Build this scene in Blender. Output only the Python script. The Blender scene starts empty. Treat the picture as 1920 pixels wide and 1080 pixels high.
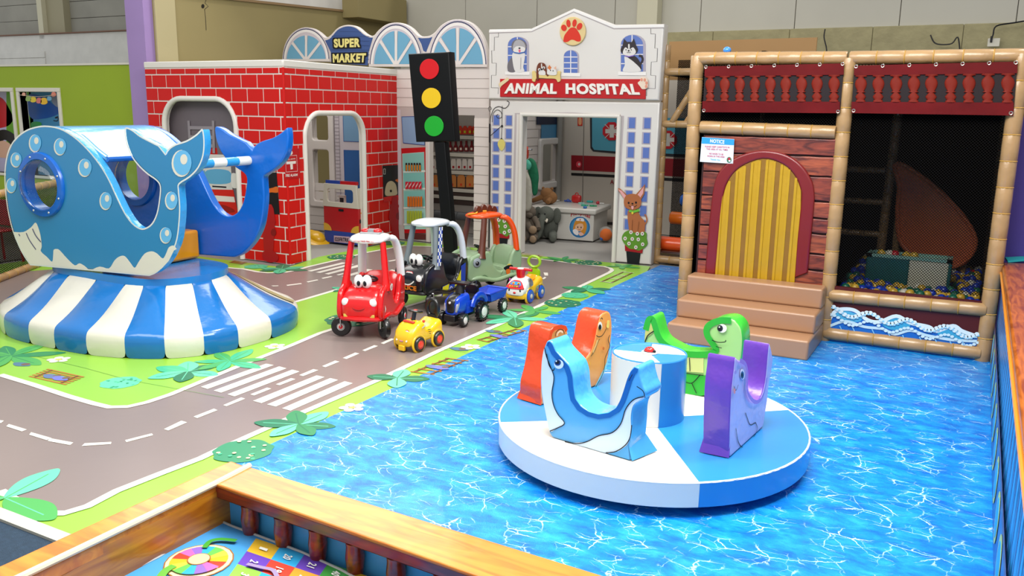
import bpy, bmesh, math, random
from mathutils import Vector as V, Matrix as MX
from mathutils.geometry import tessellate_polygon
random.seed(7)
SC = bpy.context.scene
COL = SC.collection
# ---------------------------------------------------------------- camera (pose solved from the building lines of the place)
FPX, PITCH, ROLL, YAW, H = 1606.65, 0.20679, 0.015233, 0.49391, 2.2
cy, sy = math.cos(YAW), math.sin(YAW); cp, sp = math.cos(PITCH), math.sin(PITCH)
FWD = V((-sy*cp, cy*cp, -sp)); RT0 = V((cy, sy, 0)); UP0 = RT0.cross(FWD)
RT = math.cos(ROLL)*RT0 + math.sin(ROLL)*UP0; UP = -math.sin(ROLL)*RT0 + math.cos(ROLL)*UP0
cam = bpy.data.cameras.new('camera'); cam.sensor_width = 36; cam.lens = 36*FPX/1920; cam.clip_start = .05
CAM = bpy.data.objects.new('camera', cam); COL.objects.link(CAM)
CAM.matrix_world = MX(((RT.x, UP.x, -FWD.x, 0), (RT.y, UP.y, -FWD.y, 0), (RT.z, UP.z, -FWD.z, H), (0, 0, 0, 1)))
SC.camera = CAM
# ---------------------------------------------------------------- light and exposure
def srgb(c):
    if isinstance(c, str): c = [int(c[i:i+2], 16) for i in (0, 2, 4)]
    r = []
    for v in c[:3]:
        v = v/255.
        r.append(v/12.92 if v <= .04045 else ((v+.055)/1.055)**2.4)
    return (*r, 1)
W = bpy.data.worlds.new('world'); SC.world = W; W.use_nodes = True
W.node_tree.nodes['Background'].inputs[0].default_value = (0.95, 0.98, 1.0, 1)
W.node_tree.nodes['Background'].inputs[1].default_value = 0.66
def area_light(name, loc, target, sx, sy_, power, color=(1, .97, .92)):
    l = bpy.data.lights.new(name, 'AREA'); l.shape = 'RECTANGLE'; l.size = sx; l.size_y = sy_; l.energy = power; l.color = color
    o = bpy.data.objects.new(name, l); COL.objects.link(o); o.location = loc
    o.rotation_euler = (V(target)-V(loc)).to_track_quat('-Z', 'Y').to_euler()
    return o
area_light('skylight', (-1.3, 3.9, 5.5), (-2.2, 4.3, 0), 4.2, 3.4, 640)
area_light('skylight', (-9.7, 10.3, 6.3), (-2.8, 3.2, 0), 5.4, 3.2, 250)
area_light('skylight', (-6.2, 2.2, 6.6), (-7.2, 9.8, 1.0), 6.0, 3.0, 340)  # unseen fill from behind the camera, shaped to brighten the left facades
sun = bpy.data.lights.new('sun', 'SUN'); sun.energy = 1.3; sun.angle = math.radians(7); sun.color = (1, .96, .9)
so = bpy.data.objects.new('sun', sun); COL.objects.link(so); so.location = (2, 4, 9)
so.rotation_euler = V((-.36, -.30, -1)).to_track_quat('-Z', 'Y').to_euler()
SC.view_settings.view_transform = 'Standard'; SC.view_settings.look = 'None'; SC.view_settings.gamma = 1
SC.view_settings.use_curve_mapping = False; SC.view_settings.exposure = 0.05
# ---------------------------------------------------------------- geometry helpers
def ray(px, py): return FWD*FPX + RT*(px-960) - UP*(py-540)
def G(px, py, z=0):
    d = ray(px, py); t = (z-H)/d.z; return V((d.x*t, d.y*t, z))
class Frame:                                   # plane: origin o, right u, up v, normal n towards the viewer
    def __init__(s, o, u, v=(0, 0, 1)):
        s.o = V(o); s.u = V(u).normalized(); s.v = V(v).normalized(); s.n = s.u.cross(s.v).normalized()
    def px(s, p, w=0):
        d = ray(*p); o = s.o+s.n*w; t = (o-V((0, 0, H))).dot(s.n)/d.dot(s.n)
        q = V((0, 0, H))+d*t-s.o
        return (q.dot(s.u), q.dot(s.v))
    def p3(s, u, v, w=0): return s.o+s.u*u+s.v*v+s.n*w
    def off(s, w): return Frame(s.o+s.n*w, s.u, s.v)
    def mat(s):
        m = MX.Identity(4)
        for i, c in enumerate((s.u, s.v, s.n, s.o)):
            for r in range(3): m[r][i] = c[r]
        return m
GF = Frame((0, 0, 0), (1, 0, 0), (0, 1, 0))    # the ground
def gframe(a, b, z=0):                          # upright plane over two ground points
    A, B = G(*a, z), G(*b, z); return Frame((A.x, A.y, 0), (B-A))
def z_(s, ox, oy, pts): return [(ox+x/s, oy+y/s) for x, y in pts]
def smooth(pts, n=6, closed=True):
    N = len(pts); out = []
    for i in range(N if closed else N-1):
        g = lambda k: pts[k % N] if closed else pts[max(0, min(N-1, k))]
        a, b, c, d = g(i-1), g(i), g(i+1), g(i+2)
        for k in range(n):
            t = k/n
            out.append(tuple(.5*(2*b[j]+(c[j]-a[j])*t+(2*a[j]-5*b[j]+4*c[j]-d[j])*t*t+(-a[j]+3*b[j]-3*c[j]+d[j])*t**3) for j in range(len(b))))
    if not closed: out.append(tuple(pts[-1]))
    return out
def ell(cx, cy_, rx, ry, n=24, rot=0, a0=0, a1=360):
    r = []; m = n if a1-a0 >= 360 else n+1
    for i in range(m):
        a = math.radians(a0+(a1-a0)*i/n); x, y = rx*math.cos(a), ry*math.sin(a)
        r.append((cx+x*math.cos(rot)-y*math.sin(rot), cy_+x*math.sin(rot)+y*math.cos(rot)))
    return r
def rrect(x0, y0, x1, y1, r, n=5):
    o = []
    for cx, cy_, a in ((x1-r, y1-r, 0), (x0+r, y1-r, 90), (x0+r, y0+r, 180), (x1-r, y0+r, 270)):
        for i in range(n+1):
            t = math.radians(a+90*i/n); o.append((cx+r*math.cos(t), cy_+r*math.sin(t)))
    return o
class MB:
    def __init__(s): s.v = []; s.f = []; s.m = []; s.mats = []
    def mi(s, m):
        if m not in s.mats: s.mats.append(m)
        return s.mats.index(m)
    def add(s, vs, fs, m):
        k = len(s.v); s.v += [tuple(v) for v in vs]; s.f += [tuple(k+i for i in f) for f in fs]; s.m += [s.mi(m)]*len(fs)
    def box(s, c, d, m, R=None):
        x, y, z = d[0]/2, d[1]/2, d[2]/2
        vs = [V((a*x, b*y, e*z)) for a in (-1, 1) for b in (-1, 1) for e in (-1, 1)]
        if R is not None: vs = [R @ v for v in vs]
        s.add([v+V(c) for v in vs], [(0, 1, 3, 2), (4, 6, 7, 5), (0, 4, 5, 1), (2, 3, 7, 6), (0, 2, 6, 4), (1, 5, 7, 3)], m)
    def fbox(s, F, u0, v0, u1, v1, w0, w1, m):   # box in a frame
        vs = [F.p3(u, v, w) for u in (u0, u1) for v in (v0, v1) for w in (w0, w1)]
        s.add(vs, [(0, 1, 3, 2), (4, 6, 7, 5), (0, 4, 5, 1), (2, 3, 7, 6), (0, 2, 6, 4), (1, 5, 7, 3)], m)
    def quad(s, pts, m): s.add(pts, [tuple(range(len(pts)))], m)
    def prism(s, F, pts, w0, w1, m):             # any outline in a frame, with thickness
        n = len(pts); tri = tessellate_polygon([[V((p[0], p[1], 0)) for p in pts]])
        area = sum(pts[i][0]*pts[(i+1) % n][1]-pts[(i+1) % n][0]*pts[i][1] for i in range(n))
        if area < 0:
            pts = pts[::-1]; tri = tessellate_polygon([[V((p[0], p[1], 0)) for p in pts]])
        def ori(t):
            a, b, c = (pts[i] for i in t); return t if (b[0]-a[0])*(c[1]-a[1])-(b[1]-a[1])*(c[0]-a[0]) > 0 else t[::-1]
        tri = [ori(tuple(t)) for t in tri]
        if w0 == w1: s.add([F.p3(*p, w1) for p in pts], tri, m); return
        s.add([F.p3(*p, w1) for p in pts]+[F.p3(*p, w0) for p in pts],
              tri+[tuple(i+n for i in t[::-1]) for t in tri]+[(i, i+n, (i+1) % n+n, (i+1) % n) for i in range(n)], m)
    def tube(s, pts, r, m, n=10, caps=True, flat=1.0):
        P = [V(p) for p in pts]; R = r if isinstance(r, (list, tuple)) else [r]*len(P); vs = []
        ref = None
        for i, p in enumerate(P):
            t = (P[min(i+1, len(P)-1)]-P[max(i-1, 0)]).normalized()
            if ref is None: ref = V((0, 0, 1)) if abs(t.z) < .9 else V((0, 1, 0))
            a = t.cross(ref).normalized(); b = a.cross(t).normalized(); ref = b
            for k in range(n):
                q = 2*math.pi*k/n; vs.append(p+a*math.cos(q)*R[i]+b*math.sin(q)*R[i]*flat)
        fs = [(i*n+k, i*n+(k+1) % n, (i+1)*n+(k+1) % n, (i+1)*n+k) for i in range(len(P)-1) for k in range(n)]
        if caps: fs += [tuple(range(n))[::-1], tuple((len(P)-1)*n+k for k in range(n))]
        s.add(vs, fs, m)
    def ring(s, c, axis, R, r, m, n=28, k=8, sx=1, sy_=1):
        ax = V(axis).normalized(); a = ax.cross(V((0, 0, 1)) if abs(ax.z) < .9 else V((0, 1, 0))).normalized(); b = ax.cross(a); vs = []
        for i in range(n):
            t = 2*math.pi*i/n; d = a*math.cos(t)*sx+b*math.sin(t)*sy_
            for j in range(k):
                q = 2*math.pi*j/k; vs.append(V(c)+d*(R+r*math.cos(q))+ax*r*math.sin(q))
        s.add(vs, [(i*k+j, ((i+1) % n)*k+j, ((i+1) % n)*k+(j+1) % k, i*k+(j+1) % k) for i in range(n) for j in range(k)], m)
    def lathe(s, c, axis, prof, m, n=24, cap=True):        # prof: (radius, distance along the axis)
        ax = V(axis).normalized(); a = ax.cross(V((0, 0, 1)) if abs(ax.z) < .9 else V((1, 0, 0))).normalized(); b = ax.cross(a); vs = []
        for r, h in prof:
            for i in range(n):
                t = 2*math.pi*i/n; vs.append(V(c)+ax*h+(a*math.cos(t)+b*math.sin(t))*r)
        fs = [(i*n+k, (i+1)*n+k, (i+1)*n+(k+1) % n, i*n+(k+1) % n) for i in range(len(prof)-1) for k in range(n)]
        if cap and prof[0][0] > 1e-4: fs.append(tuple(range(n)))
        if cap and prof[-1][0] > 1e-4: fs.append(tuple((len(prof)-1)*n+k for k in range(n))[::-1])
        s.add(vs, fs, m)
    def ball(s, c, r, m, n=16, k=10, R=None, e=1.0):
        rx, ry, rz = r if isinstance(r, (list, tuple)) else (r, r, r); vs = []; sg = lambda v: (abs(v)**e)*(1 if v >= 0 else -1)
        for i in range(k+1):
            p = math.pi*i/k
            for j in range(n):
                t = 2*math.pi*j/n; q = V((rx*sg(math.sin(p))*sg(math.cos(t)), ry*sg(math.sin(p))*sg(math.sin(t)), rz*sg(math.cos(p))))
                if R is not None: q = R @ q
                vs.append(q+V(c))
        s.add(vs, [(i*n+j, (i+1)*n+j, (i+1)*n+(j+1) % n, i*n+(j+1) % n) for i in range(k) for j in range(n)], m)
    def loft(s, secs, m, caps=True):
        n = len(secs[0]); vs = [p for q in secs for p in q]
        fs = [(i*n+k, i*n+(k+1) % n, (i+1)*n+(k+1) % n, (i+1)*n+k) for i in range(len(secs)-1) for k in range(n)]
        if caps: fs += [tuple(range(n))[::-1], tuple((len(secs)-1)*n+k for k in range(n))]
        s.add(vs, fs, m)
    def mesh(s, name, smooth_=True, fix=True):
        me = bpy.data.meshes.new(name); me.from_pydata(s.v, [], s.f)
        for m in s.mats: me.materials.append(m)
        me.polygons.foreach_set('material_index', s.m)
        if fix:
            bm = bmesh.new(); bm.from_mesh(me); bmesh.ops.recalc_face_normals(bm, faces=bm.faces); bm.to_mesh(me); bm.free()
        if smooth_:
            me.polygons.foreach_set('use_smooth', [True]*len(me.polygons)); me.set_sharp_from_angle(angle=math.radians(38))
        return me
ORI = {}                                         # world offset of each thing built in world coordinates
def thing(name, label, cat, loc=(0, 0, 0), rz=0, group=None, local=False):
    o = bpy.data.objects.new(name, None); COL.objects.link(o); o.location = loc; o.rotation_euler = (0, 0, rz); o.empty_display_size = .1
    o['label'] = label; o['category'] = cat
    if group: o['group'] = group
    ORI[o] = V((0, 0, 0)) if local else -V(loc)
    return o
def obj(name, me, parent=None, label=None, cat=None, group=None, kind=None, bev=0, seg=2, sub=0):
    if isinstance(me, MB): me = me.mesh(name)
    o = bpy.data.objects.new(name, me); COL.objects.link(o)
    if parent is not None:
        o.parent = parent
        if parent in ORI: o.location = ORI[parent]
    if label: o['label'] = label
    if cat: o['category'] = cat
    if group: o['group'] = group
    if kind: o['kind'] = kind
    if bev:
        b = o.modifiers.new('bevel', 'BEVEL'); b.width = bev; b.segments = seg; b.limit_method = 'ANGLE'; b.angle_limit = math.radians(40)
    if sub:
        q = o.modifiers.new('sub', 'SUBSURF'); q.levels = q.render_levels = sub
    return o
def curve_mesh(name, F, loops, w0, w1, m, bev=0, side=None, res=3):   # outline with holes, thickness and rounded rims
    cu = bpy.data.curves.new(name, 'CURVE'); cu.dimensions = '2D'; cu.fill_mode = 'BOTH'
    bev = min(bev, (w1-w0)/2*.98); cu.extrude = (w1-w0)/2-bev; cu.bevel_depth = bev; cu.offset = -bev; cu.bevel_resolution = res
    for L in loops:
        sp_ = cu.splines.new('POLY'); sp_.points.add(len(L)-1); sp_.use_cyclic_u = True
        for i, p in enumerate(L): sp_.points[i].co = (p[0], p[1], 0, 1)
    t = bpy.data.objects.new('tmp', cu); COL.objects.link(t)
    me = bpy.data.meshes.new_from_object(t); bpy.data.objects.remove(t); bpy.data.curves.remove(cu)
    me.materials.clear(); me.materials.append(m)
    if side: me.materials.append(side)
    mid = (w0+w1)/2
    for p in me.polygons:
        p.use_smooth = True; p.material_index = 1 if side and p.normal.z < .8 else 0
    me.transform(F.mat() @ MX.Translation((0, 0, mid))); me.set_sharp_from_angle(angle=math.radians(35)); me.name = name
    return me
def slab(name, F, loops, w0, w1, m, parent=None, bev=0, side=None, px=False, **k):
    if px: loops = [[F.px(p, w1) for p in L] for L in loops]
    return obj(name, curve_mesh(name, F, loops, w0, w1, m, bev, side), parent, **k)
def strip(pts, w, closed=False):                 # quads along a line
    n = len(pts); L = []; R_ = []
    for i, p in enumerate(pts):
        a = pts[(i-1) % n] if closed else pts[max(i-1, 0)]; b = pts[(i+1) % n] if closed else pts[min(i+1, n-1)]
        dx, dy = b[0]-a[0], b[1]-a[1]; l = math.hypot(dx, dy) or 1; ww = w[i] if isinstance(w, list) else w
        L.append((p[0]-dy/l*ww/2, p[1]+dx/l*ww/2)); R_.append((p[0]+dy/l*ww/2, p[1]-dx/l*ww/2))
    return L, R_
def art(name, F, items, parent=None, px=True, off=.0015, th=.0012, **k):
    """flat print: ('p'|'P', mat, pts) filled (P smoothed), ('s'|'S', mat, pts, width_m[, closed]) line, ('e', mat, cx, cy, rx, ry[, rot])"""
    mb = MB(); w = off
    for it in items:
        kd, m, pts = it[0], it[1], it[2]
        if kd == 'e':
            pts = ell(it[2], it[3], it[4], it[5], 20, it[6] if len(it) > 6 else 0)
        if kd in 'PS': pts = smooth(pts, 5, kd == 'P' or (len(it) > 4 and it[4]))
        if px: pts = [F.px(p, w) for p in pts]
        if kd in 'sS':
            cl = len(it) > 4 and it[4]; L, R_ = strip(pts, it[3], cl); n = len(pts)
            mb.add([F.p3(*p, w) for p in L+R_], [(i, n+i, n+(i+1) % n, (i+1) % n) for i in range(n if cl else n-1)], m)
        else: mb.prism(F, pts, w-th*.8, w, m)
        w += th
    return obj(name, mb.mesh(name, False, True), parent, **k)
_tc = {}
def font_geo(s, bold=.022):
    if (s, bold) not in _tc:
        cu = bpy.data.curves.new('t', 'FONT'); cu.body = s; cu.size = 1; cu.offset = bold; cu.space_character = 1+bold*2.2; cu.resolution_u = 4
        t = bpy.data.objects.new('tmp', cu); COL.objects.link(t); me = bpy.data.meshes.new_from_object(t)
        bpy.data.objects.remove(t); bpy.data.curves.remove(cu)
        _tc[s, bold] = ([v.co.copy() for v in me.vertices], [tuple(p.vertices) for p in me.polygons]); bpy.data.meshes.remove(me)
    return _tc[s, bold]
def text(name, F, s, quad, m, parent=None, px=True, off=.006, th=.003, arc=0, mb=None, bold=.022, **k):
    """letters fitted in quad = (bottom-left, bottom-right, top-right, top-left)"""
    vs, fs = font_geo(s, bold); x0 = min(v.x for v in vs); x1 = max(v.x for v in vs); y0 = min(v.y for v in vs); y1 = max(v.y for v in vs)
    own = mb is None; mb = mb or MB(); q = [F.px(p, off) for p in quad] if px else quad; P = []
    for v in vs:
        a, b = (v.x-x0)/(x1-x0), (v.y-y0)/(y1-y0)
        bt = [q[0][i]*(1-a)+q[1][i]*a for i in (0, 1)]; tp = [q[3][i]*(1-a)+q[2][i]*a for i in (0, 1)]
        P.append((bt[0]*(1-b)+tp[0]*b, bt[1]*(1-b)+tp[1]*b+arc*math.sin(math.pi*a)))
    mb.add([F.p3(*p, off) for p in P], fs, m)
    if th > .002:
        ed = {}
        for f in fs:
            for i in range(len(f)):
                e = (f[i], f[(i+1) % len(f)])
                if (e[1], e[0]) in ed: del ed[(e[1], e[0])]
                else: ed[e] = 1
        k0 = len(mb.v); mb.v += [tuple(F.p3(*p, off)) for p in P]+[tuple(F.p3(*p, off-th)) for p in P]; n = len(P)
        for a, b in ed: mb.f.append((k0+a, k0+n+a, k0+n+b, k0+b)); mb.m.append(mb.mi(m))
    if own: return obj(name, mb.mesh(name, False, False), parent, **k)
# ---------------------------------------------------------------- materials
_M = {}
def mat(name, c, rough=.5, metal=0, spec=.5, coat=0, bump=None, emit=0, alpha=1, var=None):
    """bump=(scale, strength[, stretch]); var=(scale, amount) soft colour variation"""
    if name in _M: return _M[name]
    m = bpy.data.materials.new(name); m.use_nodes = True; nt = m.node_tree; b = nt.nodes['Principled BSDF']
    b.inputs['Base Color'].default_value = srgb(c); b.inputs['Roughness'].default_value = rough; b.inputs['Metallic'].default_value = metal
    b.inputs['Specular IOR Level'].default_value = spec; b.inputs['Coat Weight'].default_value = coat; b.inputs['Coat Roughness'].default_value = .12
    m.diffuse_color = srgb(c)
    N = nt.nodes.new; L = nt.links.new
    if bump or var: tc = N('ShaderNodeTexCoord')
    if bump:
        mp = N('ShaderNodeMapping'); mp.inputs['Scale'].default_value = bump[2] if len(bump) > 2 else (1, 1, 1); L(tc.outputs['Object'], mp.inputs[0])
        t = N('ShaderNodeTexNoise'); t.inputs['Scale'].default_value = bump[0]; t.inputs['Detail'].default_value = 3; L(mp.outputs[0], t.inputs[0])
        bp = N('ShaderNodeBump'); bp.inputs['Strength'].default_value = bump[1]; bp.inputs['Distance'].default_value = .02
        L(t.outputs[0], bp.inputs['Height']); L(bp.outputs[0], b.inputs['Normal'])
    if var:
        t = N('ShaderNodeTexNoise'); t.inputs['Scale'].default_value = var[0]; t.inputs['Detail'].default_value = 4; L(tc.outputs['Object'], t.inputs[0])
        hs = N('ShaderNodeHueSaturation'); hs.inputs['Color'].default_value = srgb(c)
        mr = N('ShaderNodeMapRange'); mr.inputs[3].default_value = 1-var[1]; mr.inputs[4].default_value = 1+var[1]
        mr.inputs[1].default_value = .25; mr.inputs[2].default_value = .75
        L(t.outputs[0], mr.inputs[0]); L(mr.outputs[0], hs.inputs['Value']); L(hs.outputs[0], b.inputs['Base Color'])
    if emit: b.inputs['Emission Color'].default_value = srgb(c); b.inputs['Emission Strength'].default_value = emit
    if alpha < 1: b.inputs['Alpha'].default_value = alpha
    _M[name] = m; return m
def vinyl(name, c, rough=.3, b=.25, sc=5): return mat('vinyl '+name, c, rough, coat=.25, bump=(sc, b))
def prt(c, rough=.4): return mat('print '+(c if isinstance(c, str) else '%02x%02x%02x' % tuple(c)), c, rough, spec=.3)
def plas(name, c, rough=.25): return mat('plastic '+name, c, rough, coat=.3)
WHITE = vinyl('white', 'dcdad2', .32, .15); BLACK = prt('0b0c0f'); K = prt('14141a')
WOODC = None
def wood(name, c1, c2, rough=.3, stretch=(1, 12, 12), scale=3, coat=.5):
    if name in _M: return _M[name]
    m = mat(name, c1, rough, coat=coat); nt = m.node_tree; b = nt.nodes['Principled BSDF']; N = nt.nodes.new; L = nt.links.new
    tc = N('ShaderNodeTexCoord'); mp = N('ShaderNodeMapping'); mp.inputs['Scale'].default_value = stretch; L(tc.outputs['Object'], mp.inputs[0])
    t = N('ShaderNodeTexNoise'); t.inputs['Scale'].default_value = scale; t.inputs['Detail'].default_value = 6; t.inputs['Distortion'].default_value = 1.2; L(mp.outputs[0], t.inputs[0])
    cr = N('ShaderNodeValToRGB'); cr.color_ramp.elements[0].position = .35; cr.color_ramp.elements[1].position = .65
    cr.color_ramp.elements[0].color = srgb(c2); cr.color_ramp.elements[1].color = srgb(c1)
    L(t.outputs[0], cr.inputs[0]); L(cr.outputs[0], b.inputs['Base Color'])
    t2 = N('ShaderNodeTexNoise'); t2.inputs['Scale'].default_value = 7; L(tc.outputs['Object'], t2.inputs[0])
    bp = N('ShaderNodeBump'); bp.inputs['Strength'].default_value = .25; bp.inputs['Distance'].default_value = .02; L(t2.outputs[0], bp.inputs['Height']); L(bp.outputs[0], b.inputs['Normal'])
    return m
def bamboo():
    m = mat('bamboo vinyl', 'a58358', .35, coat=.3, bump=(9, .35), var=(6, .12)); return m
BAMBOO = bamboo()
def pole(name, a, b, r, parent, m=None, step=.22, **k):      # padded pole with tied joints
    m = m or BAMBOO; a = V(a); b = V(b); L = (b-a).length; n = max(1, round(L/step)); P = []; R_ = []
    for i in range(n):
        for t, q in ((0, .93), (.04, 1), (.5, 1.02), (.96, 1)):
            P.append(a+(b-a)*((i+t)/n)); R_.append(r*q)
    P.append(b); R_.append(r*.93)
    mb = MB(); mb.tube(P, R_, m, 12); o = obj(name, mb, parent, **k)
    t = MB(); d = (b-a).normalized(); tie = mat('cable tie', 'b98f45', .4)
    for i in range(1, n): t.ring(a+(b-a)*(i/n), d, r*.97, .006, tie, 14, 4); 
    if n > 1:
        q = obj('tie', t, o, kind='stuff')
    return o
# ---------------------------------------------------------------- setting
def structure(name, mb, parent=None, **k): return obj(name, mb, parent, kind=None if parent else 'structure', **k)
CONC = mat('concrete', '8d8a85', .6, var=(2, .06), bump=(30, .05))
GREY_CLAD = mat('grey cladding', 'c2beb0', .6, var=(.8, .05)); DARK_CLAD = mat('shaded cladding', '9a978c', .7, var=(1.2, .12))  # DARK_CLAD has the shade on the far cladding put into its colour
KHAKI = mat('khaki paint', '938558', .7, var=(.7, .06)); KHAKI_L = mat('pale khaki paint', 'b0a47c', .7, var=(.7, .05))
CREAM = mat('cream paint', 'cfc9ae', .6); PURPLE = mat('lilac paint', '9a7fb4', .6, var=(2, .05)); WPAINT = mat('white paint', 'd8d6d0', .7, var=(3, .08))
GREENP = mat('lime paint', '93ab14', .6, var=(.9, .05))
m = MB(); m.box((-9, 8, -.06), (34, 24, .1), CONC); structure('floor', m)
m = MB(); m.box((-9, 0.5, -.004), (13.2, 3.96, .016), mat('blue carpet', '2c4257', .95, bump=(220, .8), var=(40, .2)))
CARP = structure('floor', m)
# back wall: cladding sheets above a course of blocks
wb = MB(); wb.box((-8, 15.62, 3.2), (30, .2, 6.8), DARK_CLAD); WB = structure('wall_back', wb)
x = -11.1
for i in range(9):
    w = 1.62; m = MB(); m.box((x+w/2, 15.48, 4.55), (w-.009, .08, 3.9), GREY_CLAD); obj('wall_panel', m, WB, bev=.006, seg=1); x += w
m = MB(); rb = random.Random(3)
BLOCK = mat('rough block', 'a59c76', .85, bump=(14, .6), var=(5, .12))
for i in range(10):
    m = MB(); m.box((-5.0+i*1.3, 15.42, 2.95), (1.294, .16, 1.24), BLOCK); obj('block', m, WB, bev=.01, seg=1)
fB = Frame((0, 15.3, 0), (1, 0, 0))
a = fB.px((1198, 40))[0]; b = fB.px((1236, 40))[0]
m = MB(); m.box(((a+b)/2, 15.3, 3.3), (b-a, .26, 6.6), CREAM); obj('column', m, WB, bev=.01)
# left part of the back: white block dado, dark cladding and column
fW = Frame((0, 14.6, 0), (1, 0, 0)); top = fW.px((100, 64))[1]; xr = fW.px((250, 64))[0]
wl = MB(); wl.box((xr-6, 14.75, top/2), (12.4, .2, top), WPAINT); WL = structure('wall_left', wl)
a = fW.px((66, 30)); b = fW.px((108, 30))
for x0, x1 in ((a[0]-4.2, a[0]), (b[0], xr+.3)):
    for k in range(5):
        m = MB(); m.box(((x0+x1)/2, 15.0, top+.2+k*.42), (x1-x0, .08, .41), DARK_CLAD); obj('cladding_board', m, WL, bev=.006, seg=1)
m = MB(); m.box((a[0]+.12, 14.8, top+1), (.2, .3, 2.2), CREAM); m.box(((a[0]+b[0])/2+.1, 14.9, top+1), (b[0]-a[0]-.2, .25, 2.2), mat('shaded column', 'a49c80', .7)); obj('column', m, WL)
for k in range(4):
    m = MB(); m.box((a[0]-1.6, 14.64, top-.5-k*.17), (3.6, .03, .16), WPAINT); obj('block', m, WL, bev=.008, seg=1)
m = MB(); m.box((xr-6, 14.7, top+.02), (12.4, .2, .03), mat('brown capping', '7c5a48', .7)); obj('capping', m, WL)
# khaki partition on the left, its face towards +x
fK = Frame((-11.25, 9.2, 0), (0, 1, 0)); tA = fK.px((455, 0)); tB = fK.px((705, 27))
m = MB(); ang = (tB[1]-tA[1])/(tB[0]-tA[0]); e = 6.2
z0 = tA[1]-ang*tA[0]
m.prism(fK, [(.12, 0), (e, 0), (e, z0+ang*e), (.12, z0+ang*.12)], -.18, 0, KHAKI); WK = structure('wall_left_partition', m)
m = MB(); m.prism(fK, [(.12, 0), (.5, 0), (.5, z0), (.12, z0)], .0, .03, KHAKI_L); obj('pilaster', m, WK)
m = MB(); m.prism(fK, [(.12, z0+.02), (e, z0+ang*e+.02), (e, z0+3), (.12, z0+3)], -.5, -.3, WPAINT); obj('upper_wall', m, WK)
m = MB(); m.prism(fK, [(.12, z0-.02), (e, z0+ang*e-.02), (e, z0+ang*e+.02), (.12, z0+.02)], -.2, .03, mat('timber edge', '8e7350', .6)); obj('capping', m, WK)
a = fK.px((672, 10), .4); b = fK.px((735, 42), .4)
m = MB(); m.fbox(fK, a[0], b[1], a[0]+1.6, z0+ang*e+.3, 0, .4, KHAKI); obj('boxing', m, WK, bev=.01)
art('crack', fK, [('s', prt('3a3326'), z_(3.43, 0, 0, [(1325, 0), (1318, 20), (1340, 40), (1316, 60), (1322, 120), (1326, 195)]), .012), ('e', prt('241f18'), 1305/3.43, 40/3.43, 3, 4)], WK)
# purple column
fP = Frame((0, 9.2, 0), (1, 0, 0)); a = fP.px((250, 60)); b = fP.px((277, 60))
m = MB(); m.box(((a[0]+b[0])/2-.05, 9.3, 3), (b[0]-a[0]+.08, .3, 6), PURPLE); PC = structure('trim_1', m)
# green wall with two framed openings
fG = Frame((0, 9.5, 0), (1, 0, 0)); gt = fG.px((120, 123))[1]; xr = a[0]+.1
o1 = [fG.px(p) for p in ((-60, 172), (21, 172))]; o2 = [fG.px(p) for p in ((37, 175), (109, 175))]
A0, A1, B0, B1, tz = o1[0][0], o1[1][0], o2[0][0], o2[1][0], o1[1][1]
m = MB()
for x0, x1, v0, v1 in ((A0-3, A0, 0, gt), (A1, B0, 0, gt), (B1, xr, 0, gt), (A0, A1, tz, gt), (B0, B1, tz, gt), (A0, A1, 0, .9), (B0, B1, 0, .9)):
    m.fbox(fG, x0, v0, x1, v1, -.12, 0, GREENP)
WG = structure('wall_green_left', m)
FR = mat('white gloss trim', 'd9d4c4', .4)
for i, (x0, x1) in enumerate(((A0, A1), (B0, B1))):
    m = MB()
    for q in ((x0-.07, .85, x0, tz), (x1, .85, x1+.07, tz), (x0-.07, tz, x1+.07, tz+.07), (x0-.07, .85, x1+.07, .9)): m.fbox(fG, *q, -.13, .03, FR)
    obj('window_frame', m, WG, bev=.008)
m = MB(); m.fbox(fG, A0-3, gt, xr, gt+.03, -.14, .02, FR); obj('capping', m, WG)
mp = thing('wall_mural', 'lavender painted mural with a red balloon shape in the leftmost white frame', 'mural', fG.p3((A0+A1)/2, 1, -.3))
m = MB(); m.fbox(fG, A0-.3, .8, A1+.09, tz+.1, -.34, -.3, mat('lavender paint', 'b9b2cf', .6)); obj('panel', m, mp)
art('painted_shapes', fG.off(-.3), [('P', prt('c01822'), [(-30, 190), (0, 182), (18, 205), (24, 225), (10, 238), (-20, 236)]), ('P', prt('1c1512'), [(-15, 255), (5, 243), (24, 250), (30, 262), (26, 275), (8, 262), (-10, 280)]), ('P', prt('dcae94'), [(-8, 270), (8, 264), (24, 276), (22, 292), (5, 296), (-10, 288)])], mp)
mp = thing('wall_mural', 'underwater mural in blue tones behind the white framed opening', 'mural', fG.p3((B0+B1)/2, 1, -.3))
m = MB(); m.fbox(fG, B0-.6, .8, B1+.12, tz+.1, -.34, -.3, mat('sea paint', '3c86b4', .6)); obj('panel', m, mp)
art('painted_shapes', fG.off(-.3), [('p', prt('5f9c10'), [(12, 170), (54, 172), (60, 290), (12, 290)]), ('P', prt('1753a6'), z_(5.142, 0, 120, [(275, 300), (420, 320), (500, 380), (560, 425), (560, 480), (430, 525), (290, 510)])),
    ('P', prt('8a93a8'), z_(5.142, 0, 120, [(480, 300), (560, 295), (560, 410), (510, 380)])), ('P', prt('2f9a4a'), z_(5.142, 0, 120, [(300, 570), (340, 555), (395, 565), (390, 600), (310, 620)])),
    ('S', K, z_(5.142, 0, 120, [(515, 545), (550, 548), (560, 520), (530, 520), (560, 505)]), .015)], mp)
bt = thing('bunting', 'string of small pastel sea shapes hung across the framed opening', 'bunting', fG.p3(B0, tz, .04))
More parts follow.
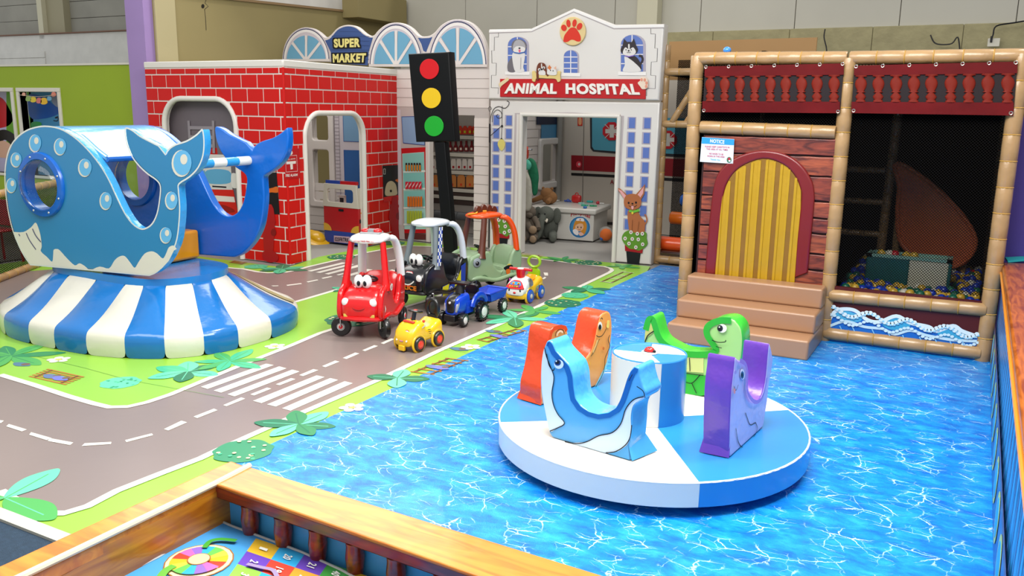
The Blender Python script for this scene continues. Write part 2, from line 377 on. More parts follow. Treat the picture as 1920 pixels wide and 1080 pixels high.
m = MB(); m.tube([fG.p3(B0+.03+(B1-B0-.06)*i/8, tz-.05-.03*math.sin(math.pi*i/8), .05) for i in range(9)], .004, mat('string', 'c8b898', .7), 6); obj('string', m, bt)
for i, (cx, cy_, r, c) in enumerate(((44, 177, 3, 'e2a58a'), (53, 185, 5, '8fae5c'), (62, 187, 5, 'd8c030'), (73, 189, 5, 'd0706a'), (82, 190, 6, 'e0b020'), (92, 185, 4, '6a9fb8'), (100, 177, 4, 'd8806a'))):
    slab('pennant', fG, [smooth([(cx-r*.6, cy_-r), (cx+r*.7, cy_-r*.9), (cx+r, cy_+r*.6), (cx-.2*r, cy_+r), (cx-r, cy_+r*.5)], 4)], .035, .045, prt(c), bt, px=True)
# tan board standing behind the ship frame, block socket and cables
tb = MB(); a = Frame((0, 13.2, 0), (1, 0, 0)); q = [a.px(p) for p in ((1255, 78), (1532, 70), (1530, 150), (1255, 150))]
tb.prism(a, [(q[0][0], q[3][1]), (q[1][0], q[3][1]), q[1], q[0]], -.05, 0, mat('tan board', 'ac8350', .6, var=(1, .05)))
TB = structure('wall_board_tan', tb)
ba = fB.off(.1)
cb = WB
m = MB(); m.tube([ba.p3(*p, .1) for p in smooth([ba.px(q) for q in ((1925, 40), (1900, 44), (1868, 50), (1862, 66), (1860, 72))], 4, False)], .012, K, 6); obj('cable', m, cb)
m = MB(); u, v = ba.px((1863, 80)); m.fbox(ba, u-.08, v-.06, u+.08, v+.06, 0, .06, FR); m.fbox(ba, u-.05, v, u-.02, v+.09, .06, .09, K); obj('socket', m, cb, 'small white wall socket', bev=.005)
for i, (lb, pts) in enumerate((('thin dark cable drooping over the block wall above the right banner', ((1745, 66), (1752, 80), (1765, 84), (1785, 82), (1796, 70), (1800, 95))), ('short dark wire hanging on the cladding near the cream column', ((1548, 55), (1546, 70), (1550, 88), (1551, 98))))):
    m = MB()
    m.tube([ba.p3(*p, .05) for p in smooth([ba.px(q) for q in pts], 4, False)], .01, K, 6); obj('cable', m, cb)
# right: purple wall behind the ship rail
m = MB(); m.box((1.6, 9.3, 1.1), (2.6, .12, 2.2), mat('purple paint', '4a3a94', .6)); structure('wall_right', m)
m = MB(); m.box((1.6, 9.42, 3.0), (2.6, .1, 1.6), mat('dark brown panel', '221a16', .8)); obj('dark_panel', m, bpy.data.objects['wall_right'])  # plain dark panel above the purple wall
# ---------------------------------------------------------------- play mats on the floor
GRASS = mat('grass print', '86b83c', .33, bump=(3, .12)); ROAD = mat('road print', '7d706c', .3, bump=(2.5, .12), var=(.8, .05)); LINE = mat('white road paint', 'd8d4c8', .35)
RM = thing('road_play_mat', 'green vinyl floor mat printed with a grey road loop and crossings', 'play mat', (-7, 6, 0))
m = MB(); m.prism(GF, [(-11.6, 2.5), (-3.9, 2.5), (-3.9, 11.2), (-3.99, 11.58), (-5.2, 11.52), (-6.6, 11.42), (-6.75, 11.62), (-8.35, 11.55), (-8.42, 9.6), (-8.2, 8.7), (-11.6, 8.7)], .001, .012, GRASS); obj('grass_area', m, RM)
m = MB(); m.prism(GF, [(-11.6, 2.42), (-3.9, 2.42), (-3.9, 2.5), (-11.6, 2.5)], .001, .02, mat('mat edging', 'b9b6a8', .5)); obj('edging', m, RM)
outer = [(-500, 921-130), (-300, 838), (0, 921), (29, 939), (55, 955), (80, 963), (120, 963), (164, 950), (219, 921), (300, 889), (376, 860), (409, 844), (546, 783), (709, 713), (823, 658), (933, 610), (1000, 579), (1070, 546), (1143, 511), (1148, 507), (1144, 503), (1132, 500), (1089, 496), (1020, 487), (954, 480), (880, 470), (820, 463), (758, 461), (686, 474), (636, 487), (576, 501), (556, 507), (535, 511), (503, 512), (482, 510), (458, 505), (400, 500), (250, 498), (100, 505), (-100, 520), (-500, 560)]
outer = [(-500, 791), (0, 921)]+outer[3:]
inner = [(-500, 560), (0, 703), (60, 721), (130, 744), (175, 757), (205, 764), (240, 764), (275, 756), (320, 741), (430, 697), (546, 648), (640, 608), (695, 583), (770, 553), (791, 545), (880, 505), (905, 492), (900, 484), (850, 485), (760, 500), (647, 539), (576, 560), (555, 566), (533, 569), (480, 569), (300, 560), (60, 560), (-500, 560)]
inner = [(0, 703), (60, 721), (130, 744), (175, 757), (205, 764), (240, 763), (275, 755), (320, 740), (430, 694), (546, 646), (656, 616), (695, 604), (770, 575), (791, 567), (850, 545), (895, 528), (905, 515), (890, 505), (850, 500), (760, 508), (647, 539), (576, 560), (555, 566), (533, 569), (480, 570), (300, 562), (60, 565), (-300, 600), (-400, 640)]
inner[10] = (656, 604); inner[11] = (695, 589)
inner = [(0, 703), (60, 721), (130, 744), (175, 757), (205, 764), (240, 763), (275, 755), (320, 740), (430, 694), (546, 648), (600, 625), (660, 606), (695, 596), (745, 580), (791, 567), (850, 545), (895, 528), (905, 515), (890, 505), (850, 500), (760, 508), (647, 539), (576, 560), (555, 566), (533, 569), (480, 570), (300, 562), (60, 565), (-300, 600), (-400, 640)]
go = [GF.px(p, .013) for p in outer]; gi = [GF.px(p, .013) for p in inner]
art('road', GF, [('p', ROAD, go)], RM, px=False, off=.0135)
art('island_grass', GF, [('p', GRASS, gi)], RM, px=False, off=.0150)
art('edge_line', GF, [('s', LINE, go[1:-4], .06)], RM, px=False, off=.0165)
art('edge_line', GF, [('s', LINE, gi[:-2], .06)], RM, px=False, off=.0165)
zz = lambda p: z_(4.908, 340, 640, p)
for q in ([(180, 418), (240, 438), (850, 218), (780, 205)], [(297, 452), (365, 472), (968, 248), (900, 230)], [(425, 487), (490, 506), (1088, 277), (1020, 260)],
          [(660, 547), (738, 568), (1318, 328), (1245, 313)], [(790, 580), (868, 600), (1442, 355), (1370, 338)], [(928, 616), (1005, 637), (1577, 385), (1503, 367)]):
    art('crossing_stripe', GF, [('p', LINE, zz(q))], RM, off=.0165)
zf = lambda p: z_(5.647, 420, 430, p)
for q in ([(885, 440), (925, 446), (1305, 356), (1250, 349)], [(970, 455), (1020, 461), (1380, 370), (1330, 364)], [(1065, 470), (1105, 478), (1480, 384), (1420, 374)],
          [(1240, 497), (1290, 505), (1590, 430), (1520, 420)], [(1370, 515), (1420, 522), (1740, 437), (1690, 425)], [(1470, 530), (1530, 538), (1840, 440), (1780, 425)]):
    art('crossing_stripe', GF, [('p', LINE, zf(q))], RM, off=.0165)
dash = [zz(q) for q in ([(385, 587), (415, 597), (588, 527), (550, 516)], [(112, 692), (145, 706), (333, 633), (300, 619)], [(-160, 807), (-120, 820), (52, 745), (0, 730)], [(635, 487), (670, 498), (827, 435), (790, 425)], [(870, 395), (905, 404), (1050, 347), (1010, 338)],
    [(1085, 310), (1120, 320), (1260, 265), (1215, 255)], [(1295, 228), (1325, 238), (1455, 186), (1415, 177)], [(1485, 153), (1520, 162), (1638, 112), (1600, 103)], [(1665, 82), (1690, 90), (1810, 43), (1775, 35)])]
dash += [z_(4.908, 640, 540, q) for q in ([(362, 507), (390, 515), (490, 470), (460, 462)],)]
dash += [z_(2.743, 0, 640, q) for q in ([(643, 508), (650, 518), (788, 482), (780, 473)], [(435, 524), (420, 538), (570, 528), (573, 517)], [(258, 498), (245, 512), (360, 533), (377, 520)], [(160, 467), (150, 480), (240, 508), (265, 497)], [(45, 425), (32, 437), (112, 463), (138, 453)], [(-40, 400), (-50, 412), (5, 420), (20, 408)])]
dash += [zf(q) for q in ([(660, 588), (670, 598), (825, 578), (815, 569)], [(873, 554), (890, 562), (1000, 537), (985, 531)], [(1030, 516), (1050, 523), (1150, 500), (1130, 495)], [(500, 595), (520, 603), (578, 600), (575, 594)], [(1190, 480), (1215, 487), (1300, 465), (1280, 458)], [(1735, 335), (1755, 341), (1920, 308), (1910, 300)])]
dash += [z_(5.333, 920, 440, q) for q in ([(-140, 290), (-130, 298), (-60, 300), (-50, 292)], [(170, 311), (165, 319), (210, 320), (210, 312)], [(262, 321), (262, 331), (383, 340), (383, 331)], [(528, 378), (540, 408), (575, 408), (572, 380)], [(512, 440), (530, 446), (558, 428), (540, 421)], [(1485/1, 0), (1485, 1), (1486, 1), (1486, 0)])[:-1]]
for q in dash: art('lane_dash', GF, [('p', LINE, q)], RM, off=.0165)
LG = [prt(c) for c in ('1f6b4c', '43ab80', '2d7d50', '5fc09a', '4a9c50')]
def leafy(cx, cy_, s, n, rot=0, cols=LG, w=.35):
    C_ = GF.px((cx, cy_), .013); its = []
    for i in range(n):
        a = rot+2*math.pi*i/n+random.uniform(-.2, .2); L_ = s*random.uniform(.8, 1.1); ca, sa = math.cos(a), math.sin(a); pts = []
        for t, h in ((0, .02), (.3, .8), (.6, 1), (.85, .6), (1, 0), (.85, -.6), (.6, -1), (.3, -.8)):
            X_, Y_ = L_*t, L_*w*h*.5; pts.append((C_[0]+X_*ca-Y_*sa, C_[1]+X_*sa+Y_*ca))
        c = cols[i % len(cols)]; its.append(('P', c, pts)); its.append(('s', cols[(i+1) % len(cols)], [C_, (C_[0]+L_*.8*ca, C_[1]+L_*.8*sa)], .008))
    art('leaf_print', GF, its, RM, px=False, off=.017, th=.0004)
for c in ((243, 694, .0, 0),): pass
leafy(352, 698, .34, 6, .3, [LG[3], LG[0], LG[3], LG[1]], .55); leafy(430, 678, .36, 7, 0, [LG[1], LG[4]]); leafy(20, 668, .45, 7, 0, [LG[4], LG[2]])
leafy(560, 797, .3, 6, .4, [LG[0], LG[3], LG[2]], .5); leafy(745, 710, .26, 4, .5, [LG[0], LG[3]], .6); leafy(965, 597, .4, 6, .2, [LG[3], LG[2]], .4); leafy(1000, 583, .3, 5, 0, [LG[4]], .4)
leafy(1100, 543, .3, 5, .8, [LG[0], LG[1], LG[2]], .55); leafy(528, 505, .35, 6, .2, [LG[0], LG[1]], .5); leafy(1055, 487, .3, 7, 0, [LG[2], LG[4]], .3); leafy(10, 935, .45, 3, -.2, [LG[4], LG[3]], .45)
leafy(800, 482, .3, 5, .2, [LG[1], LG[2]], .4); leafy(645, 543, .22, 4, 0, [LG[1], LG[0]], .5); leafy(1165, 500, .25, 5, 0, [LG[4]], .4)
def bush(cx, cy_, rx, ry, c, dot=None):
    C_ = GF.px((cx, cy_), .013); R_ = GF.px((cx+rx, cy_), .013); T = GF.px((cx, cy_-ry), .013)
    a = math.hypot(R_[0]-C_[0], R_[1]-C_[1]); b = math.hypot(T[0]-C_[0], T[1]-C_[1]); rr = (a+b)/2
    its = [('P', c, [(C_[0]+rr*(1+.06*math.sin(9*t))*math.cos(t), C_[1]+rr*(1+.05*math.cos(7*t))*math.sin(t)) for t in [i*2*math.pi/20 for i in range(20)]])]
    for i in range(16):
        t, q = random.uniform(0, 6.28), rr*.85*math.sqrt(random.random()); its.append(('e', dot[i % len(dot)], C_[0]+q*math.cos(t), C_[1]+q*math.sin(t), rr*.07, rr*.07))
    art('bush_print', GF, its, RM, px=False, off=.017, th=.0004)
CRM = prt('d6d09a')
bush(226, 718, 30, 12, LG[3], [LG[1]]); bush(456, 846, 50, 22, prt('2f7f5a'), [CRM, LG[1], CRM]); bush(660, 600, 40, 14, LG[0], [CRM]); bush(1055, 569, 27, 9, LG[0], [CRM, LG[1]])
bush(1103, 493, 22, 5, LG[0], [CRM]); bush(1078, 554, 22, 6, LG[1], [LG[3]]); bush(640, 482, 22, 5, LG[0], [CRM]); bush(480, 500, 20, 4, LG[1], [LG[3]]); bush(735, 456, 22, 4, LG[0], [LG[1]])
def bench(p0, p1, p2, n=5, c='a5702c'):              # slatted bench seen from above with two walkers
    A, B, C_ = (V(GF.px(p, .013)) for p in (p0, p1, p2)); its = []
    for i in range(n): o = (C_-A)*(i/(n-1)); its.append(('s', prt(c), [tuple(A+o), tuple(B+o)], .022))
    for t in (.15, .85): its.append(('s', prt('6d4426'), [tuple(A+(B-A)*t), tuple(C_+(B-A)*t)], .02))
    if n > 4:
        for t, cc in ((.4, '5b6f96'), (.65, '6a6fc0')):
            q = A+(B-A)*t+(C_-A)*.4; its.append(('P', prt(cc), [(q.x-.09, q.y), (q.x-.02, q.y+.045), (q.x+.09, q.y), (q.x, q.y-.05)])); its.append(('e', prt('6d5a4a'), q.x+.03, q.y+.03, .03, .03))
    art('bench_print', GF, its, RM, px=False, off=.0172, th=.0003)
bench((55, 706), (125, 722), (88, 693), 6); bench((770, 697), (815, 703), (835, 672), 6); bench((895, 637), (918, 642), (965, 617), 6); bench((960, 478), (1012, 484), (968, 474), 4, '9a8436'); bench((1125, 528), (1150, 531), (1165, 510), 4, 'c6c2b0'); bench((430, 492), (455, 496), (438, 489), 4)
def daisy(cx, cy_, s=.06):
    C_ = GF.px((cx, cy_), .013); art('daisy_print', GF, [('e', LINE, C_[0]+s*math.cos(a), C_[1]+s*math.sin(a), s*.6, s*.6) for a in (0, 1.26, 2.5, 3.8, 5)]+[('e', prt('e0c860'), C_[0], C_[1], s*.4, s*.4)], RM, px=False, off=.0172, th=.0003)
for q in ((110, 675), (516, 650), (660, 765), (883, 651)): daisy(*q)
for q in ((40, 684), (860, 655), (925, 622)):
    C_ = GF.px(q, .013); art('walker_print', GF, [('P', prt('4d6f86'), [(C_[0]-.1, C_[1]), (C_[0], C_[1]+.05), (C_[0]+.1, C_[1]+.01), (C_[0], C_[1]-.05)]), ('e', prt('6d5548'), C_[0]+.03, C_[1]+.02, .035, .035)], RM, px=False, off=.0172, th=.0003)
art('seam', GF, [('s', prt('5f9030'), [(0, 652), (160, 690), (240, 712), (420, 745)], .004)], RM, off=.0175); art('seam', GF, [('s', prt('5f5652'), [(800, 650), (880, 662), (930, 672)], .004)], RM, off=.0175)
# pool mat
def pool_mat():
    m = bpy.data.materials.new('pool print'); m.use_nodes = True; nt = m.node_tree; b = nt.nodes['Principled BSDF']; N = nt.nodes.new; L = nt.links.new
    b.inputs['Roughness'].default_value = .36; tc = N('ShaderNodeTexCoord'); b.inputs['Coat Weight'].default_value = .1
    dn = N('ShaderNodeTexNoise'); dn.inputs['Scale'].default_value = 3.6; dn.inputs['Detail'].default_value = 5; dn.inputs['Roughness'].default_value = .6; L(tc.outputs['Object'], dn.inputs[0])
    av = N('ShaderNodeVectorMath'); av.operation = 'MULTIPLY_ADD'; av.inputs[1].default_value = (.22, .15, 0); L(dn.outputs['Color'], av.inputs[0]); L(tc.outputs['Object'], av.inputs[2])
    mp = N('ShaderNodeMapping'); mp.inputs['Scale'].default_value = (1, 1.35, 1); mp.inputs['Rotation'].default_value = (0, 0, .12); L(av.outputs[0], mp.inputs[0])
    def caus(sc, w, off):
        v = N('ShaderNodeTexVoronoi'); v.feature = 'DISTANCE_TO_EDGE'; v.inputs['Scale'].default_value = sc; v.voronoi_dimensions = '2D'
        o = N('ShaderNodeVectorMath'); o.inputs[1].default_value = (off, off*1.7, 0); L(mp.outputs[0], o.inputs[0]); L(o.outputs[0], v.inputs[0])
        r = N('ShaderNodeMapRange'); r.interpolation_type = 'SMOOTHSTEP'; r.inputs[1].default_value = 0; r.inputs[2].default_value = w; r.inputs[3].default_value = 1; r.inputs[4].default_value = 0; L(v.outputs[0], r.inputs[0]); return r
    mask = N('ShaderNodeTexNoise'); mask.inputs['Scale'].default_value = 5.5; mask.inputs['Detail'].default_value = 3; L(tc.outputs['Object'], mask.inputs[0])
    mk = N('ShaderNodeMapRange'); mk.inputs[1].default_value = .46; mk.inputs[2].default_value = .64; L(mask.outputs[0], mk.inputs[0])
    c1, c2 = caus(5.4, .034, 0), caus(9.0, .03, 3.3)
    s2 = N('ShaderNodeMath'); s2.operation = 'MULTIPLY'; L(c2.outputs[0], s2.inputs[0]); s2.inputs[1].default_value = .55
    mx = N('ShaderNodeMath'); mx.operation = 'MAXIMUM'; L(c1.outputs[0], mx.inputs[0]); L(s2.outputs[0], mx.inputs[1])
    ml = N('ShaderNodeMath'); ml.operation = 'MULTIPLY'; L(mx.outputs[0], ml.inputs[0]); L(mk.outputs[0], ml.inputs[1])
    st = N('ShaderNodeMapping'); st.inputs['Scale'].default_value = (1.2, 2.6, 1); L(av.outputs[0], st.inputs[0])
    n1 = N('ShaderNodeTexNoise'); n1.inputs['Scale'].default_value = 4.2; n1.inputs['Detail'].default_value = 7; n1.inputs['Roughness'].default_value = .65; L(st.outputs[0], n1.inputs[0])
    cr = N('ShaderNodeValToRGB'); e = cr.color_ramp.elements; e[0].position = .33; e[0].color = srgb('045cba'); e[1].position = .72; e[1].color = srgb('249ee2')
    k = e.new(.5); k.color = srgb('067ccc'); L(n1.outputs[0], cr.inputs[0])
    mixc = N('ShaderNodeMix'); mixc.data_type = 'RGBA'; mixc.inputs[7].default_value = srgb('d4f1ff'); L(ml.outputs[0], mixc.inputs[0]); L(cr.outputs[0], mixc.inputs[6]); L(mixc.outputs[2], b.inputs['Base Color'])
    nz = N('ShaderNodeTexNoise'); nz.inputs['Scale'].default_value = 170; nz.inputs['Detail'].default_value = 1; L(tc.outputs['Object'], nz.inputs[0])
    bp = N('ShaderNodeBump'); bp.inputs['Strength'].default_value = .35; bp.inputs['Distance'].default_value = .004; L(nz.outputs[0], bp.inputs['Height']); L(bp.outputs[0], b.inputs['Normal'])
    return m
POOL = pool_mat()
PM = thing('pool_floor_mat', 'bright blue floor mat printed with rippling pool water', 'play mat', (-2, 6, 0))
m = MB()
for y0, y1 in ((1.0, 5.05), (5.053, 8.1), (8.103, 11.75)): m.prism(GF, [(-3.898, y0), (.3, y0), (.3, y1), (-3.898, y1)], .001, .014, POOL)
obj('water_print', m, PM)
# ---------------------------------------------------------------- brick fire station playhouse
RED = mat('red vinyl brick', 'c4120c', .42, spec=.25, bump=(4, .2)); MORT = mat('pale vinyl mortar', 'd6cfc6', .45)
TRIM = vinyl('warm white padding', 'd8d3ca', .4, .2)
BC = G(545, 497); BR = G(752, 447); HH = 2.79
FL = Frame((-11.07, BC.y, 0), (1, 0, 0)); LW = BC.x+11.07
FRt = Frame((BC.x, BC.y, 0), (BR.x-BC.x, BR.y-BC.y, 0)); RW = math.hypot(BR.x-BC.x, BR.y-BC.y)
BH = thing('fire_station_playhouse', 'red brick print playhouse with arched openings and pale padded edges', 'playhouse', (BC.x-1.3, BC.y+1.4, 0))
def door_loop(F, pl, pr, ptop, r, base=0):
    x0 = F.px(pl)[0]; x1 = F.px(pr)[0]; t = F.px(ptop)[1]
    return [(x0, base), (x1, base)]+[(x1-r+r*math.cos(math.radians(q)), t-r+r*math.sin(math.radians(q))) for q in range(0, 91, 11)]+[(x0+r+r*math.cos(math.radians(q)), t-r+r*math.sin(math.radians(q))) for q in range(90, 181, 11)], (x0, x1, t)
dl, (dx0, dx1, dt) = door_loop(FL, (313, 300), (446, 300), (380, 185), .38)
dr, (ex0, ex1, et) = door_loop(FRt, (573, 330), (683, 330), (625, 212), .34)
for F, Wd, lp, nm in ((FL, LW, dl, 'left'), (FRt, RW, dr, 'right')):
    body = [(0, 0)]+[p for p in [lp[0]]]+lp[2:][::-1]+[lp[1]]+[(Wd, 0), (Wd, HH-.005), (0, HH-.005)]
    body = [(0, 0), lp[0]]+lp[2:][::-1]+[lp[1], (Wd, 0), (Wd, HH-.005), (0, HH-.005)]
    slab('wall_pad', F, [body], -.09, 0, MORT, BH, bev=.01)
    # padded trim round the opening
    L, R_ = strip(lp[1:]+[lp[0]], .085)
    mb = MB(); mb.tube([F.p3(*p, .0) for p in lp[1:]+[lp[0]]], .04, TRIM, 10); obj('opening_trim', mb, BH)
    mb = MB(); mb.fbox(F, 0, HH-.09, Wd, HH, -.09, .012, TRIM); obj('top_trim', mb, BH, bev=.012)
    # bricks
    x0, x1, t = (dx0, dx1, dt) if F is FL else (ex0, ex1, et); rr = .38 if F is FL else .34
    def inside(u, v):
        if u < x0-.05 or u > x1+.05 or v > t+.05: return False
        cx = x0+rr if u < x0+rr else (x1-rr if u > x1-rr else u)
        return v < t-rr or (u-cx)**2+(v-(t-rr))**2 < (rr+.05)**2
    row = 0; v1 = HH-.105
    while v1 > .03:
        h = .07 if row == 0 else .170; v0 = max(v1-h, .012)
        u = -.3*(.5 if row % 2 else .15)-.0
        while u < Wd:
            a, b = max(u+.009, .012), min(u+.291, Wd-.012); u += .3
            if b-a < .03: continue
            def vb(q):
                if q < x0-.035 or q > x1+.035: return v0
                d_ = 0 if x0+rr <= q <= x1-rr else (x0+rr-q if q < x0+rr else q-(x1-rr))
                return max(v0, t-rr+math.sqrt(max(0, (rr+.035)**2-d_*d_)))
            n = max(1, int((b-a)/.02)); cur = []
            def flush():
                if len(cur) > 1:
                    mb = MB(); mb.prism(F, [(q, w) for q, w in cur]+[(cur[-1][0], v1), (cur[0][0], v1)], -.002, .006, RED); obj('brick', mb.mesh('brick', False), BH)
                cur.clear()
            for q in [a+(b-a)*i/n for i in range(n+1)]:
                if v1-vb(q) > .015:
                    w = vb(q)
                    if len(cur) > 1 and cur[-1][1] == w == cur[-2][1]: cur[-1] = (q, w)
                    else: cur.append((q, w))
                else: flush()
            flush()
        v1 = v0-.019; row += 1
mb = MB(); mb.tube([(BC.x-.008, BC.y+.008, 0.02), (BC.x-.008, BC.y+.008, HH-.1)], .018, RED, 10); obj('corner_padding', mb, BH)
# far and side walls of the playhouse, out of sight from the front
mb = MB(); mb.box((-11.03, BC.y+1.4, HH/2), (.08, 2.7, HH), MORT); obj('side_wall', mb, BH, bev=.01)
GP = mat('grey print panel', '635a60', .5)
gp = MB(); gp.fbox(FL, dx0-.2, 0, dx1+.3, dt+.15, -.2, -.16, GP); gpo = obj('printed_backing', gp, BH)
SH = FL.off(-.16); zq = lambda p: z_(3.43, 0, 200, p)
art('fire_engine_print', SH, [('p', prt('b01c18'), zq([(1290, 262), (1395, 265), (1400, 310), (1290, 310)])), ('p', prt('c9c5c0'), zq([(1290, 305), (1480, 310), (1495, 535), (1290, 530)])), ('P', prt('5a9cc0'), zq([(1330, 410), (1470, 412), (1478, 490), (1325, 488)])), ('p', prt('5a9cc0'), zq([(1290, 410), (1318, 410), (1312, 484), (1290, 482)])),
    ('s', K, zq([(1365, 512), (1455, 518)]), .02), ('p', prt('c42218'), zq([(1250, 530), (1500, 535), (1530, 680), (1530, 900), (1200, 900), (1200, 560)])), ('p', prt('d8d0c8'), zq([(1240, 560), (1505, 580), (1512, 615), (1230, 598)])),
    ('P', prt('d6d2cc'), zq([(1490, 430), (1540, 445), (1548, 500), (1515, 525), (1490, 510)])), ('P', prt('8f1a14'), zq([(1330, 660), (1420, 630), (1500, 660), (1490, 680), (1340, 680)])),
    ('s', prt('8a8288'), zq([(1212, 90), (1230, 380)]), .05), ('s', prt('8a8288'), zq([(1370, 90), (1375, 300)]), .05), ('s', prt('8a8288'), zq([(1215, 135), (1372, 138)]), .05), ('s', prt('8a8288'), zq([(1222, 195), (1372, 198)]), .05), ('s', prt('8a8288'), zq([(1225, 250), (1372, 253)]), .05)], gpo)
FLw = FL.off(.006)
def hydrant(F, zs, pts_black, pts_cream, pts_or, body, parent):
    art('hydrant_print', F, [('p', prt('151214'), pts_black), ('P', prt('b9a888'), pts_cream), ('P', prt('c8601c'), pts_or)]+body, parent, off=.004, label='dark printed hatch with a red hydrant in front')
DR = prt('a01318'); DR2 = prt('7c0e12')
h1 = lambda p: z_(2.572, 260, 80, p)
hydrant(FLw, 0, h1([(610, 630), (665, 625), (680, 828), (600, 826)]), h1([(600, 740), (620, 745), (628, 780), (620, 805), (596, 800)]), h1([(618, 708), (645, 700), (668, 695), (672, 722), (640, 722), (622, 724)]),
    [('p', DR, h1([(605, 800), (612, 780), (640, 780), (650, 800), (658, 855), (655, 900), (648, 1010), (605, 1005), (600, 940), (590, 870)])), ('e', DR2, *h1([(650, 915)])[0], 5, 7), ('p', DR, h1([(590, 855), (660, 860), (660, 870), (590, 866)])), ('P', DR, h1([(600, 1008), (650, 1006), (672, 1030), (668, 1052), (635, 1060), (602, 1045)]))], BH)
FRw = FRt.off(.006); h2 = lambda p: z_(3.859, 540, 200, p)
hydrant(FRw, 0, h2([(684, 428), (828, 420), (832, 672), (692, 690)]), h2([(705, 640), (705, 590), (720, 550), (750, 538), (778, 560), (788, 600), (788, 635), (745, 645)]), h2([(776, 532), (800, 520), (822, 500), (826, 540), (800, 548)]),
    [('p', prt('c01a1a'), h2([(692, 655), (832, 635), (832, 672), (692, 690)])), ('s', prt('c9c5c0'), h2([(692, 450), (704, 450), (704, 488), (692, 488)]), .012, True), ('e', prt('2a2018'), *h2([(745, 610)])[0], 2, 2.5),
     ('p', DR, h2([(752, 660), (765, 645), (790, 650), (795, 700), (802, 760), (800, 880), (808, 960), (755, 970), (750, 880), (730, 800), (738, 740), (752, 710)])), ('e', DR2, *h2([(797, 792)])[0], 4, 7), ('p', DR, h2([(738, 705), (808, 710), (808, 730), (738, 728)])), ('P', DR, h2([(745, 955), (812, 945), (825, 958), (800, 972), (750, 975)]))], BH)
al = art('alarm_print', FRw, [('p', prt('b0161a'), h1([(704, 515), (774, 510), (780, 652), (708, 658)])), ('s', prt('d8c0bc'), h1([(708, 547), (762, 543), (766, 620), (711, 624)]), .008, True), ('p', prt('ddd2cc'), h1([(712, 574), (758, 570), (758, 583), (713, 587)])), ('p', prt('ddd2cc'), h1([(731, 586), (743, 585), (744, 610), (733, 612)])), ('e', prt('d8d0c8'), *h1([(735, 531)])[0], 3, 4)], BH, off=.004)
text('alarm_lettering', FRw, 'PULL DOWN', h1([(716, 568), (756, 563), (756, 556), (716, 560)]), prt('d8c0bc'), al, off=.012, th=0)
text('alarm_lettering', FRw, 'FIRE ALARM', h1([(709, 648), (766, 643), (766, 631), (709, 634)]), prt('e6dcd6'), al, off=.012, th=0)
# ---------------------------------------------------------------- supermarket facade
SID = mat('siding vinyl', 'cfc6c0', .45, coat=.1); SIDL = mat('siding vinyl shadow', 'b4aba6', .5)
FM = Frame((-11.0, 11.75, 0), (1, 0, 0)); SM = thing('supermarket_playhouse', 'pale weatherboard shop front with blue arched sign between brick house and white hospital', 'playhouse', (-8.9, 12.2, 0))
mtop = FM.px((850, 128))[1]; u0 = 0; uA = FM.px((803, 300))[0]; uB = FM.px((889, 300))[0]; uC = FM.px((916, 300))[0]; vT = FM.px((850, 216))[1]
w1 = [FM.px(p) for p in ((587, 216), (617, 216), (617, 262), (587, 262))]; w2 = [FM.px(p) for p in ((588, 280), (620, 280), (620, 375), (588, 375))]
WX0, WX1 = w1[0][0], w1[1][0]; V1T, V1B, V2T, V2B = w1[0][1], w1[3][1], w2[0][1], w2[3][1]
base = [[(0, 0), (uA, 0), (uA, vT), (uB, vT), (uB, 0), (uC, 0), (uC, mtop), (0, mtop)], rrect(WX0, V1B, WX1, V1T, .05)[::-1], rrect(WX0, V2B, WX1, V2T, .05)[::-1]]
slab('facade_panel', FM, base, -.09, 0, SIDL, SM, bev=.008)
def boards(F, spans, v0, v1, pitch, parent, w=.0, mt=SID, th=.007):
    v = v1
    while v > v0+.03:
        b = max(v-pitch+.012, v0)
        for s0, s1, q0, q1 in spans:
            if b >= q0-1e-3 and v <= q1+pitch*.6 and s1-s0 > .02:
                mb = MB(); ins = F.p3(0, 0, 1)-F.p3(0, 0, 0)
                A = [F.p3(s0, b, w+th), F.p3(s1, b, w+th), F.p3(s1, v, w+.003), F.p3(s0, v, w+.003)]; B = [F.p3(s0, b, w), F.p3(s1, b, w), F.p3(s1, v, w), F.p3(s0, v, w)]
                mb.add(A+B, [(0, 1, 2, 3), (4, 7, 6, 5), (0, 4, 5, 1), (1, 5, 6, 2), (2, 6, 7, 3), (3, 7, 4, 0)], mt); obj('weatherboard', mb.mesh('weatherboard', False), parent)
        v -= pitch
lilac = mat('lilac print', 'c4bac0', .45)
uWin0, uWin1 = FM.px((625, 250))[0], FM.px((705, 250))[0]; uBr = FM.px((752, 300))[0]; uF1 = FM.px((806, 300))[0]
boards(FM, [(0, WX0-.12, 0, .85), (WX0-.12, uWin1+.1, 0, .85), (uBr-.1, uC, vT, mtop), (uB, uC, 0, vT+.01)], 0.02, mtop-.02, .148, SM)
mb = MB()
for q in ((WX0-.1, V2B-.1, WX1+.1, V1T+.1),):
    pass
slab('window_frame', FM, [rrect(WX0-.11, V2B-.11, WX1+.11, V1T+.1, .06), rrect(WX0, V1B, WX1, V1T, .05)[::-1], rrect(WX0, V2B, WX1, V2T, .05)[::-1]], 0, .05, SID, SM, bev=.02)
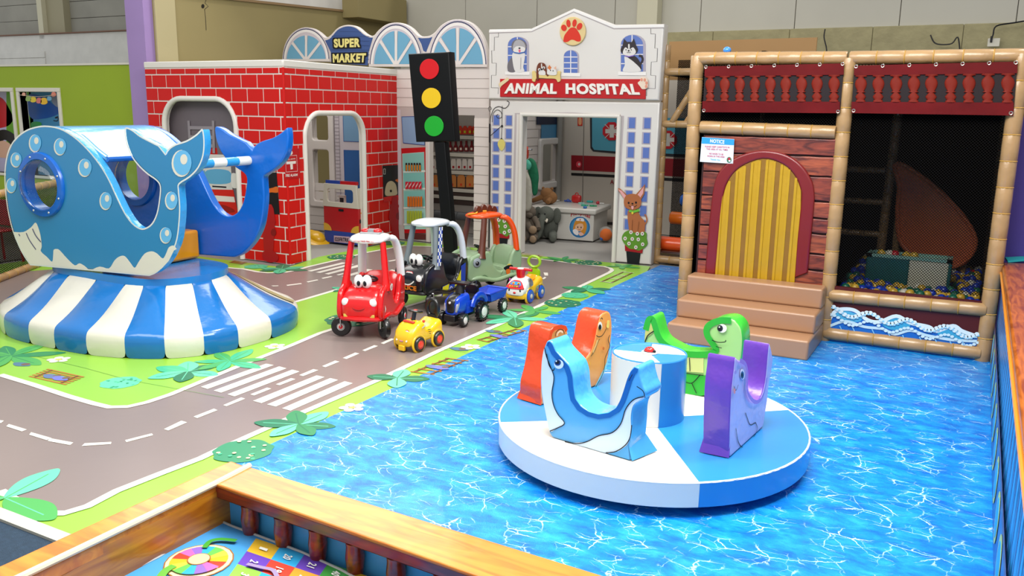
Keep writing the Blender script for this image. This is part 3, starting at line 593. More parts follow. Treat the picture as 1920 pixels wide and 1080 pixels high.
# printed blue windows and pilaster between them
pa = [('p', lilac, [(568, 214), (760, 214), (760, 395), (568, 395)])]
mb = MB(); mb.fbox(FM, WX1+.12, V2B-.3, uBr, V1T+.12, 0, .004, lilac); obj('lilac_print', mb, SM)
for pts, c in (((h2([(397, 62), (530, 62), (543, 255), (402, 250)])), '6f94b4'), ((h2([(404, 314), (545, 318), (550, 700), (415, 700)])), '2c5a96'), ([(753, 219), (796, 218), (796, 272), (756, 268)], '7f9cbc')):
    slab('window_pane', FM, [pts], .006, .012, prt(c, .3), SM, px=True)
    art('pane_outline', FM, [('s', prt('1c3a86'), pts, .012, True)], SM, off=.0135)
art('brick_column_print', FM, [('s', prt('8f868c'), h2([(332, 45), (345, 700)]), .008), ('s', prt('8f868c'), h2([(366, 45), (382, 700)]), .008)]+[('s', prt('9a9096'), h2([(333+i, 75+i*26), (367+i, 75+i*26)]), .012) for i in range(0, 24)], SM, off=.008)
# fridge print
zs = lambda p: z_(4.154, 680, 200, p)
FP = [('p', prt('b5161c'), zs([(300, 325), (498, 315), (512, 985), (325, 985)])), ('p', prt('9fc9c0'), zs([(307, 366), (478, 353), (493, 955), (325, 955)])), ('p', prt('5a2a28'), zs([(326, 985), (508, 992), (508, 1035), (328, 1030)])), ('p', prt('7fb8ae'), zs([(312, 370), (474, 358), (480, 500), (318, 510)])),
      ('p', prt('7ab8b0'), zs([(318, 520), (480, 515), (483, 640), (322, 645)])), ('p', prt('7ab8b0'), zs([(322, 660), (484, 655), (486, 780), (325, 785)]))]
for v in (508, 645, 790, 918): FP.append(('s', prt('cfd8d0'), zs([(318, v), (487, v-6)]), .03))
for i in range(6):
    x = 340+i*21; FP.append(('p', prt('2a1614'), zs([(x-7, 438), (x+6, 438), (x+7, 502), (x-7, 502)]))); FP.append(('p', prt('d07a20'), zs([(x-4, 455), (x+6, 455), (x+6, 500), (x-4, 500)])))
for i in range(5):
    x = 343+i*26; FP.append(('p', prt('c41c30'), zs([(x-11, 585), (x+11, 584), (x+11, 640), (x-11, 642)]))); FP.append(('p', prt('d8b8b8'), zs([(x-9, 620), (x+9, 592), (x+9, 604), (x-9, 634)])))
for i in range(6):
    x = 356+i*20; FP.append(('p', prt('c8641c'), zs([(x-8, 700), (x+7, 699), (x+8, 778), (x-8, 779)])))
    FP.append(('p', prt('9aa834'), zs([(x-12, 812), (x+5, 811), (x+6, 908), (x-12, 910)])))
art('drinks_fridge_print', FM, FP, SM, off=.02, th=.0015, label='red framed printed fridge with rows of drinks')
# doorway post, recessed shelves
mb = MB(); a = FM.px((804, 300))[0]; mb.fbox(FM, a-.05, 0, a+.03, vT, -.1, .03, SID); obj('door_post', mb, SM, bev=.012)
fs = Frame((-9, 13.0, 0), (1, 0, 0)); s0 = fs.px((795, 300))[0]-.3; s1 = fs.px((893, 300))[0]+.3
mb = MB(); mb.fbox(fs, s0, 0, s1, 2.7, -.1, 0, mat('shelf backing', '8d857e', .6)); bk = obj('shelf_backing', mb, SM)
mb = MB(); mb.fbox(fs, s0, .5, s1, 1.0, 0, .015, mat('dark shelf print', '3a2a26', .5)); obj('dark_lower_print', mb, bk)
SHF = mat('shelf edge print', 'b5aea2', .5)
for y in (262, 262+30, 321, 355): pass
for yb in (257, 290, 323, 356, 370):
    v = fs.px((850, yb))[1]; mb = MB(); mb.fbox(fs, s0, v-.03, s1, v+.03, 0, .05, SHF); obj('shelf', mb, SM, bev=.004, seg=1)
def product_row(n, xs, prof, m1, m2, nm):
    for x in xs:
        p = [(x+dx, y) for dx, y in prof]; o = slab(nm, fs, [p], .02, .035, m1, SM, px=True)
        art('label', fs, [('p', m2, [(x-1.8, prof[0][1]-2.5), (x+1.8, prof[0][1]-2.5), (x+1.8, prof[0][1]-7), (x-1.8, prof[0][1]-7)])], o, off=.037)
product_row(0, [862, 871.5, 881, 889], [(-4.5, 252), (4.5, 252), (4.5, 241), (2, 236), (-2, 236), (-4.5, 241)], prt('b0301c'), prt('a8b428'), 'printed_jar')
product_row(0, [807, 834, 844, 854, 864, 874, 884], [(-4, 284), (4, 284), (4, 276), (1.6, 271), (1.6, 264), (-1.6, 264), (-1.6, 271), (-4, 276)], prt('5c0c12'), prt('c4b8a8'), 'printed_bottle')
product_row(0, [812, 839, 850, 860.5, 871, 881.5], [(-4.6, 318), (4.6, 318), (4.6, 303), (3, 298), (-3, 298), (-4.6, 303)], prt('b8aea6'), prt('8c1820'), 'printed_carton')
product_row(0, [814, 830, 848, 864.5, 881], [(-7, 351), (7, 351), (7, 332), (4, 328), (-4, 328), (-7, 332)], prt('b4713a'), prt('c03a1c'), 'printed_bag')
fb_ = Frame((-9, 12.75, 0), (1, 0, 0)); v = fb_.px((850, 404))[1]
mb = MB(); 
for i in range(7): mb.tube([fb_.p3(s0+i*.24, v, 0), fb_.p3(s0+i*.24+.232, v, 0)], .075, vinyl('slate grey', '4b4d50', .4), 12)
obj('bumper_roll', mb, SM, kind='stuff')
# sign with arched windows
zg = lambda p: z_(3.857, 480, 20, p)
up = zg([(193, 335), (196, 300), (205, 250), (235, 190), (285, 142), (350, 120), (410, 130), (458, 160), (492, 190), (520, 190), (545, 170), (585, 128), (630, 107), (680, 103), (730, 118), (780, 160), (818, 180), (852, 178), (885, 140), (940, 100), (1000, 86), (1060, 92), (1120, 125), (1165, 172), (1200, 186), (1250, 182), (1290, 158), (1335, 108), (1390, 75), (1450, 62), (1520, 72), (1580, 110), (1630, 178), (1660, 260), (1672, 340)])
so_ = slab('sign_board', FM, [smooth(up, 3, False)+[FM.px and (480+1676/3.857, 128), (480+190/3.857, 113)]], -.1, .0, SID, SM, px=True, bev=.012)
NAVY = prt('3c5488'); GLS = prt('6aa0bc', .3)
A = [('p', NAVY, smooth(zg([(500, 215), (530, 205), (555, 180), (590, 140), (635, 118), (680, 114), (725, 128), (775, 170), (815, 192), (845, 195)]), 3, False)+zg([(815, 300), (808, 396), (545, 378), (540, 300)])),
     ('p', NAVY, zg([(1170, 195), (1200, 200), (1250, 198), (1275, 190), (1245, 260), (1230, 300), (1210, 290), (1195, 240)]))]
for v in range(150, 380, 33): A.append(('s', prt('30446f'), zg([(548 if v > 170 else 600, v), (820 if v > 170 else 760, v+4)]), .006))
so2 = art('sign_print', FM, [A[0]]+A[2:], so_, off=.003); art('sign_print', FM, [A[1]], so_, off=.003)
for cx, cyb, rx, ry, gx, gy in ((362, 362, 172, 240, 142, 184), (1012, 400, 196, 312, 160, 256), (1458, 402, 214, 338, 184, 280)):
    arc = lambda k, b=0, q0=180, q1=360: ell(cx, cyb, rx*k, ry*k, 24, 0, q0, q1)
    its = [('p', lilac, zg(arc(1.0))), ('s', prt('2a3354'), zg(arc(.955)), .016), ('s', prt('e2dcd8'), zg(arc(.9)), .045)]
    o = art('arch_window', FM, its, so_, off=.012)
    for q0, q1 in ((182, 222), (228, 266), (274, 312), (318, 358)):
        pane = [(cx, cyb-8)]+ell(cx, cyb, gx, gy, 8, 0, q0, q1); c = (sum(p[0] for p in pane)/len(pane), sum(p[1] for p in pane)/len(pane))
        pane = [(c[0]+(p[0]-c[0])*.93, c[1]+(p[1]-c[1])*.93) for p in pane]
        slab('pane', FM, [zg(pane)], .014, .019, GLS, o, px=True)
    art('spokes', FM, [('s', prt('d8d0cc'), zg([(cx, cyb), (cx+gx*math.cos(math.radians(q)), cyb+gy*math.sin(math.radians(q)))]), .05) for q in (225, 270, 315)]+[('s', SID, zg([(cx-rx, cyb-4), (cx+rx, cyb-4)]), .04)], o, off=.0215)
YEL = prt('e0d484')
for s, q in (('SUPER', [(565, 268), (752, 264), (754, 198), (560, 204)]), ('MARKET', [(556, 375), (790, 374), (796, 307), (554, 313)])):
    k = [(q[0][0]-9, q[0][1]+8), (q[1][0]+9, q[1][1]+8), (q[2][0]+9, q[2][1]-8), (q[3][0]-9, q[3][1]-8)]
    nL = len(s)
    sh = MB()
    for dx in (-10, 0, 10):
        for dy in (-9, 0, 9): text('x', FM, s, zg([(p[0]+dx, p[1]+dy) for p in q]), K, mb=sh, off=.010+.0001*(dx+dy)/5, th=0, bold=.05)
    o = obj('lettering_outline', sh.mesh('lettering_outline', False, False), so_, kind='stuff')
    text('lettering', FM, s, zg(q), YEL, o, off=.016, th=.005, bold=.05)
# ---------------------------------------------------------------- animal hospital
HV = vinyl('off white', 'd6d1cb', .42, .2, 3); HG = prt('b4aaaa')
FH = gframe((917, 470), (1220, 497)); zh = lambda p: z_(4.5, 900, 10, p)
AH = thing('animal_hospital_playhouse', 'white padded animal hospital facade with a gable, red sign board and an open doorway', 'playhouse', FH.p3(1.3, 0, -1))
ped = zh([(75, 203), (430, 196), (790, 26), (1135, 163), (1555, 156), (1510, 803), (70, 790)])
pd = slab('gable_panel', FH, [ped], -.22, .03, HV, AH, px=True, bev=.025)
art('gable_trim', FH.off(.03), [('s', prt('a49c9c'), zh([(78, 235), (435, 222), (790, 55), (1130, 198), (1552, 190)]), .014), ('s', prt('e8e4e0'), zh([(76, 220), (433, 210), (790, 42), (1133, 182), (1553, 175)]), .03)], pd)
for pts in ([(157, 232), (155, 268), (122, 268), (120, 382), (98, 382), (100, 487), (138, 488), (135, 590), (97, 590), (95, 695), (155, 697), (153, 748)],
            [(1441, 196), (1441, 240), (1480, 242), (1475, 362), (1498, 363), (1493, 475), (1445, 478), (1440, 590), (1482, 593), (1478, 703), (1408, 700), (1405, 765)]):
    art('quoin_line', FH.off(.03), [('s', prt('4a4444'), zh(pts), .008)], pd)
# lower facade with doorway
Lw, Rw = FH.px((917, 400))[0], FH.px((1223, 440))[0]; ht = FH.px((1075, 190))[1]; D0, D1, DT = FH.px((977, 330))[0], FH.px((1156, 330))[0], FH.px((1075, 219))[1]
slab('front_panel', FH, [[(Lw, 0), (D0, 0), (D0, DT), (D1, DT), (D1, 0), (Rw, 0), (Rw+.02, ht), (Lw, ht)]], -.22, 0, HV, AH, bev=.025)
mb = MB(); mb.tube([FH.p3(D0-.01, .0, .01), FH.p3(D0-.01, DT+.02, .01)], .035, TRIM, 10); mb.tube([FH.p3(D1+.01, 0, .01), FH.p3(D1+.01, DT+.02, .01)], .035, TRIM, 10); mb.tube([FH.p3(D0-.02, DT+.02, .01), FH.p3(D1+.02, DT+.02, .01)], .03, TRIM, 10)
obj('doorway_padding', mb, AH, kind='stuff')
art('doorway_line', FH, [('s', HG, [(961, 460), (967, 213), (1073, 213), (1168, 218), (1153, 480)], .035)], AH, off=.003)
BLU = prt('5a72b4', .35); PANEOUT = prt('a8a0ae')
def panes(cols, ptop, rows, pitch, w, h, lean=0):
    for r in range(rows):
        for c in cols:
            u = FH.px((c, ptop))[0]; v = FH.px((cols[0], ptop))[1]-r*pitch
            mb = MB(); mb.fbox(FH, u, v-h, u+w, v, 0, .004, PANEOUT); o = obj('window_frame', mb.mesh('window_frame', False), AH)
            mb = MB(); mb.fbox(FH, u+.025, v-h+.015, u+w-.012, v-.012, .003, .008, BLU); obj('pane', mb.mesh('pane', False), o)
panes((923.5, 947), 215, 9, .198, .125, .165); panes((1177, 1205.5), 219, 8, .207, .125, .17)
# red sign
sg = slab('sign_board', FH, [zh([(168, 620), (1400, 622), (1396, 792), (168, 772)])], .03, .055, prt('b81c20', .35), AH, px=True, bev=.006)
for s, q in (('ANIMAL', [(203, 744), (645, 748), (648, 658), (222, 656)]), ('HOSPITAL', [(722, 748), (1350, 756), (1325, 662), (722, 658)])):
    text('lettering', FH, s, zh(q), prt('e6e2da'), sg, off=.078, th=.022, bold=.045)
dk = slab('paw_disc', FH, [zh(ell(781, 218, 110, 122, 30))], .03, .065, prt('d8bf86'), AH, px=True, bev=.01)
RD = prt('cf2a12')
art('paw_print', FH.off(.066), [('P', RD, zh([(703, 300), (712, 255), (740, 215), (765, 190), (800, 188), (825, 215), (848, 260), (848, 300), (820, 305), (790, 292), (765, 292), (740, 308), (712, 310)])), ('e', RD, *zh([(708, 190)])[0], 5.2, 6.2, -.3), ('e', RD, *zh([(746, 153)])[0], 4, 7.3, -.1), ('e', RD, *zh([(797, 150)])[0], 4, 7.3, .15), ('e', RD, *zh([(839, 178)])[0], 4.8, 7, .5)], dk)
# little arched windows with printed dogs
Fg = FH.off(.03)
def awin(x0, x1, yt, yb, nm):
    pts = [(x0, yb), (x0, yt+(x1-x0)*.42)]+ell((x0+x1)/2, yt+(x1-x0)*.45, (x1-x0)/2, (x1-x0)*.45, 10, 0, 180, 360)+[(x1, yb)]
    xm = (x0+x1)/2; wd = x1-x0; Wh = prt('d9d4d8')
    its = [('p', PANEOUT, zh([(xm+(p[0]-xm)*1.14+wd*.05, p[1]-4) for p in pts])), ('p', BLU, zh(pts)), ('s', Wh, zh([(xm, yt), (xm, yb)]), .016)]
    for k in range(1, 4): its.append(('s', Wh, zh([(x0, yt+(yb-yt)*k/4+8), (x1, yt+(yb-yt)*k/4+8)]), .014))
    its.append(('s', prt('e4e0dc'), zh([(x0-25, yb+12), (x1+25, yb+14)]), .05))
    return art(nm, Fg, its, pd, off=.003)
awin(236, 394, 268, 560, 'arched_window'); awin(708, 822, 380, 572, 'arched_window'); awin(1190, 1376, 250, 562, 'arched_window')
Wt = prt('d6d2ce'); DG = prt('6b666a'); BR_ = prt('6a3420'); PK = prt('d8607c'); GY = prt('a3a0a2')
art('sheepdog_print', Fg, [('P', DG, zh([(240, 558), (232, 500), (255, 455), (290, 430), (300, 500), (296, 560)])), ('P', Wt, zh([(280, 400), (370, 400), (378, 440), (365, 520), (372, 556), (300, 560), (275, 470)])), ('P', DG, zh([(272, 380), (270, 320), (300, 290), (345, 288), (385, 315), (392, 350), (378, 385), (330, 395)])), ('P', GY, zh([(282, 375), (290, 310), (330, 290), (372, 318), (378, 372)])),
    ('P', Wt, zh([(280, 385), (300, 350), (340, 345), (380, 360), (372, 392), (330, 405)])), ('e', K, *zh([(333, 362)])[0], 2, 1.5), ('P', PK, zh([(325, 375), (342, 375), (338, 397), (330, 397)])), ('s', prt('2f5fa8'), zh([(287, 398), (330, 405), (372, 396)]), .016), ('s', prt('8a8688'), zh([(345, 440), (342, 540)]), .006)], pd, off=.012)
art('husky_print', Fg, [('P', prt('2a2226'), zh([(1255, 430), (1310, 430), (1350, 480), (1362, 540), (1330, 540), (1270, 480)])), ('S', prt('2a2226'), zh([(1352, 500), (1372, 460), (1362, 430), (1340, 425)]), .03), ('P', Wt, zh([(1220, 430), (1260, 450), (1300, 480), (1350, 530), (1345, 558), (1210, 558), (1222, 500)])),
    ('p', prt('2a2226'), zh([(1200, 350), (1215, 282), (1250, 320), (1275, 318), (1298, 280), (1320, 345)])), ('P', prt('2a2226'), zh([(1186, 380), (1215, 325), (1260, 308), (1305, 325), (1332, 375), (1300, 415), (1220, 415)])), ('P', Wt, zh([(1205, 400), (1225, 355), (1258, 372), (1292, 355), (1315, 395), (1285, 425), (1230, 425)])), ('P', Wt, zh([(1250, 330), (1262, 330), (1262, 370), (1252, 370)])),
    ('e', K, *zh([(1254, 383)])[0], 1.8, 1.4), ('e', K, *zh([(1232, 375)])[0], .9, 1.2), ('e', K, *zh([(1276, 375)])[0], .9, 1.2), ('S', K, zh([(1238, 393), (1246, 400), (1254, 394), (1262, 400), (1272, 392)]), .005), ('s', prt('7a5cb0'), zh([(1222, 425), (1256, 433), (1298, 424)]), .014)], pd, off=.012)
bo = slab('bone_plaque', FH, [smooth(zh([(438, 560), (460, 553), (478, 575), (560, 588), (640, 585), (655, 555), (680, 560), (675, 590), (678, 635), (655, 648), (635, 622), (560, 618), (480, 615), (462, 645), (438, 635), (440, 598)]), 4)], .05, .075, prt('d8c07c'), AH, px=True, bev=.006)
art('beagle_and_kitten_print', FH.off(.076), [('P', BR_, zh([(478, 625), (476, 540), (492, 492), (520, 484), (550, 498), (566, 560), (580, 590), (565, 598), (545, 560), (500, 560), (495, 622)])), ('P', Wt, zh([(495, 580), (500, 530), (520, 490), (545, 540), (552, 585), (520, 588)])), ('p', BR_, zh([(500, 495), (514, 490), (516, 535), (495, 560)])), ('p', BR_, zh([(522, 488), (548, 498), (556, 560), (528, 540)])), ('e', Wt, *zh([(500, 542)])[0], 2.4, 2.6), ('e', Wt, *zh([(538, 527)])[0], 2.4, 2.6), ('e', K, *zh([(502, 545)])[0], 1.2, 1.4), ('e', K, *zh([(536, 530)])[0], 1.2, 1.4), ('e', K, *zh([(519, 540)])[0], 2, 1.6),
    ('P', Wt, zh([(565, 560), (575, 522), (600, 525), (632, 530), (645, 560), (640, 588), (575, 585)])), ('p', prt('cc7038'), zh([(568, 530), (585, 503), (604, 526), (590, 545)])), ('p', prt('d8a890'), zh([(622, 530), (642, 512), (644, 545)])), ('e', K, *zh([(594, 548)])[0], .9, 1.1), ('e', K, *zh([(616, 552)])[0], .9, 1.1)], bo)
slab('bone_plaque', FH, [smooth(zh([(158, 670), (165, 655), (215, 620), (225, 608), (242, 622), (238, 635), (180, 680), (172, 695)]), 3)], .056, .07, prt('d8c49a'), AH, px=True)
pw = slab('pink_paw_plaque', FH, [smooth(zh([(1330, 655), (1350, 635), (1352, 612), (1385, 605), (1412, 625), (1418, 670), (1410, 700), (1370, 708), (1350, 685)]), 4)], .056, .072, prt('e2cdb8'), AH, px=True, bev=.004)
art('paw_print', FH.off(.073), [('e', prt('d89078'), *zh([(x, y)])[0], 2.4, 3) for x, y in ((1363, 628), (1390, 630), (1405, 655), (1402, 684))], pw)
# wrought lamp bracket print
IR = prt('1c1a1c')
lamp = lambda p: z_(3.272, 900, 180, p)
art('lamp_bracket_print', FH, [('s', IR, lamp([(55, 930), (60, 560), (62, 200)]), .022), ('S', IR, lamp([(62, 200), (66, 130), (85, 80), (115, 65), (150, 75), (172, 60), (178, 38), (165, 30)]), .01), ('S', IR, lamp([(75, 160), (80, 110), (105, 85), (130, 100), (132, 130), (110, 135), (100, 120), (112, 112)]), .008), ('S', IR, lamp([(58, 95), (52, 75), (62, 65), (70, 78), (62, 84)]), .008),
    ('s', IR, lamp([(136, 60), (134, 200), (131, 260)]), .008), ('s', IR, lamp([(62, 245), (130, 185)]), .008), ('e', IR, *lamp([(135, 185)])[0], 2, 2.4), ('p', IR, lamp([(120, 270), (131, 255), (143, 270)])), ('P', prt('d2c46c'), lamp([(108, 292), (120, 268), (142, 268), (154, 292), (148, 318), (132, 336), (116, 318)])), ('s', IR, lamp([(60, 170), (60, 285)]), .03)], AH, off=.012)
GRN = prt('5c8c2c'); POTR = prt('9a1620'); POTB = prt('16181c')
def pot(zf_, green, rim, tub, flowers, nm):
    o = slab(nm, FH, [smooth(zf_(green), 4)], .010, .022, GRN, AH, px=True)
    slab('pot_rim', FH, [zf_(rim)], .012, .020, POTR, o, px=True); slab('pot', FH, [zf_(tub)], .010, .018, POTB, o, px=True)
    art('flower_print', FH.off(.022), [it for x, y in flowers for it in (('e', Wt, *zf_([(x, y)])[0], 3.2, 3.6), ('e', prt('8a2c3c'), *zf_([(x, y)])[0], 1.1, 1.3))], o)
pot(lamp, [(870, 870), (885, 838), (915, 825), (950, 832), (985, 828), (1020, 840), (1022, 875), (1028, 905), (1010, 930), (975, 948), (945, 940), (915, 935), (885, 905)], [(888, 915), (1000, 925), (996, 965), (890, 950)], [(897, 953), (985, 962), (975, 1034), (903, 1028)], [(890, 874), (926, 836), (934, 877), (971, 880), (914, 905), (956, 928), (998, 910), (996, 845), (965, 845)], 'printed_plant')
pot(lamp, [(80, 800), (95, 755), (120, 738), (150, 745), (175, 740), (190, 765), (203, 790), (200, 830), (180, 845), (165, 862), (140, 850), (110, 830), (85, 820)], [(87, 838), (180, 855), (178, 876), (88, 866)], [(93, 868), (170, 876), (162, 930), (100, 925)], [(115, 760), (149, 767), (178, 764), (155, 800), (180, 828), (150, 838), (110, 800), (84, 793)], 'printed_plant')
CH = prt('a8643c'); PIN = prt('dca0a0')
art('chihuahua_print', FH, [('P', CH, lamp([(905, 720), (915, 700), (960, 700), (985, 740), (1010, 770), (1012, 810), (1000, 838), (925, 832), (910, 790)])), ('S', CH, lamp([(1008, 790), (1024, 765), (1018, 735), (1008, 728)]), .02), ('p', CH, lamp([(890, 640), (836, 562), (860, 568), (900, 605)])), ('p', PIN, lamp([(885, 632), (848, 572), (870, 582), (896, 612)])), ('p', CH, lamp([(955, 605), (1013, 540), (1008, 600), (985, 640)])), ('p', PIN, lamp([(965, 608), (1005, 556), (1000, 598), (982, 625)])),
    ('P', CH, lamp([(882, 650), (895, 612), (935, 600), (975, 612), (990, 650), (975, 685), (935, 698), (895, 685)])), ('e', K, *lamp([(912, 656)])[0], 1.8, 2.2), ('e', K, *lamp([(957, 654)])[0], 1.8, 2.2), ('e', K, *lamp([(935, 660)])[0], 1.8, 1.4), ('S', K, lamp([(912, 672), (925, 680), (935, 670), (948, 680), (962, 668)]), .006), ('P', PIN, lamp([(928, 676), (942, 676), (940, 694), (931, 694)])), ('s', prt('6cae3c'), lamp([(915, 704), (940, 710), (978, 700)]), .035), ('e', prt('d8c040'), *lamp([(935, 718)])[0], 2, 2.4), ('s', prt('6e3c20'), lamp([(935, 760), (932, 825)]), .006), ('s', prt('6e3c20'), lamp([(975, 770), (968, 825)]), .006)], AH, off=.024)
# inside the hospital: side wall with an open window, ambulance picture wall behind
fi = Frame((-7.05, 11.9, 0), (0, 1, 0)); SW = thing('weatherboard_side_wall', 'grey weatherboard padded wall with an open white window inside the hospital', 'wall panel', (-7.05, 13.3, 0))
q = [fi.px(p) for p in ((1013, 272), (1044, 272), (1044, 343), (1013, 343))]
X0, X1, T_, B_ = q[0][0], q[1][0], q[0][1], q[3][1]
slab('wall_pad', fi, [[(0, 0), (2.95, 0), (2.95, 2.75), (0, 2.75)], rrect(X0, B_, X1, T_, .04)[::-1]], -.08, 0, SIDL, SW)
boards(fi, [(.02, X0-.1, 0, 3), (X1+.1, 2.93, 0, 3), (X0-.1, X1+.1, 0, B_-.25), (X0-.1, X1+.1, T_+.2, 3)], .02, 2.72, .148, SW)
slab('window_frame', fi, [rrect(X0-.12, B_-.12, X1+.12, T_+.12, .06), rrect(X0, B_, X1, T_, .04)[::-1]], 0, .07, HV, SW, bev=.025)
bl = [fi.px(p) for p in ((1014, 228), (1047, 228), (1047, 260), (1014, 260))]; mb = MB(); mb.fbox(fi, bl[0][0], bl[2][1], bl[1][0], bl[0][1]+.3, .012, .018, prt('4a86ac')); obj('window_pane', mb, SW)
mb = MB(); mb.fbox(fi, bl[0][0]-.2, bl[0][1]-.05, bl[1][0]+.3, bl[0][1]+.25, .018, .03, prt('14203a')); obj('awning_print', mb, SW)
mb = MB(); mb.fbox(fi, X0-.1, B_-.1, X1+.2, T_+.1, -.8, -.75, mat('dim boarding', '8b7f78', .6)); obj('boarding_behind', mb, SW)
fa = Frame((-7.1, 14.85, 0), (1, 0, 0)); AM = thing('ambulance_picture_wall', 'cream wall panel printed as an ambulance side with a red cross window', 'wall panel', (-5.4, 14.85, 0))
mb = MB(); mb.fbox(fa, -.1, 0, 4.2, 3.0, -.08, 0, mat('ambulance print cream', 'bdb3a6', .45)); ap = obj('wall_pad', mb, AM)
REDP = prt('8e1420'); art('ambulance_print', fa, [('p', REDP, [(1071, 291), (1156, 294), (1250, 297), (1300, 299), (1300, 333), (1250, 330), (1154, 323), (1071, 319)]), ('p', prt('1c1a1c'), [(1071, 324), (1153, 328), (1300, 336), (1300, 342), (1153, 333), (1071, 329)]), ('s', prt('6a625c'), [(1095, 215), (1092, 385)], .012),
    ('p', prt('26282e'), [(1106, 218), (1300, 222), (1300, 296), (1154, 288), (1112, 284), (1107, 278)]), ('p', prt('4f9ab0'), [(1110, 218), (1298, 222), (1298, 290), (1156, 284), (1114, 281), (1110, 275)]), ('p', prt('c82a1c'), [(1083, 219), (1092, 219), (1092, 236), (1083, 236)]), ('P', prt('e0a070'), [(1085, 222), (1090, 222), (1090, 233), (1085, 233)]),
    ('p', prt('3a3434'), [(1134, 416), (1200, 418), (1200, 424), (1134, 421)]), ('e', prt('e04050'), 1085, 308, 5, 6), ('e', prt('f0c8c8'), 1086, 308, 2.2, 2.6)], ap, off=.003)
for cx, cy_ in ((1147, 246), (1252, 262)):
    r = 17; R_ = prt('b81c28'); Wc = prt('c8c4bc')
    art('red_cross_print', fa, [('p', R_, [(cx-6, cy_-r), (cx+6, cy_-r), (cx+r, cy_-6), (cx+r, cy_+6), (cx+6, cy_+r), (cx-6, cy_+r), (cx-r, cy_+6), (cx-r, cy_-6)]), ('p', Wc, [(cx-4, cy_-12), (cx+4, cy_-12), (cx+4, cy_-4), (cx+12, cy_-4), (cx+12, cy_+4), (cx+4, cy_+4), (cx+4, cy_+12), (cx-4, cy_+12), (cx-4, cy_+4), (cx-12, cy_+4), (cx-12, cy_-4), (cx-4, cy_-4)]),
        ('s', Wc, [(cx-13, cy_-13), (cx-5, cy_-5)], .012), ('s', Wc, [(cx+13, cy_-13), (cx+5, cy_-5)], .012), ('s', Wc, [(cx-13, cy_+13), (cx-5, cy_+5)], .012), ('s', Wc, [(cx+13, cy_+13), (cx+5, cy_+5)], .012)], ap, off=.022)
text('lettering', fa, 'A', [(1144, 345), (1151, 345.4), (1151, 337), (1144, 336.7)], REDP, ap, off=.024, th=0)
mb = MB(); mb.tube([fa.p3(.12, .1, .1), fa.p3(.12, 2.9, .1)], .06, mat('grey roll padding', '8a867e', .5), 12); obj('corner_roll', mb, AM)
# hospital interior lid so the inside stays shaded, as under its padded roof

# ---------------------------------------------------------------- ship play frame with ball pit
PY_ = 8.67; PFm = Frame((0, PY_, 0), (1, 0, 0))
XL, XM, XR = -2.6, -1.165, .215
PF = thing('ship_play_frame', 'bamboo wrapped play frame with ship house door, balustrade banners and dark netting', 'play frame', (-1.2, 10.2, 0))
for x, z1 in ((XL, 2.74), (XM, 2.7), (XR, 2.72)): pole('post', (x, PY_, .0), (x, PY_, z1), .068, PF)
for x in (XL, XR): pole('post', (x, 11.6, .0), (x, 11.6, 2.7), .06, PF, BAMBOO)
pole('rail', (XL-.02, PY_, 2.715), (XM-.02, PY_, 2.7), .062, PF); pole('rail', (XM, PY_, 2.7), (XR+.02, PY_, 2.70), .062, PF)
zb = PFm.px((1440, 243))[1]; pole('rail', (XL+.08, PY_-.02, zb+.01), (XM-.06, PY_-.02, zb-.01), .062, PF)
a = PFm.px((1560, 553)); b = PFm.px((1848, 580)); pole('rail', (XM+.02, PY_-.02, a[1]), (XR-.02, PY_-.02, b[1]), .062, PF)
a2 = PFm.px((1545, 642)); b2 = PFm.px((1840, 668)); pole('rail', (XM, PY_-.02, .085), (XR-.02, PY_-.02, .085), .062, PF)
DK = mat('added black lining', '050506', 1, spec=.1);  # solid black lining, added to keep the play frame interiors dark
def net_mat(cov):
    m = bpy.data.materials.new('black net'); m.use_nodes = True; nt = m.node_tree; b = nt.nodes['Principled BSDF']; N = nt.nodes.new; L = nt.links.new
    b.inputs['Base Color'].default_value = srgb('0c0a09'); b.inputs['Specular IOR Level'].default_value = .1; b.inputs['Roughness'].default_value = .9
    tc = N('ShaderNodeTexCoord'); sp_ = N('ShaderNodeSeparateXYZ'); L(tc.outputs['Object'], sp_.inputs[0]); o = []
    for op in ('ADD', 'SUBTRACT'):
        a = N('ShaderNodeMath'); a.operation = op; L(sp_.outputs[0], a.inputs[0]); L(sp_.outputs[2], a.inputs[1])
        c = N('ShaderNodeMath'); c.operation = 'MULTIPLY'; c.inputs[1].default_value = 38; L(a.outputs[0], c.inputs[0])
        f = N('ShaderNodeMath'); f.operation = 'FRACT'; L(c.outputs[0], f.inputs[0]); g = N('ShaderNodeMath'); g.operation = 'LESS_THAN'; g.inputs[1].default_value = cov; L(f.outputs[0], g.inputs[0]); o.append(g)
    mx = N('ShaderNodeMath'); mx.operation = 'MAXIMUM'; L(o[0].outputs[0], mx.inputs[0]); L(o[1].outputs[0], mx.inputs[1]); L(mx.outputs[0], b.inputs['Alpha'])
    return m
NET = net_mat(.25)
mb = MB(); mb.fbox(PFm, XM+.05, .6, XR-.05, 2.66, .0, .003, NET); obj('net', mb, PF)
mb = MB(); mb.fbox(PFm, XL+.05, 2.05, XM-.05, 2.66, .0, .003, NET); obj('net', mb, PF)
mb = MB(); mb.box(((XL+XR)/2, 11.72, 1.35), (XR-XL, .04, 2.7), DK); obj('darkening_back', mb, PF)
mb = MB(); mb.box(((XL+XR)/2, 10.2, 2.62), (XR-XL, 3.0, .03), DK); obj('darkening_roof', mb, PF)  # unseen roof added so the inside of the ship frame stays dark
mb = MB(); mb.box((XL, 10.2, 1.35), (.03, 2.96, 2.6), DK); obj('darkening_side', mb, PF)
mb = MB(); mb.box((XR, 10.2, 1.35), (.03, 2.96, 2.6), DK); obj('darkening_side', mb, PF)
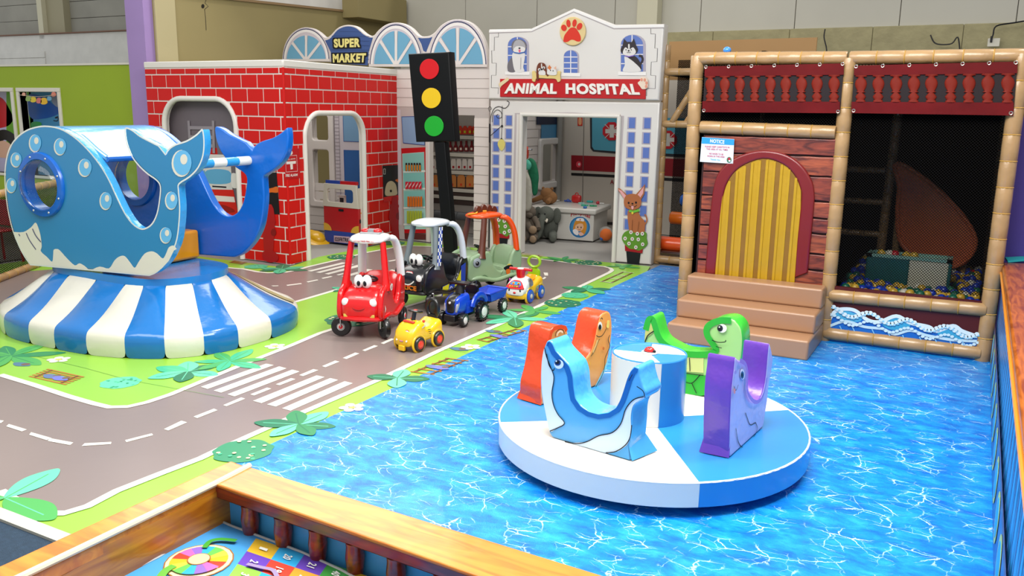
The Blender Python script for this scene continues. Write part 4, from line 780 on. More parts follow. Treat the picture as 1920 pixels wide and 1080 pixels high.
# balustrade banners
BRD = mat('red banner print', '5c080c', .5, spec=.15, bump=(5, .2), var=(3, .25)); BDK = prt('180a0d', .6); BLS = mat('baluster print', '701c0e', .5, spec=.2)
zb1 = lambda p: z_(2.571, 1220, 80, p); zb2 = lambda p: z_(1.742, 1540, 80, p)
def banner(q, xs, ytop, ymid, ybot, zf_):
    F = PFm.off(.075); o = slab('balustrade_banner', F, [zf_(q)], -.02, 0, BDK, PF, px=True)
    tl, tr, br, bl = q
    L = lambda x, y0, y1: y0+(y1-y0)*(x-tl[0])/(tr[0]-tl[0])
    mb = MB(); mb.prism(F, [F.px(p) for p in zf_([tl, tr, (tr[0]-1, L(tr[0], *ytop)), (tl[0]-1, L(tl[0], *ytop))])], 0, .012, BRD); obj('top_rail', mb, o)
    mb = MB(); mb.prism(F, [F.px(p) for p in zf_([(bl[0]+1, ybot[0]), (br[0]+1, ybot[1]), br, bl])], 0, .012, BRD); obj('bottom_rail', mb, o)
    for x in xs:
        yt = L(x, *ytop); yb = ybot[0]+(ybot[1]-ybot[0])*(x-bl[0])/(br[0]-bl[0]); A = F.px(zf_([(x, yt)])[0]); B = F.px(zf_([(x-2, yb)])[0]); h = A[1]-B[1]; mb = MB()
        prof = [(.045, 0), (.045, .05), (.032, .08), (.042, .12), (.05, .2), (.03, .30), (.022, .34), (.046, .36), (.03, .4), (.05, .55), (.056, .68), (.048, .8), (.026, .9), (.03, .93), (.055, .95), (.055, 1)]
        vs = []; n = 9
        for r, t in prof:
            for k in range(n):
                ph = math.pi*k/(n-1); vs.append(F.p3(B[0]+(A[0]-B[0])*t-r*.92*math.cos(ph), B[1]+h*t, .002+.018*math.sin(ph)))
        mb.add(vs, [(i*n+k, (i+1)*n+k, (i+1)*n+k+1, i*n+k+1) for i in range(len(prof)-1) for k in range(n-1)], BLS); obj('baluster', mb.mesh('baluster', True, True), o)
    for x, y in [(tl[0]+6+(tr[0]-tl[0]-12)*i/6, tl[1]+(tr[1]-tl[1])*i/6+3) for i in range(7)]+[(bl[0]+8, bl[1]-8), (br[0]-8, br[1]-8)]:
        u, v = F.px(zf_([(x, y)])[0]); mb = MB(); mb.ring(F.p3(u, v, .014), F.n, .013, .004, mat('eyelet', 'b8b4a8', .3, .8), 14, 5); obj('eyelet', mb.mesh('eyelet'), o)
banner([(262, 115), (932, 100), (912, 340), (250, 335)], [288, 358, 430, 503, 578, 652, 728, 803, 885], (162, 155), 0, (282, 285), zb1)
banner([(108, 75), (641, 62), (627, 238), (98, 230)], [130, 187, 245, 303, 360, 424, 483, 545, 610], (107, 100), 0, (193, 196), zb2)
# door panel: log planks, red arch, yellow strip curtain
F = PFm.off(.02); PLK = wood('ship plank', 'a04c2e', '56201a', .4, (1.5, 8, 8), 2.2, .3); PLK2 = wood('ship plank red', '8c3a26', '481612', .4, (1.5, 8, 8), 2.6, .3)
ARCH = vinyl('dark red arch', '720d12', .35, .3); q = zb1([(245, 443), (905, 462), (845, 1080)]); uL = F.px((1318, 400))[0]-.02; uR = F.px((1556, 400))[0]+.04; vTop = F.px((1440, 256))[1]
mb = MB(); mb.fbox(F, uL-.02, .5, uR+.01, vTop, -.05, 0, prt('2c1210', .6)); dp = obj('door_panel', mb, PF)
v = vTop-.006; i = 0
for h in (.17, .19, .24, .16, .15, .2, .16, .17, .18, .2):
    if v-h < .5: h = v-.5
    if h < .03: break
    n = 14; pts = [(uL+(uR-uL)*k/n, v-.006*random.random()) for k in range(n+1)]+[(uR-(uR-uL)*k/n, v-h+.008+.008*random.random()) for k in range(n+1)]
    slab('plank', F, [pts], 0, .02, PLK if i % 2 else PLK2, dp, bev=.008); v -= h; i += 1
an = lambda p: [F.px(t, .04) for t in zb1(p)]
oA = an([(260, 1118), (270, 1000), (283, 850), (298, 720)])+smooth(an([(298, 720), (325, 630), (400, 558), (520, 520), (640, 535), (725, 588), (778, 670), (790, 745)]), 4, False)[1:]+an([(786, 800), (772, 950), (757, 1110)])
iA = an([(313, 1118), (325, 980), (338, 830), (348, 745)])+smooth(an([(348, 745), (372, 670), (430, 602), (540, 560), (640, 588), (700, 650), (727, 725)]), 4, False)[1:]+an([(722, 800), (707, 950), (693, 1135)])
slab('arch_surround', F, [oA+iA[::-1]], 0, .05, ARCH, PF, bev=.02)
cur = MB(); YC = vinyl('yellow curtain', 'b28a00', .4, .4, 8); YC2 = vinyl('amber curtain', '825a00', .45, .4, 8)
us = [p[0] for p in iA]; u0_, u1_ = min(us)-.0, max(us)+.0; nst = 11
def itop(u):
    best = .5
    for k in range(len(iA)-1):
        a, b = iA[k], iA[k+1]
        if min(a[0], b[0]) <= u <= max(a[0], b[0]) and abs(a[0]-b[0]) > 1e-6 and max(a[1], b[1]) > .9: best = max(best, a[1]+(b[1]-a[1])*(u-a[0])/(b[0]-a[0]))
    return best
for k in range(nst):
    a = u0_+(u1_-u0_)*k/nst; b = u0_+(u1_-u0_)*(k+1)/nst; e = .004; n = 6
    top = [(a+(b-a)*j/n, min(itop(a+(b-a)*j/n), 9)) for j in range(n+1)]
    if min(t[1] for t in top) < .6: top = [(x, max(y, 1.5)) if y < .6 else (x, y) for x, y in top]
    pts = [(a, .50)]+top+[(b, .50)]
    slab('curtain_strip', F, [pts], .022, .032+(.006 if k % 2 else 0), YC if k % 2 == 0 else YC2, PF)
    slab('curtain_strip', F, [[(a-e, .5), (a-e, min(top[0][1], top[0][1])-.01), (a+.02, top[0][1]-.01), (a+.02, .5)]], .034, .044, YC, PF)
# wave panel under the ball pit window
mb = MB(); wv0 = .15; wv1 = .56; mb.fbox(F, XM+.03, wv0, XR-.05, wv1, -.03, .01, prt('4c1712')); wp = obj('wave_panel', mb, PF)
zw = lambda p: z_(1.742, 1540, 80, p); Fw = F.off(.01)
wt = [(28, 950), (26, 900), (40, 878), (60, 870), (80, 868), (100, 872), (120, 885), (150, 905), (180, 912), (210, 905), (240, 893), (265, 898), (290, 915), (340, 925), (370, 940), (400, 930), (440, 925), (460, 940), (500, 955), (514, 965), (512, 1040), (350, 1015), (20, 985), (22, 950)]
wv = art('wave_print', Fw, [('p', prt('1c62b8'), zw(wt)), ('P', prt('4aa4cc'), zw([(40, 880), (80, 875), (130, 895), (120, 912), (60, 905)])), ('P', prt('3c9cc4'), zw([(200, 915), (250, 900), (290, 920), (270, 940), (220, 935)])), ('P', prt('3c9cc4'), zw([(380, 945), (430, 932), (470, 950), (460, 970), (400, 965)])),
    ('S', prt('cfe0e6'), zw([(28, 900), (45, 878), (70, 870), (110, 875), (150, 905), (190, 912), (245, 893), (290, 915), (350, 928), (375, 942), (430, 925), (460, 942), (510, 960)]), .035), ('S', prt('b8d4e0'), zw([(28, 925), (80, 910), (140, 928), (200, 935), (240, 952), (290, 940), (340, 955), (390, 965), (440, 972), (508, 975)]), .026)]+
    [('s', prt('7ab4dc'), zw([(x, y), (x+14, y+30)]), .01) for x, y in ((60, 925), (100, 925), (165, 935), (215, 940), (265, 955), (320, 960), (370, 965), (420, 975), (460, 975))], wp, off=.002)
for x in range(28, 520, 12):
    y = 890+ (x % 36)*.5; t = (x-28)/490; yy = 872+t*85-12*math.sin(x*.05)
    art('foam_print', Fw, [('e', prt('d4e2e6'), *zw([(x, yy)])[0], 4.6, 3.8), ('e', prt('8fc4dc'), *zw([(x+6, yy+5)])[0], 2.4, 1.8), ('e', prt('c4dce4'), *zw([(x+3, yy+28)])[0], 3.6, 2.6)], wp, off=.014)
# interior: pit floor, slide, ladder, block, balls
mb = MB(); mb.box((XM/2-.0, 10.2, .25), (XR-XM-.2, 2.7, .4), prt('0c1420')); obj('pit_base', mb, PF)
fl = Frame((0, 10.6, 0), (1, 0, 0)); lad = thing('ladder', 'dim bamboo ladder inside the netted ball pit bay', 'ladder', fl.p3(-1.3, 0, 0))
fx = lambda p: fl.px(p)[0]
pole('upright', (fx((1668, 300)), 10.6, .45), (fx((1676, 300)), 10.6, 2.6), .05, lad, BAMBOO); pole('upright', (fx((1560, 400)), 10.6, .45), (fx((1560, 400)), 10.6, 2.6), .05, lad, BAMBOO)
for y in (318, 377, 437): v = fl.px((1615, y))[1]; pole('rung', (fx((1565, y)), 10.6, v), (fx((1660, y)), 10.6, v), .035, lad, BAMBOO)
sl = thing('slide', 'big orange brown plastic scoop slide behind the net', 'slide', (-.5, 10.6, 0)); f2 = Frame((0, 10.35, 0), V((1, -.15, 0)))
SLM = plas('burnt orange', 'd0683a', .5); pts = smooth([f2.px(p) for p in ((1678, 312), (1690, 308), (1715, 322), (1755, 352), (1795, 392), (1822, 430), (1829, 458), (1816, 484), (1788, 500), (1750, 496), (1715, 480), (1688, 450), (1683, 400), (1686, 350))], 5)
slab('scoop', f2, [pts], -.05, 0, SLM, sl, bev=.02)
mb = MB(); mb.tube([f2.p3(*p, .01) for p in pts+[pts[0]]], .025, SLM, 8); obj('lip', mb, sl); mb = MB(); u, v = f2.px((1690, 330)); mb.tube([f2.p3(u, .45, -.1), f2.p3(u, v, -.06)], .04, BAMBOO, 8); mb.tube([f2.p3(u+.7, .45, -.1), f2.p3(u+.7, 1.0, -.06)], .04, BAMBOO, 8); obj('support', mb, sl, kind='stuff')
f3 = Frame((0, 9.35, 0), (1, 0, 0)); fbk = thing('foam_block', 'teal and cream soft foam block standing among the pit balls', 'foam block', f3.p3(-.7, .45, 0))
p0 = f3.px((1625, 478)); p1 = f3.px((1706, 486)); p2 = f3.px((1786, 492))
mb = MB(); mb.fbox(f3, p0[0], .45, p1[0], p0[1], -.28, 0, vinyl('deep teal', '0e5c5c', .4)); obj('teal_half', mb, fbk, bev=.015)
mb = MB(); mb.fbox(f3, p1[0], .45, p2[0]-.03, p0[1]-.01, -.28, 0, vinyl('cream pad', 'c9c7b2', .4)); mb.fbox(f3, p2[0]-.03, .45, p2[0], p0[1]-.01, -.28, 0, vinyl('deep teal', '0e5c5c', .4)); obj('cream_half', mb, fbk, bev=.01)
mb = MB()
for t in ((p0[0], p0[1]-.01, p2[0], p0[1]+.02, -.03, .01), (p0[0], p0[1]-.01, p2[0], p0[1]+.02, -.29, -.25), (p0[0], p0[1]-.01, p0[0]+.05, p0[1]+.02, -.29, .01), (p2[0]-.05, p0[1]-.01, p2[0], p0[1]+.02, -.29, .01)): mb.fbox(f3, *t, vinyl('pale teal', '7fb0a4', .4))
obj('rim', mb, fbk, kind='stuff')
BCOL = [('blue', '1c3cb0'), ('yellow', 'd0a83a'), ('white', 'd2cfc0'), ('blue', '2346b8'), ('yellow', 'b88a2c'), ('dark green', '1e6a52')]; meshes = {}
for n_, c in BCOL+[('red', 'c01c28')]:
    b_ = MB(); b_.ball((0, 0, 0), .042, plas(n_+' ball', c, .3), 12, 8); meshes[(n_, c)] = b_.mesh('ball')
rb = random.Random(5); cnt = 0; y = PY_+.12
bx0, bx1 = f3.p3(p0[0], 0).x, f3.p3(p2[0], 0).x
while y < 10.9:
    x = XM+.1+(.045 if int(y*10) % 2 else 0)
    while x < XR-.08:
        if not (bx0-.05 < x < bx1+.05 and 9.3 < y < 9.68):
            k = rb.choice(BCOL) if rb.random() > .02 else ('red', 'c01c28')
            o = bpy.data.objects.new('pit_ball', meshes[k]); COL.objects.link(o); o.location = (x+rb.uniform(-.01, .01), y+rb.uniform(-.01, .01), .49+rb.uniform(0, .05)); cnt += 1
            o['label'] = k[0]+' plastic ball lying loose in the netted ball pit'; o['category'] = 'ball'; o['group'] = k[0]+' balls in the ball pit'
        x += .094
    y += .088 if y < 9.8 else .094
for i, (px_, k) in enumerate((((1668, 474), ('white', 'd2cfc0')), ((1678, 477), ('red', 'c01c28')), ((1700, 474), ('yellow', 'd0a83a')), ((1714, 480), ('yellow', 'b88a2c')), ((1652, 476), ('yellow', 'd0a83a')))):
    ft = Frame((0, 9.42, 0), (1, 0, 0)); u, v = ft.px(px_); o = bpy.data.objects.new('pit_ball', meshes[k]); COL.objects.link(o); o.location = ft.p3(u, p0[1]+.02, 0)
    o['label'] = (k[0]+' plastic ball resting on top of the teal foam block'); o['category'] = 'ball'
    if k[0] == 'yellow': o['group'] = 'yellow balls on the foam block'
    rb.random()
mb = MB(); mb.fbox(f3, p0[0]+.02, p0[1]-.03, p2[0]-.02, p0[1]-.023, -.27, -.01, vinyl('deep teal', '0e5c5c', .4)); obj('top_face', mb, fbk)
# notice board sheet tied on the frame
ns = thing('notice_sign', 'white notice sheet with a blue heading beside the ship door arch', 'sign', F.p3(F.px((1345, 282))[0], F.px((1345, 282))[1], .03)); Fn = F.off(.05)
slab('sheet', Fn, [zb1([(247, 455), (403, 465), (397, 584), (237, 574)])], -.004, 0, mat('white sheet', 'cfd6da', .35), ns, px=True)
sh = art('heading_band', Fn, [('p', prt('2c8fd0'), zb1([(247, 456), (403, 466), (402, 494), (245, 486)]))], ns, off=.002)
text('lettering', Fn, 'NOTICE', zb1([(286, 482), (355, 488), (356, 470), (288, 464)]), prt('e6eef0'), sh, off=.005, th=0)
for s_, y, x0, x1, c in (('PLEASE KEEP CARS/TOYS IN', 504, 262, 380, 'c05070'), ('THIS AREA AT ALL TIMES', 516, 268, 372, 'c05070'), ('NO SHOES TO BE', 538, 282, 350, 'c05070'), ('WORN IN THIS AREA', 550, 272, 357, 'c05070'), ('THANK YOU', 566, 288, 335, '5ab0d0')):
    text('lettering', Fn, s_, zb1([(x0, y), (x1, y+5), (x1, y-3), (x0, y-8)]), prt(c), sh, off=.004, th=0)
art('emblem', Fn, [('e', prt('3a6e50'), *zb1([(378, 565)])[0], 4.5, 5.5), ('e', prt('a82c3c'), *zb1([(378, 561)])[0], 2.6, 2.6), ('e', prt('dce4dc'), *zb1([(380, 570)])[0], 2, 1.6)], sh, off=.003)
# left bay with roller climb
F4 = Frame((0, 11.95, 0), (1, 0, 0)); LB = thing('roller_climb_bay', 'narrow bamboo wrapped bay between hospital and ship frame', 'play frame', (-3.2, 12.2, 0))
a, b = F4.px((1250, 120)), F4.px((1234, 480)); xl = a[0]; xr_ = F4.px((1300, 200))[0]+.6
pole('post', (xl, 11.95, 0), (xl+.0, 11.95, 3.1), .05, LB)
for p in ((1275, 135), (1272, 233)): v = F4.px(p)[1]; pole('rail', (xl, 11.93, v), (xr_, 11.93, v-.0), .05, LB)
v = F4.px((1255, 492))[1]; pole('rail', (xl, 11.93, .07), (xr_, 11.93, .07), .055, LB)
p, q = F4.px((1262, 228)), F4.px((1306, 158)); pole('brace', F4.p3(*p, .03), F4.p3(*q, .03), .045, LB)
mb = MB(); mb.prism(F4, [F4.px(t) for t in ((1277, 233), (1320, 168), (1320, 233))], -.06, -.03, mat('tan board', 'ac8350')); obj('gusset_panel', mb, LB)
mb = MB(); mb.box(((xl+xr_)/2, 12.2, .14), (xr_-xl, .5, .1), vinyl('dark brown pad', '3a1c12', .25)); obj('base_pad', mb, LB, bev=.03)
for y, x_, Y, c, r in ((455, 1234, 12.15, 'e0501a', .105), (408, 1257, 12.45, 'c86014', .095), (375, 1277, 12.75, '1c52a0', .09)):
    ff = Frame((0, Y, 0), (1, 0, 0)); u, v = ff.px((x_, y)); mb = MB(); mb.lathe((u+.0, Y, v), (1, 0, 0), [(.0, 0), (r*.8, .0), (r, .02), (r, .9), (0, .92)], vinyl('roller '+c, c, .2), 24); obj('roller', mb, LB)
mb = MB(); mb.box((xl+.35, 12.95, 1.5), (1.0, .01, 2.9), net_mat(.45)); obj('net', mb, LB)
mb = MB(); mb.box((xl+.65, 13.4, 2.72), (1.5, 2.2, .05), DK); obj('darkening_roof', mb, LB); mb = MB(); mb.box((xr_+.3, 13.2, 1.5), (.05, 2.4, 3), DK); obj('darkening_side', mb, LB)  # black roof and side added to darken this bay
for k in range(4): v = F4.px((1270, 140))[1]-.05-k*.12; 
bt = thing('blue_helmet', 'small bright blue dome poking above the top rail of the ship frame', 'ball', (PFm.px((1362, 101))[0], PY_+.1, 2.76)); mb = MB(); mb.ball((PFm.px((1362, 101))[0], PY_+.02, 2.79), (.04, .04, .035), plas('sky blue', '3c86d8')); obj('shell', mb, bt)
# tan foam steps
ST = thing('foam_steps', 'tan padded soft play steps leading up to the yellow curtain door', 'steps', (-1.85, 8.2, 0)); TAN = vinyl('tan step', 'a17858', .42, .3, 3)
mb = MB(); z0 = .005
for y0, z1 in ((7.80, .195), (8.08, .375), (8.37, .568)):
    mb = MB(); fS = Frame((0, y0, 0), (1, 0, 0)); pts = [(-2.48, z0), (-1.17, z0), (-1.17, z1), (-2.48, z1)]
    m_ = MB(); m_.box((-1.83, (y0+8.6)/2, (z0+z1)/2), (1.32, 8.6-y0, z1-z0), TAN); obj('step', m_, ST, bev=.022, seg=3); z0 = z1-.001
art('seam', Frame((0, 7.797, 0), (1, 0, 0)), [('s', prt('9a6e50'), [(-1.83, .02), (-1.83, .18)], .004)], ST, px=False, off=.0)
# ---------------------------------------------------------------- right hand ship rail
RC = wood('orange varnish', 'b0601e', '7e3a10', .3, (10, 1.2, 10), 2.4, .3)
RR = thing('ship_rail_wall', 'low padded wall on the right with glossy orange cap and printed blue balustrade', 'low wall', (.46, 5.3, 0))
FR_ = Frame((.29, 8.72, 0), (0, -1, 0)); mb = MB(); mb.box((.46, 5.3, .42), (.33, 6.9, .84), prt('2a8ccc', .3)); obj('wall_pad', mb, RR, bev=.01)
mb = MB(); mb.prism(GF, [(.275, 8.85), (.29, 1.8), (.68, 1.8), (.68, 9.0)], .84, .9, RC); obj('cap', mb, RR, bev=.018, seg=3)
mb = MB(); mb.tube([(.272, 8.85, .835), (.285, 1.8, .835)], .012, vinyl('amber piping', 'd8882c'), 8); obj('piping', mb, RR)
items = [('p', prt('2c5ca4', .3), [(0, 0), (6.9, 0), (6.9, .36), (0, .36)]), ('p', prt('4a3a5c', .3), [(0, .33), (6.9, .33), (6.9, .38), (0, .38)])]
art('hull_print', FR_, items, RR, px=False, off=.012)
for i in range(13):
    u = .35+i*.52; o = art('porthole_print', FR_, [('e', prt('a4c070'), u, .2, .15, .13), ('e', prt('2a9cd8'), u, .2, .115, .10)], RR, px=False, off=.016)
BALP = prt('3a3c70', .3)
for i in range(32):
    u = .06+i*.212; mb = MB(); mb.prism(FR_, [(u, .38), (u+.03, .38), (u+.022, .5), (u+.04, .66), (u+.03, .82), (u, .82), (u-.01, .66), (u+.008, .5)], .0052, .0062, BALP); obj('baluster_print', mb.mesh('baluster_print', False), RR)
tc_ = thing('folded_cloth', 'small turquoise pad lying on the far end of the right orange cap', 'cloth', (.42, 8.6, .9)); mb = MB(); q = [G(*p, .905) for p in ((1884, 484), (1920, 482), (1935, 488), (1890, 492))]
mb.prism(GF, [(p.x, p.y) for p in q], .9, .915, mat('turquoise cloth', '2ab0b4', .6)); obj('pad', mb, tc_, bev=.004)
# ---------------------------------------------------------------- foreground balustrade box
FC = wood('pale orange varnish', 'd08428', 'b4641a', .34, (1.2, 9, 9), 2.2, .2)
FB = thing('ship_balustrade', 'glossy orange wood print balustrade box in the foreground with turned balusters', 'low wall', (-1.2, 1.6, 0))
mb = MB(); mb.prism(GF, [(-2.52, -.3), (-2.38, -.3), (-2.395, 2.12), (-2.40, 2.298), (-2.515, 2.31)], .73, .8, FC); obj('left_cap', mb, FB, bev=.014, seg=3)
fy = lambda x: 2.296-.0332*(x+2.453); ny = lambda x: 2.117-.056*(x+2.419)
mb = MB(); mb.prism(GF, [(-2.405, ny(-2.405)), (.28, ny(.28)), (.28, fy(.28)), (-2.41, fy(-2.41))], .788, .803, FC); obj('front_cap', mb, FB, bev=.006, seg=3)
mb = MB(); mb.tube([(-2.39, -.3, .8), (-2.395, 2.12, .802), (-2.402, 2.30, .804)], .012, vinyl('cream piping', 'e0cdb0'), 8); obj('piping', mb, FB)
ORW = wood('orange wood', 'c07c1c', '9a560c', .3, (9, 1, 9), 2.5, .5)
mb = MB(); mb.box((-2.447, 1.0, .385), (.11, 2.6, .77), ORW); obj('left_wall', mb, FB)
ff = Frame((-2.415, 2.15, 0), V((2.7, -.13, 0))); mb = MB(); mb.fbox(ff, -.02, 0, 2.7, .785, -.08, -.03, mat('sea blue vinyl', '4aa2d8', .35, coat=.2)); obj('front_wall', mb, FB)
RW_ = wood('red brown rail', '8a2c12', '5a180a', .3, (1, 9, 9), 3, .5)
mb = MB(); mb.fbox(ff, -.01, .742, 2.7, .79, -.04, .03, RW_); obj('under_rail', mb, FB, bev=.006)
for i, px_ in enumerate([407, 468, 530, 595, 665, 742, 830, 925, 1030]):
    u = ff.px((px_, 930+i*20))[0]; mb = MB(); c = ff.p3(u, .455, -.0)
    mb.lathe(c, (0, 0, 1), [(.018, 0), (.024, .02), (.02, .05), (.014, .075), (.022, .085), (.016, .1), (.022, .14), (.03, .19), (.034, .23), (.03, .27), (.032, .288)], RW_, 16); obj('baluster', mb, FB)
# board game mat inside the box
GM = thing('board_game_mat', 'colourful squares board game mat with a spinner wheel lying inside the foreground box', 'game mat', (-1.5, 1.2, .6))
zm = lambda p: z_(3, 0, 840, p); FGm = Frame((0, 0, .63), (1, 0, 0), (0, 1, 0)); edge = [FGm.px(t) for t in zm([(640, 722), (780, 672), (900, 612), (1000, 545), (1100, 490), (1180, 440), (1205, 398), (1300, 440), (1440, 492), (1590, 548), (1700, 590), (1800, 635), (1920, 690), (2100, 790), (2300, 900), (2300, 1500), (300, 1500)])]
mb = MB(); mb.prism(FGm, edge, -.03, -.0, mat('sky print', '3c8cc8', .45, var=(2, .08))); obj('mat', mb, GM)
mb = MB(); mb.box((-1.2, .95, .3), (2.3, 1.9, .59), ORW); obj('table_base', mb, FB)
mb = MB(); mb.tube([FGm.p3(*p, .002) for p in edge[:14]], .005, mat('grey hem', 'b0b0ac', .5), 6); obj('hem', mb, GM)
O_, D1_, D2_ = V((1440, 508)), V((136, 46)), V((-52, 72))
gc = [['c8a028', '2c96c8', '5c3ca0', '3a8a3a', 'c8a028'], ['5c3ca0', 'c83c2c', 'd08a2c', 'c8b030', '2c96c8'], ['7cba40', '2c96c8', 'c83c7c', '5c3ca0', 'c83c2c'], ['2c96c8', 'c8a028', '3a8a3a', 'c83c2c', '5c3ca0']]
nums = [['1', '20', '21', '40', '41'], ['2', '19', '22', '39', '42'], ['3', '18', '23', '38', '43'], ['4', '17', '24', '37', '44']]
for r in range(4):
    for c in range(5):
        P = O_+D1_*c+D2_*r; q = [P, P+D1_, P+D1_+D2_, P+D2_]
        o = art('square_print', FGm, [('p', prt(gc[r][c]), zm([tuple(t) for t in q]))], GM, off=.002)
        cc = P+D1_*.5+D2_*.5; e1 = -D2_*.0+V((0, 0)); a1 = D2_*.2*(len(nums[r][c])*.7); a2 = -D1_*.16
        text('number', FGm, nums[r][c], zm([tuple(cc-a1*.6+a2), tuple(cc+a1*.6+a2), tuple(cc+a1*.6-a2), tuple(cc-a1*.6-a2)]), prt('d8d8d0'), o, off=.006, th=0)
WCc, WR = FGm.px(zm([(1120, 640)])[0]), .105
sec = ['c83c2c', 'd8a028', 'd8cc40', '5cb04c', '2c96c8', '7c5cb8', 'c85c9c']; its = [('e', prt('8a5c30'), WCc[0], WCc[1], WR*1.12, WR*1.12), ('e', prt('dcc898'), WCc[0], WCc[1], WR*1.07, WR*1.07)]
for k in range(14): its.append(('p', prt(sec[k % 7]), [tuple(WCc)]+[(WCc[0]+WR*.93*math.cos(a), WCc[1]+WR*.93*math.sin(a)) for a in (k*math.pi/7, (k+.5)*math.pi/7, (k+1)*math.pi/7)]))
its.append(('e', prt('8a5c30'), WCc[0], WCc[1], WR*.38, WR*.38)); its.append(('e', prt('dcb888'), WCc[0], WCc[1], WR*.34, WR*.34))
art('spinner_wheel_print', FGm, its, GM, px=False, off=.003, th=.0005)
for it in (('S', prt('3c8c30'), zm([(1150, 560), (1180, 525), (1240, 512), (1330, 520)]), .02), ('S', prt('8a7a9c'), zm([(1390, 650), (1470, 670), (1540, 690), (1570, 760)]), .016), ('S', prt('5c9c3c'), zm([(900, 730), (930, 690), (980, 660)]), .03)): art('snake_print', FGm, [it], GM, off=.012)
# ---------------------------------------------------------------- whale playhouse ride
WZ = .6; Aw, Bw = G(57, 496, WZ), G(280, 525, WZ); FWn = Frame((Aw.x, Aw.y, 0), Bw-Aw)
WH = thing('whale_play_house', 'blue padded whale shaped play house with two tail flukes on a striped round base', 'play house', (-7.3, 5.72, 0))
z1_ = lambda p: z_(3.4286, 0, 200, p)
WB_ = vinyl('whale blue', '2678a8', .3, .18, 3); WBD = vinyl('deep blue', '0a5cb6', .25, .5, 5); WBL = vinyl('sky blue vinyl', '2f8ecc', .18, .8, 9)
outl = [(195, 1015), (140, 930), (85, 800), (50, 650), (34, 500), (36, 380), (58, 280), (100, 210), (160, 160), (220, 136), (290, 126), (380, 140), (470, 190), (560, 272), (640, 370), (700, 470), (750, 580), (800, 680), (850, 750), (900, 784), (940, 782), (980, 752), (1010, 690), (1027, 600), (1032, 512), (1005, 470), (955, 435), (900, 385), (850, 320), (818, 240), (805, 165), (812, 138), (850, 152), (900, 190), (960, 222), (1020, 252), (1066, 310)]
outr = [(1066, 310), (1085, 275), (1130, 245), (1200, 222), (1260, 185), (1292, 155), (1303, 152), (1312, 220), (1306, 310), (1275, 390), (1220, 450), (1152, 495), (1148, 540), (1156, 640), (1152, 740), (1138, 850), (1110, 930), (1070, 1000), (1010, 1060), (960, 1083)]
wo = [(FWn.px(p)) for p in z1_(outl+outr[1:])]
wo = smooth(wo[:36], 3, False)+smooth(wo[36:], 3, False)[0:]
wc = [FWn.px(p) for p in z1_([(272, 502)])][0]; wr = abs(FWn.px(z1_([(372, 502)])[0])[0]-FWn.px(z1_([(168, 502)])[0])[0])/2*1.08
hole = ell(wc[0], wc[1], wr, wr, 36)
D = -1.1
for w0, w1, nm in ((-.09, 0, 'near'), (D-.09, D, 'far')):
    pn = obj('whale_side', curve_mesh('whale_side', FWn, [wo, hole[::-1]], w0, w1, WB_ if nm == 'near' else WBD, .015, WBL if nm == 'near' else WBD), WH, 'pale blue printed near side of the whale with white bubbles' if nm == 'near' else 'plain deep blue far side of the whale')
    if nm == 'near': NS = pn
    mb = MB(); c = FWn.p3(wc[0], wc[1], w1+.012); mb.lathe(c, FWn.n, [(wr*.98, -.11), (wr*.98, .012), (wr*1.02, .022), (wr*1.25, .018), (wr*1.29, .0), (wr*1.29, -.015)], WBD, 40, False); rg = obj('porthole_ring', mb, WH)
    if nm == 'near':
        for k in range(8):
            a = math.radians(k*45+20); mb = MB(); mb.ball(c+FWn.u*math.cos(a)*wr*1.14+FWn.v*math.sin(a)*wr*1.14+FWn.n*.018, .012, mat('chrome', 'd0d0d4', .15, 1), 10, 6); obj('bolt', mb.mesh('bolt'), rg)
    gl = bpy.data.materials.get('clear dome') or bpy.data.materials.new('clear dome')
    if not gl.use_nodes:
        gl.use_nodes = True; nt = gl.node_tree; nt.nodes.clear(); o_ = nt.nodes.new('ShaderNodeOutputMaterial'); mx = nt.nodes.new('ShaderNodeMixShader'); t_ = nt.nodes.new('ShaderNodeBsdfTransparent'); g_ = nt.nodes.new('ShaderNodeBsdfGlossy'); g_.inputs[1].default_value = .04; t_.inputs[0].default_value = (.88, .93, .94, 1)
        f_ = nt.nodes.new('ShaderNodeLayerWeight'); f_.inputs[0].default_value = .12; ad = nt.nodes.new('ShaderNodeMath'); ad.operation = 'MULTIPLY_ADD'; ad.inputs[1].default_value = .7; ad.inputs[2].default_value = .025; nt.links.new(f_.outputs[0], ad.inputs[0]); nt.links.new(ad.outputs[0], mx.inputs[0]); nt.links.new(t_.outputs[0], mx.inputs[1]); nt.links.new(g_.outputs[0], mx.inputs[2]); nt.links.new(mx.outputs[0], o_.inputs[0])
    mb = MB(); mb.lathe(c, FWn.n, [(wr*math.cos(math.radians(q)), wr*.62*math.sin(math.radians(q))) for q in range(0, 91, 9)], gl, 32); obj('clear_dome', mb, WH)
art('white_edge', FWn, [('s', prt('c9cdca'), wo, .014, True)], NS, px=False, off=.002)
CRW = prt('cfcabd'); LB1 = prt('5fa6d2')
band = [(85, 805), (150, 806), (200, 775), (229, 745), (250, 790), (262, 840), (268, 900), (262, 930), (300, 965), (335, 997), (342, 950), (345, 920), (365, 915), (385, 925), (430, 975), (480, 1020), (510, 1007), (545, 1025), (580, 1050), (640, 1028), (700, 1040), (735, 990), (765, 965), (800, 960), (835, 1000), (865, 1036), (890, 1000), (930, 945), (975, 930), (1010, 945), (1045, 976), (1065, 950), (1085, 905), (1115, 893), (1135, 915)]
low = [(1118, 925), (1085, 990), (1040, 1040), (1000, 1066), (957, 1080), (195, 1012), (140, 928), (86, 805)]
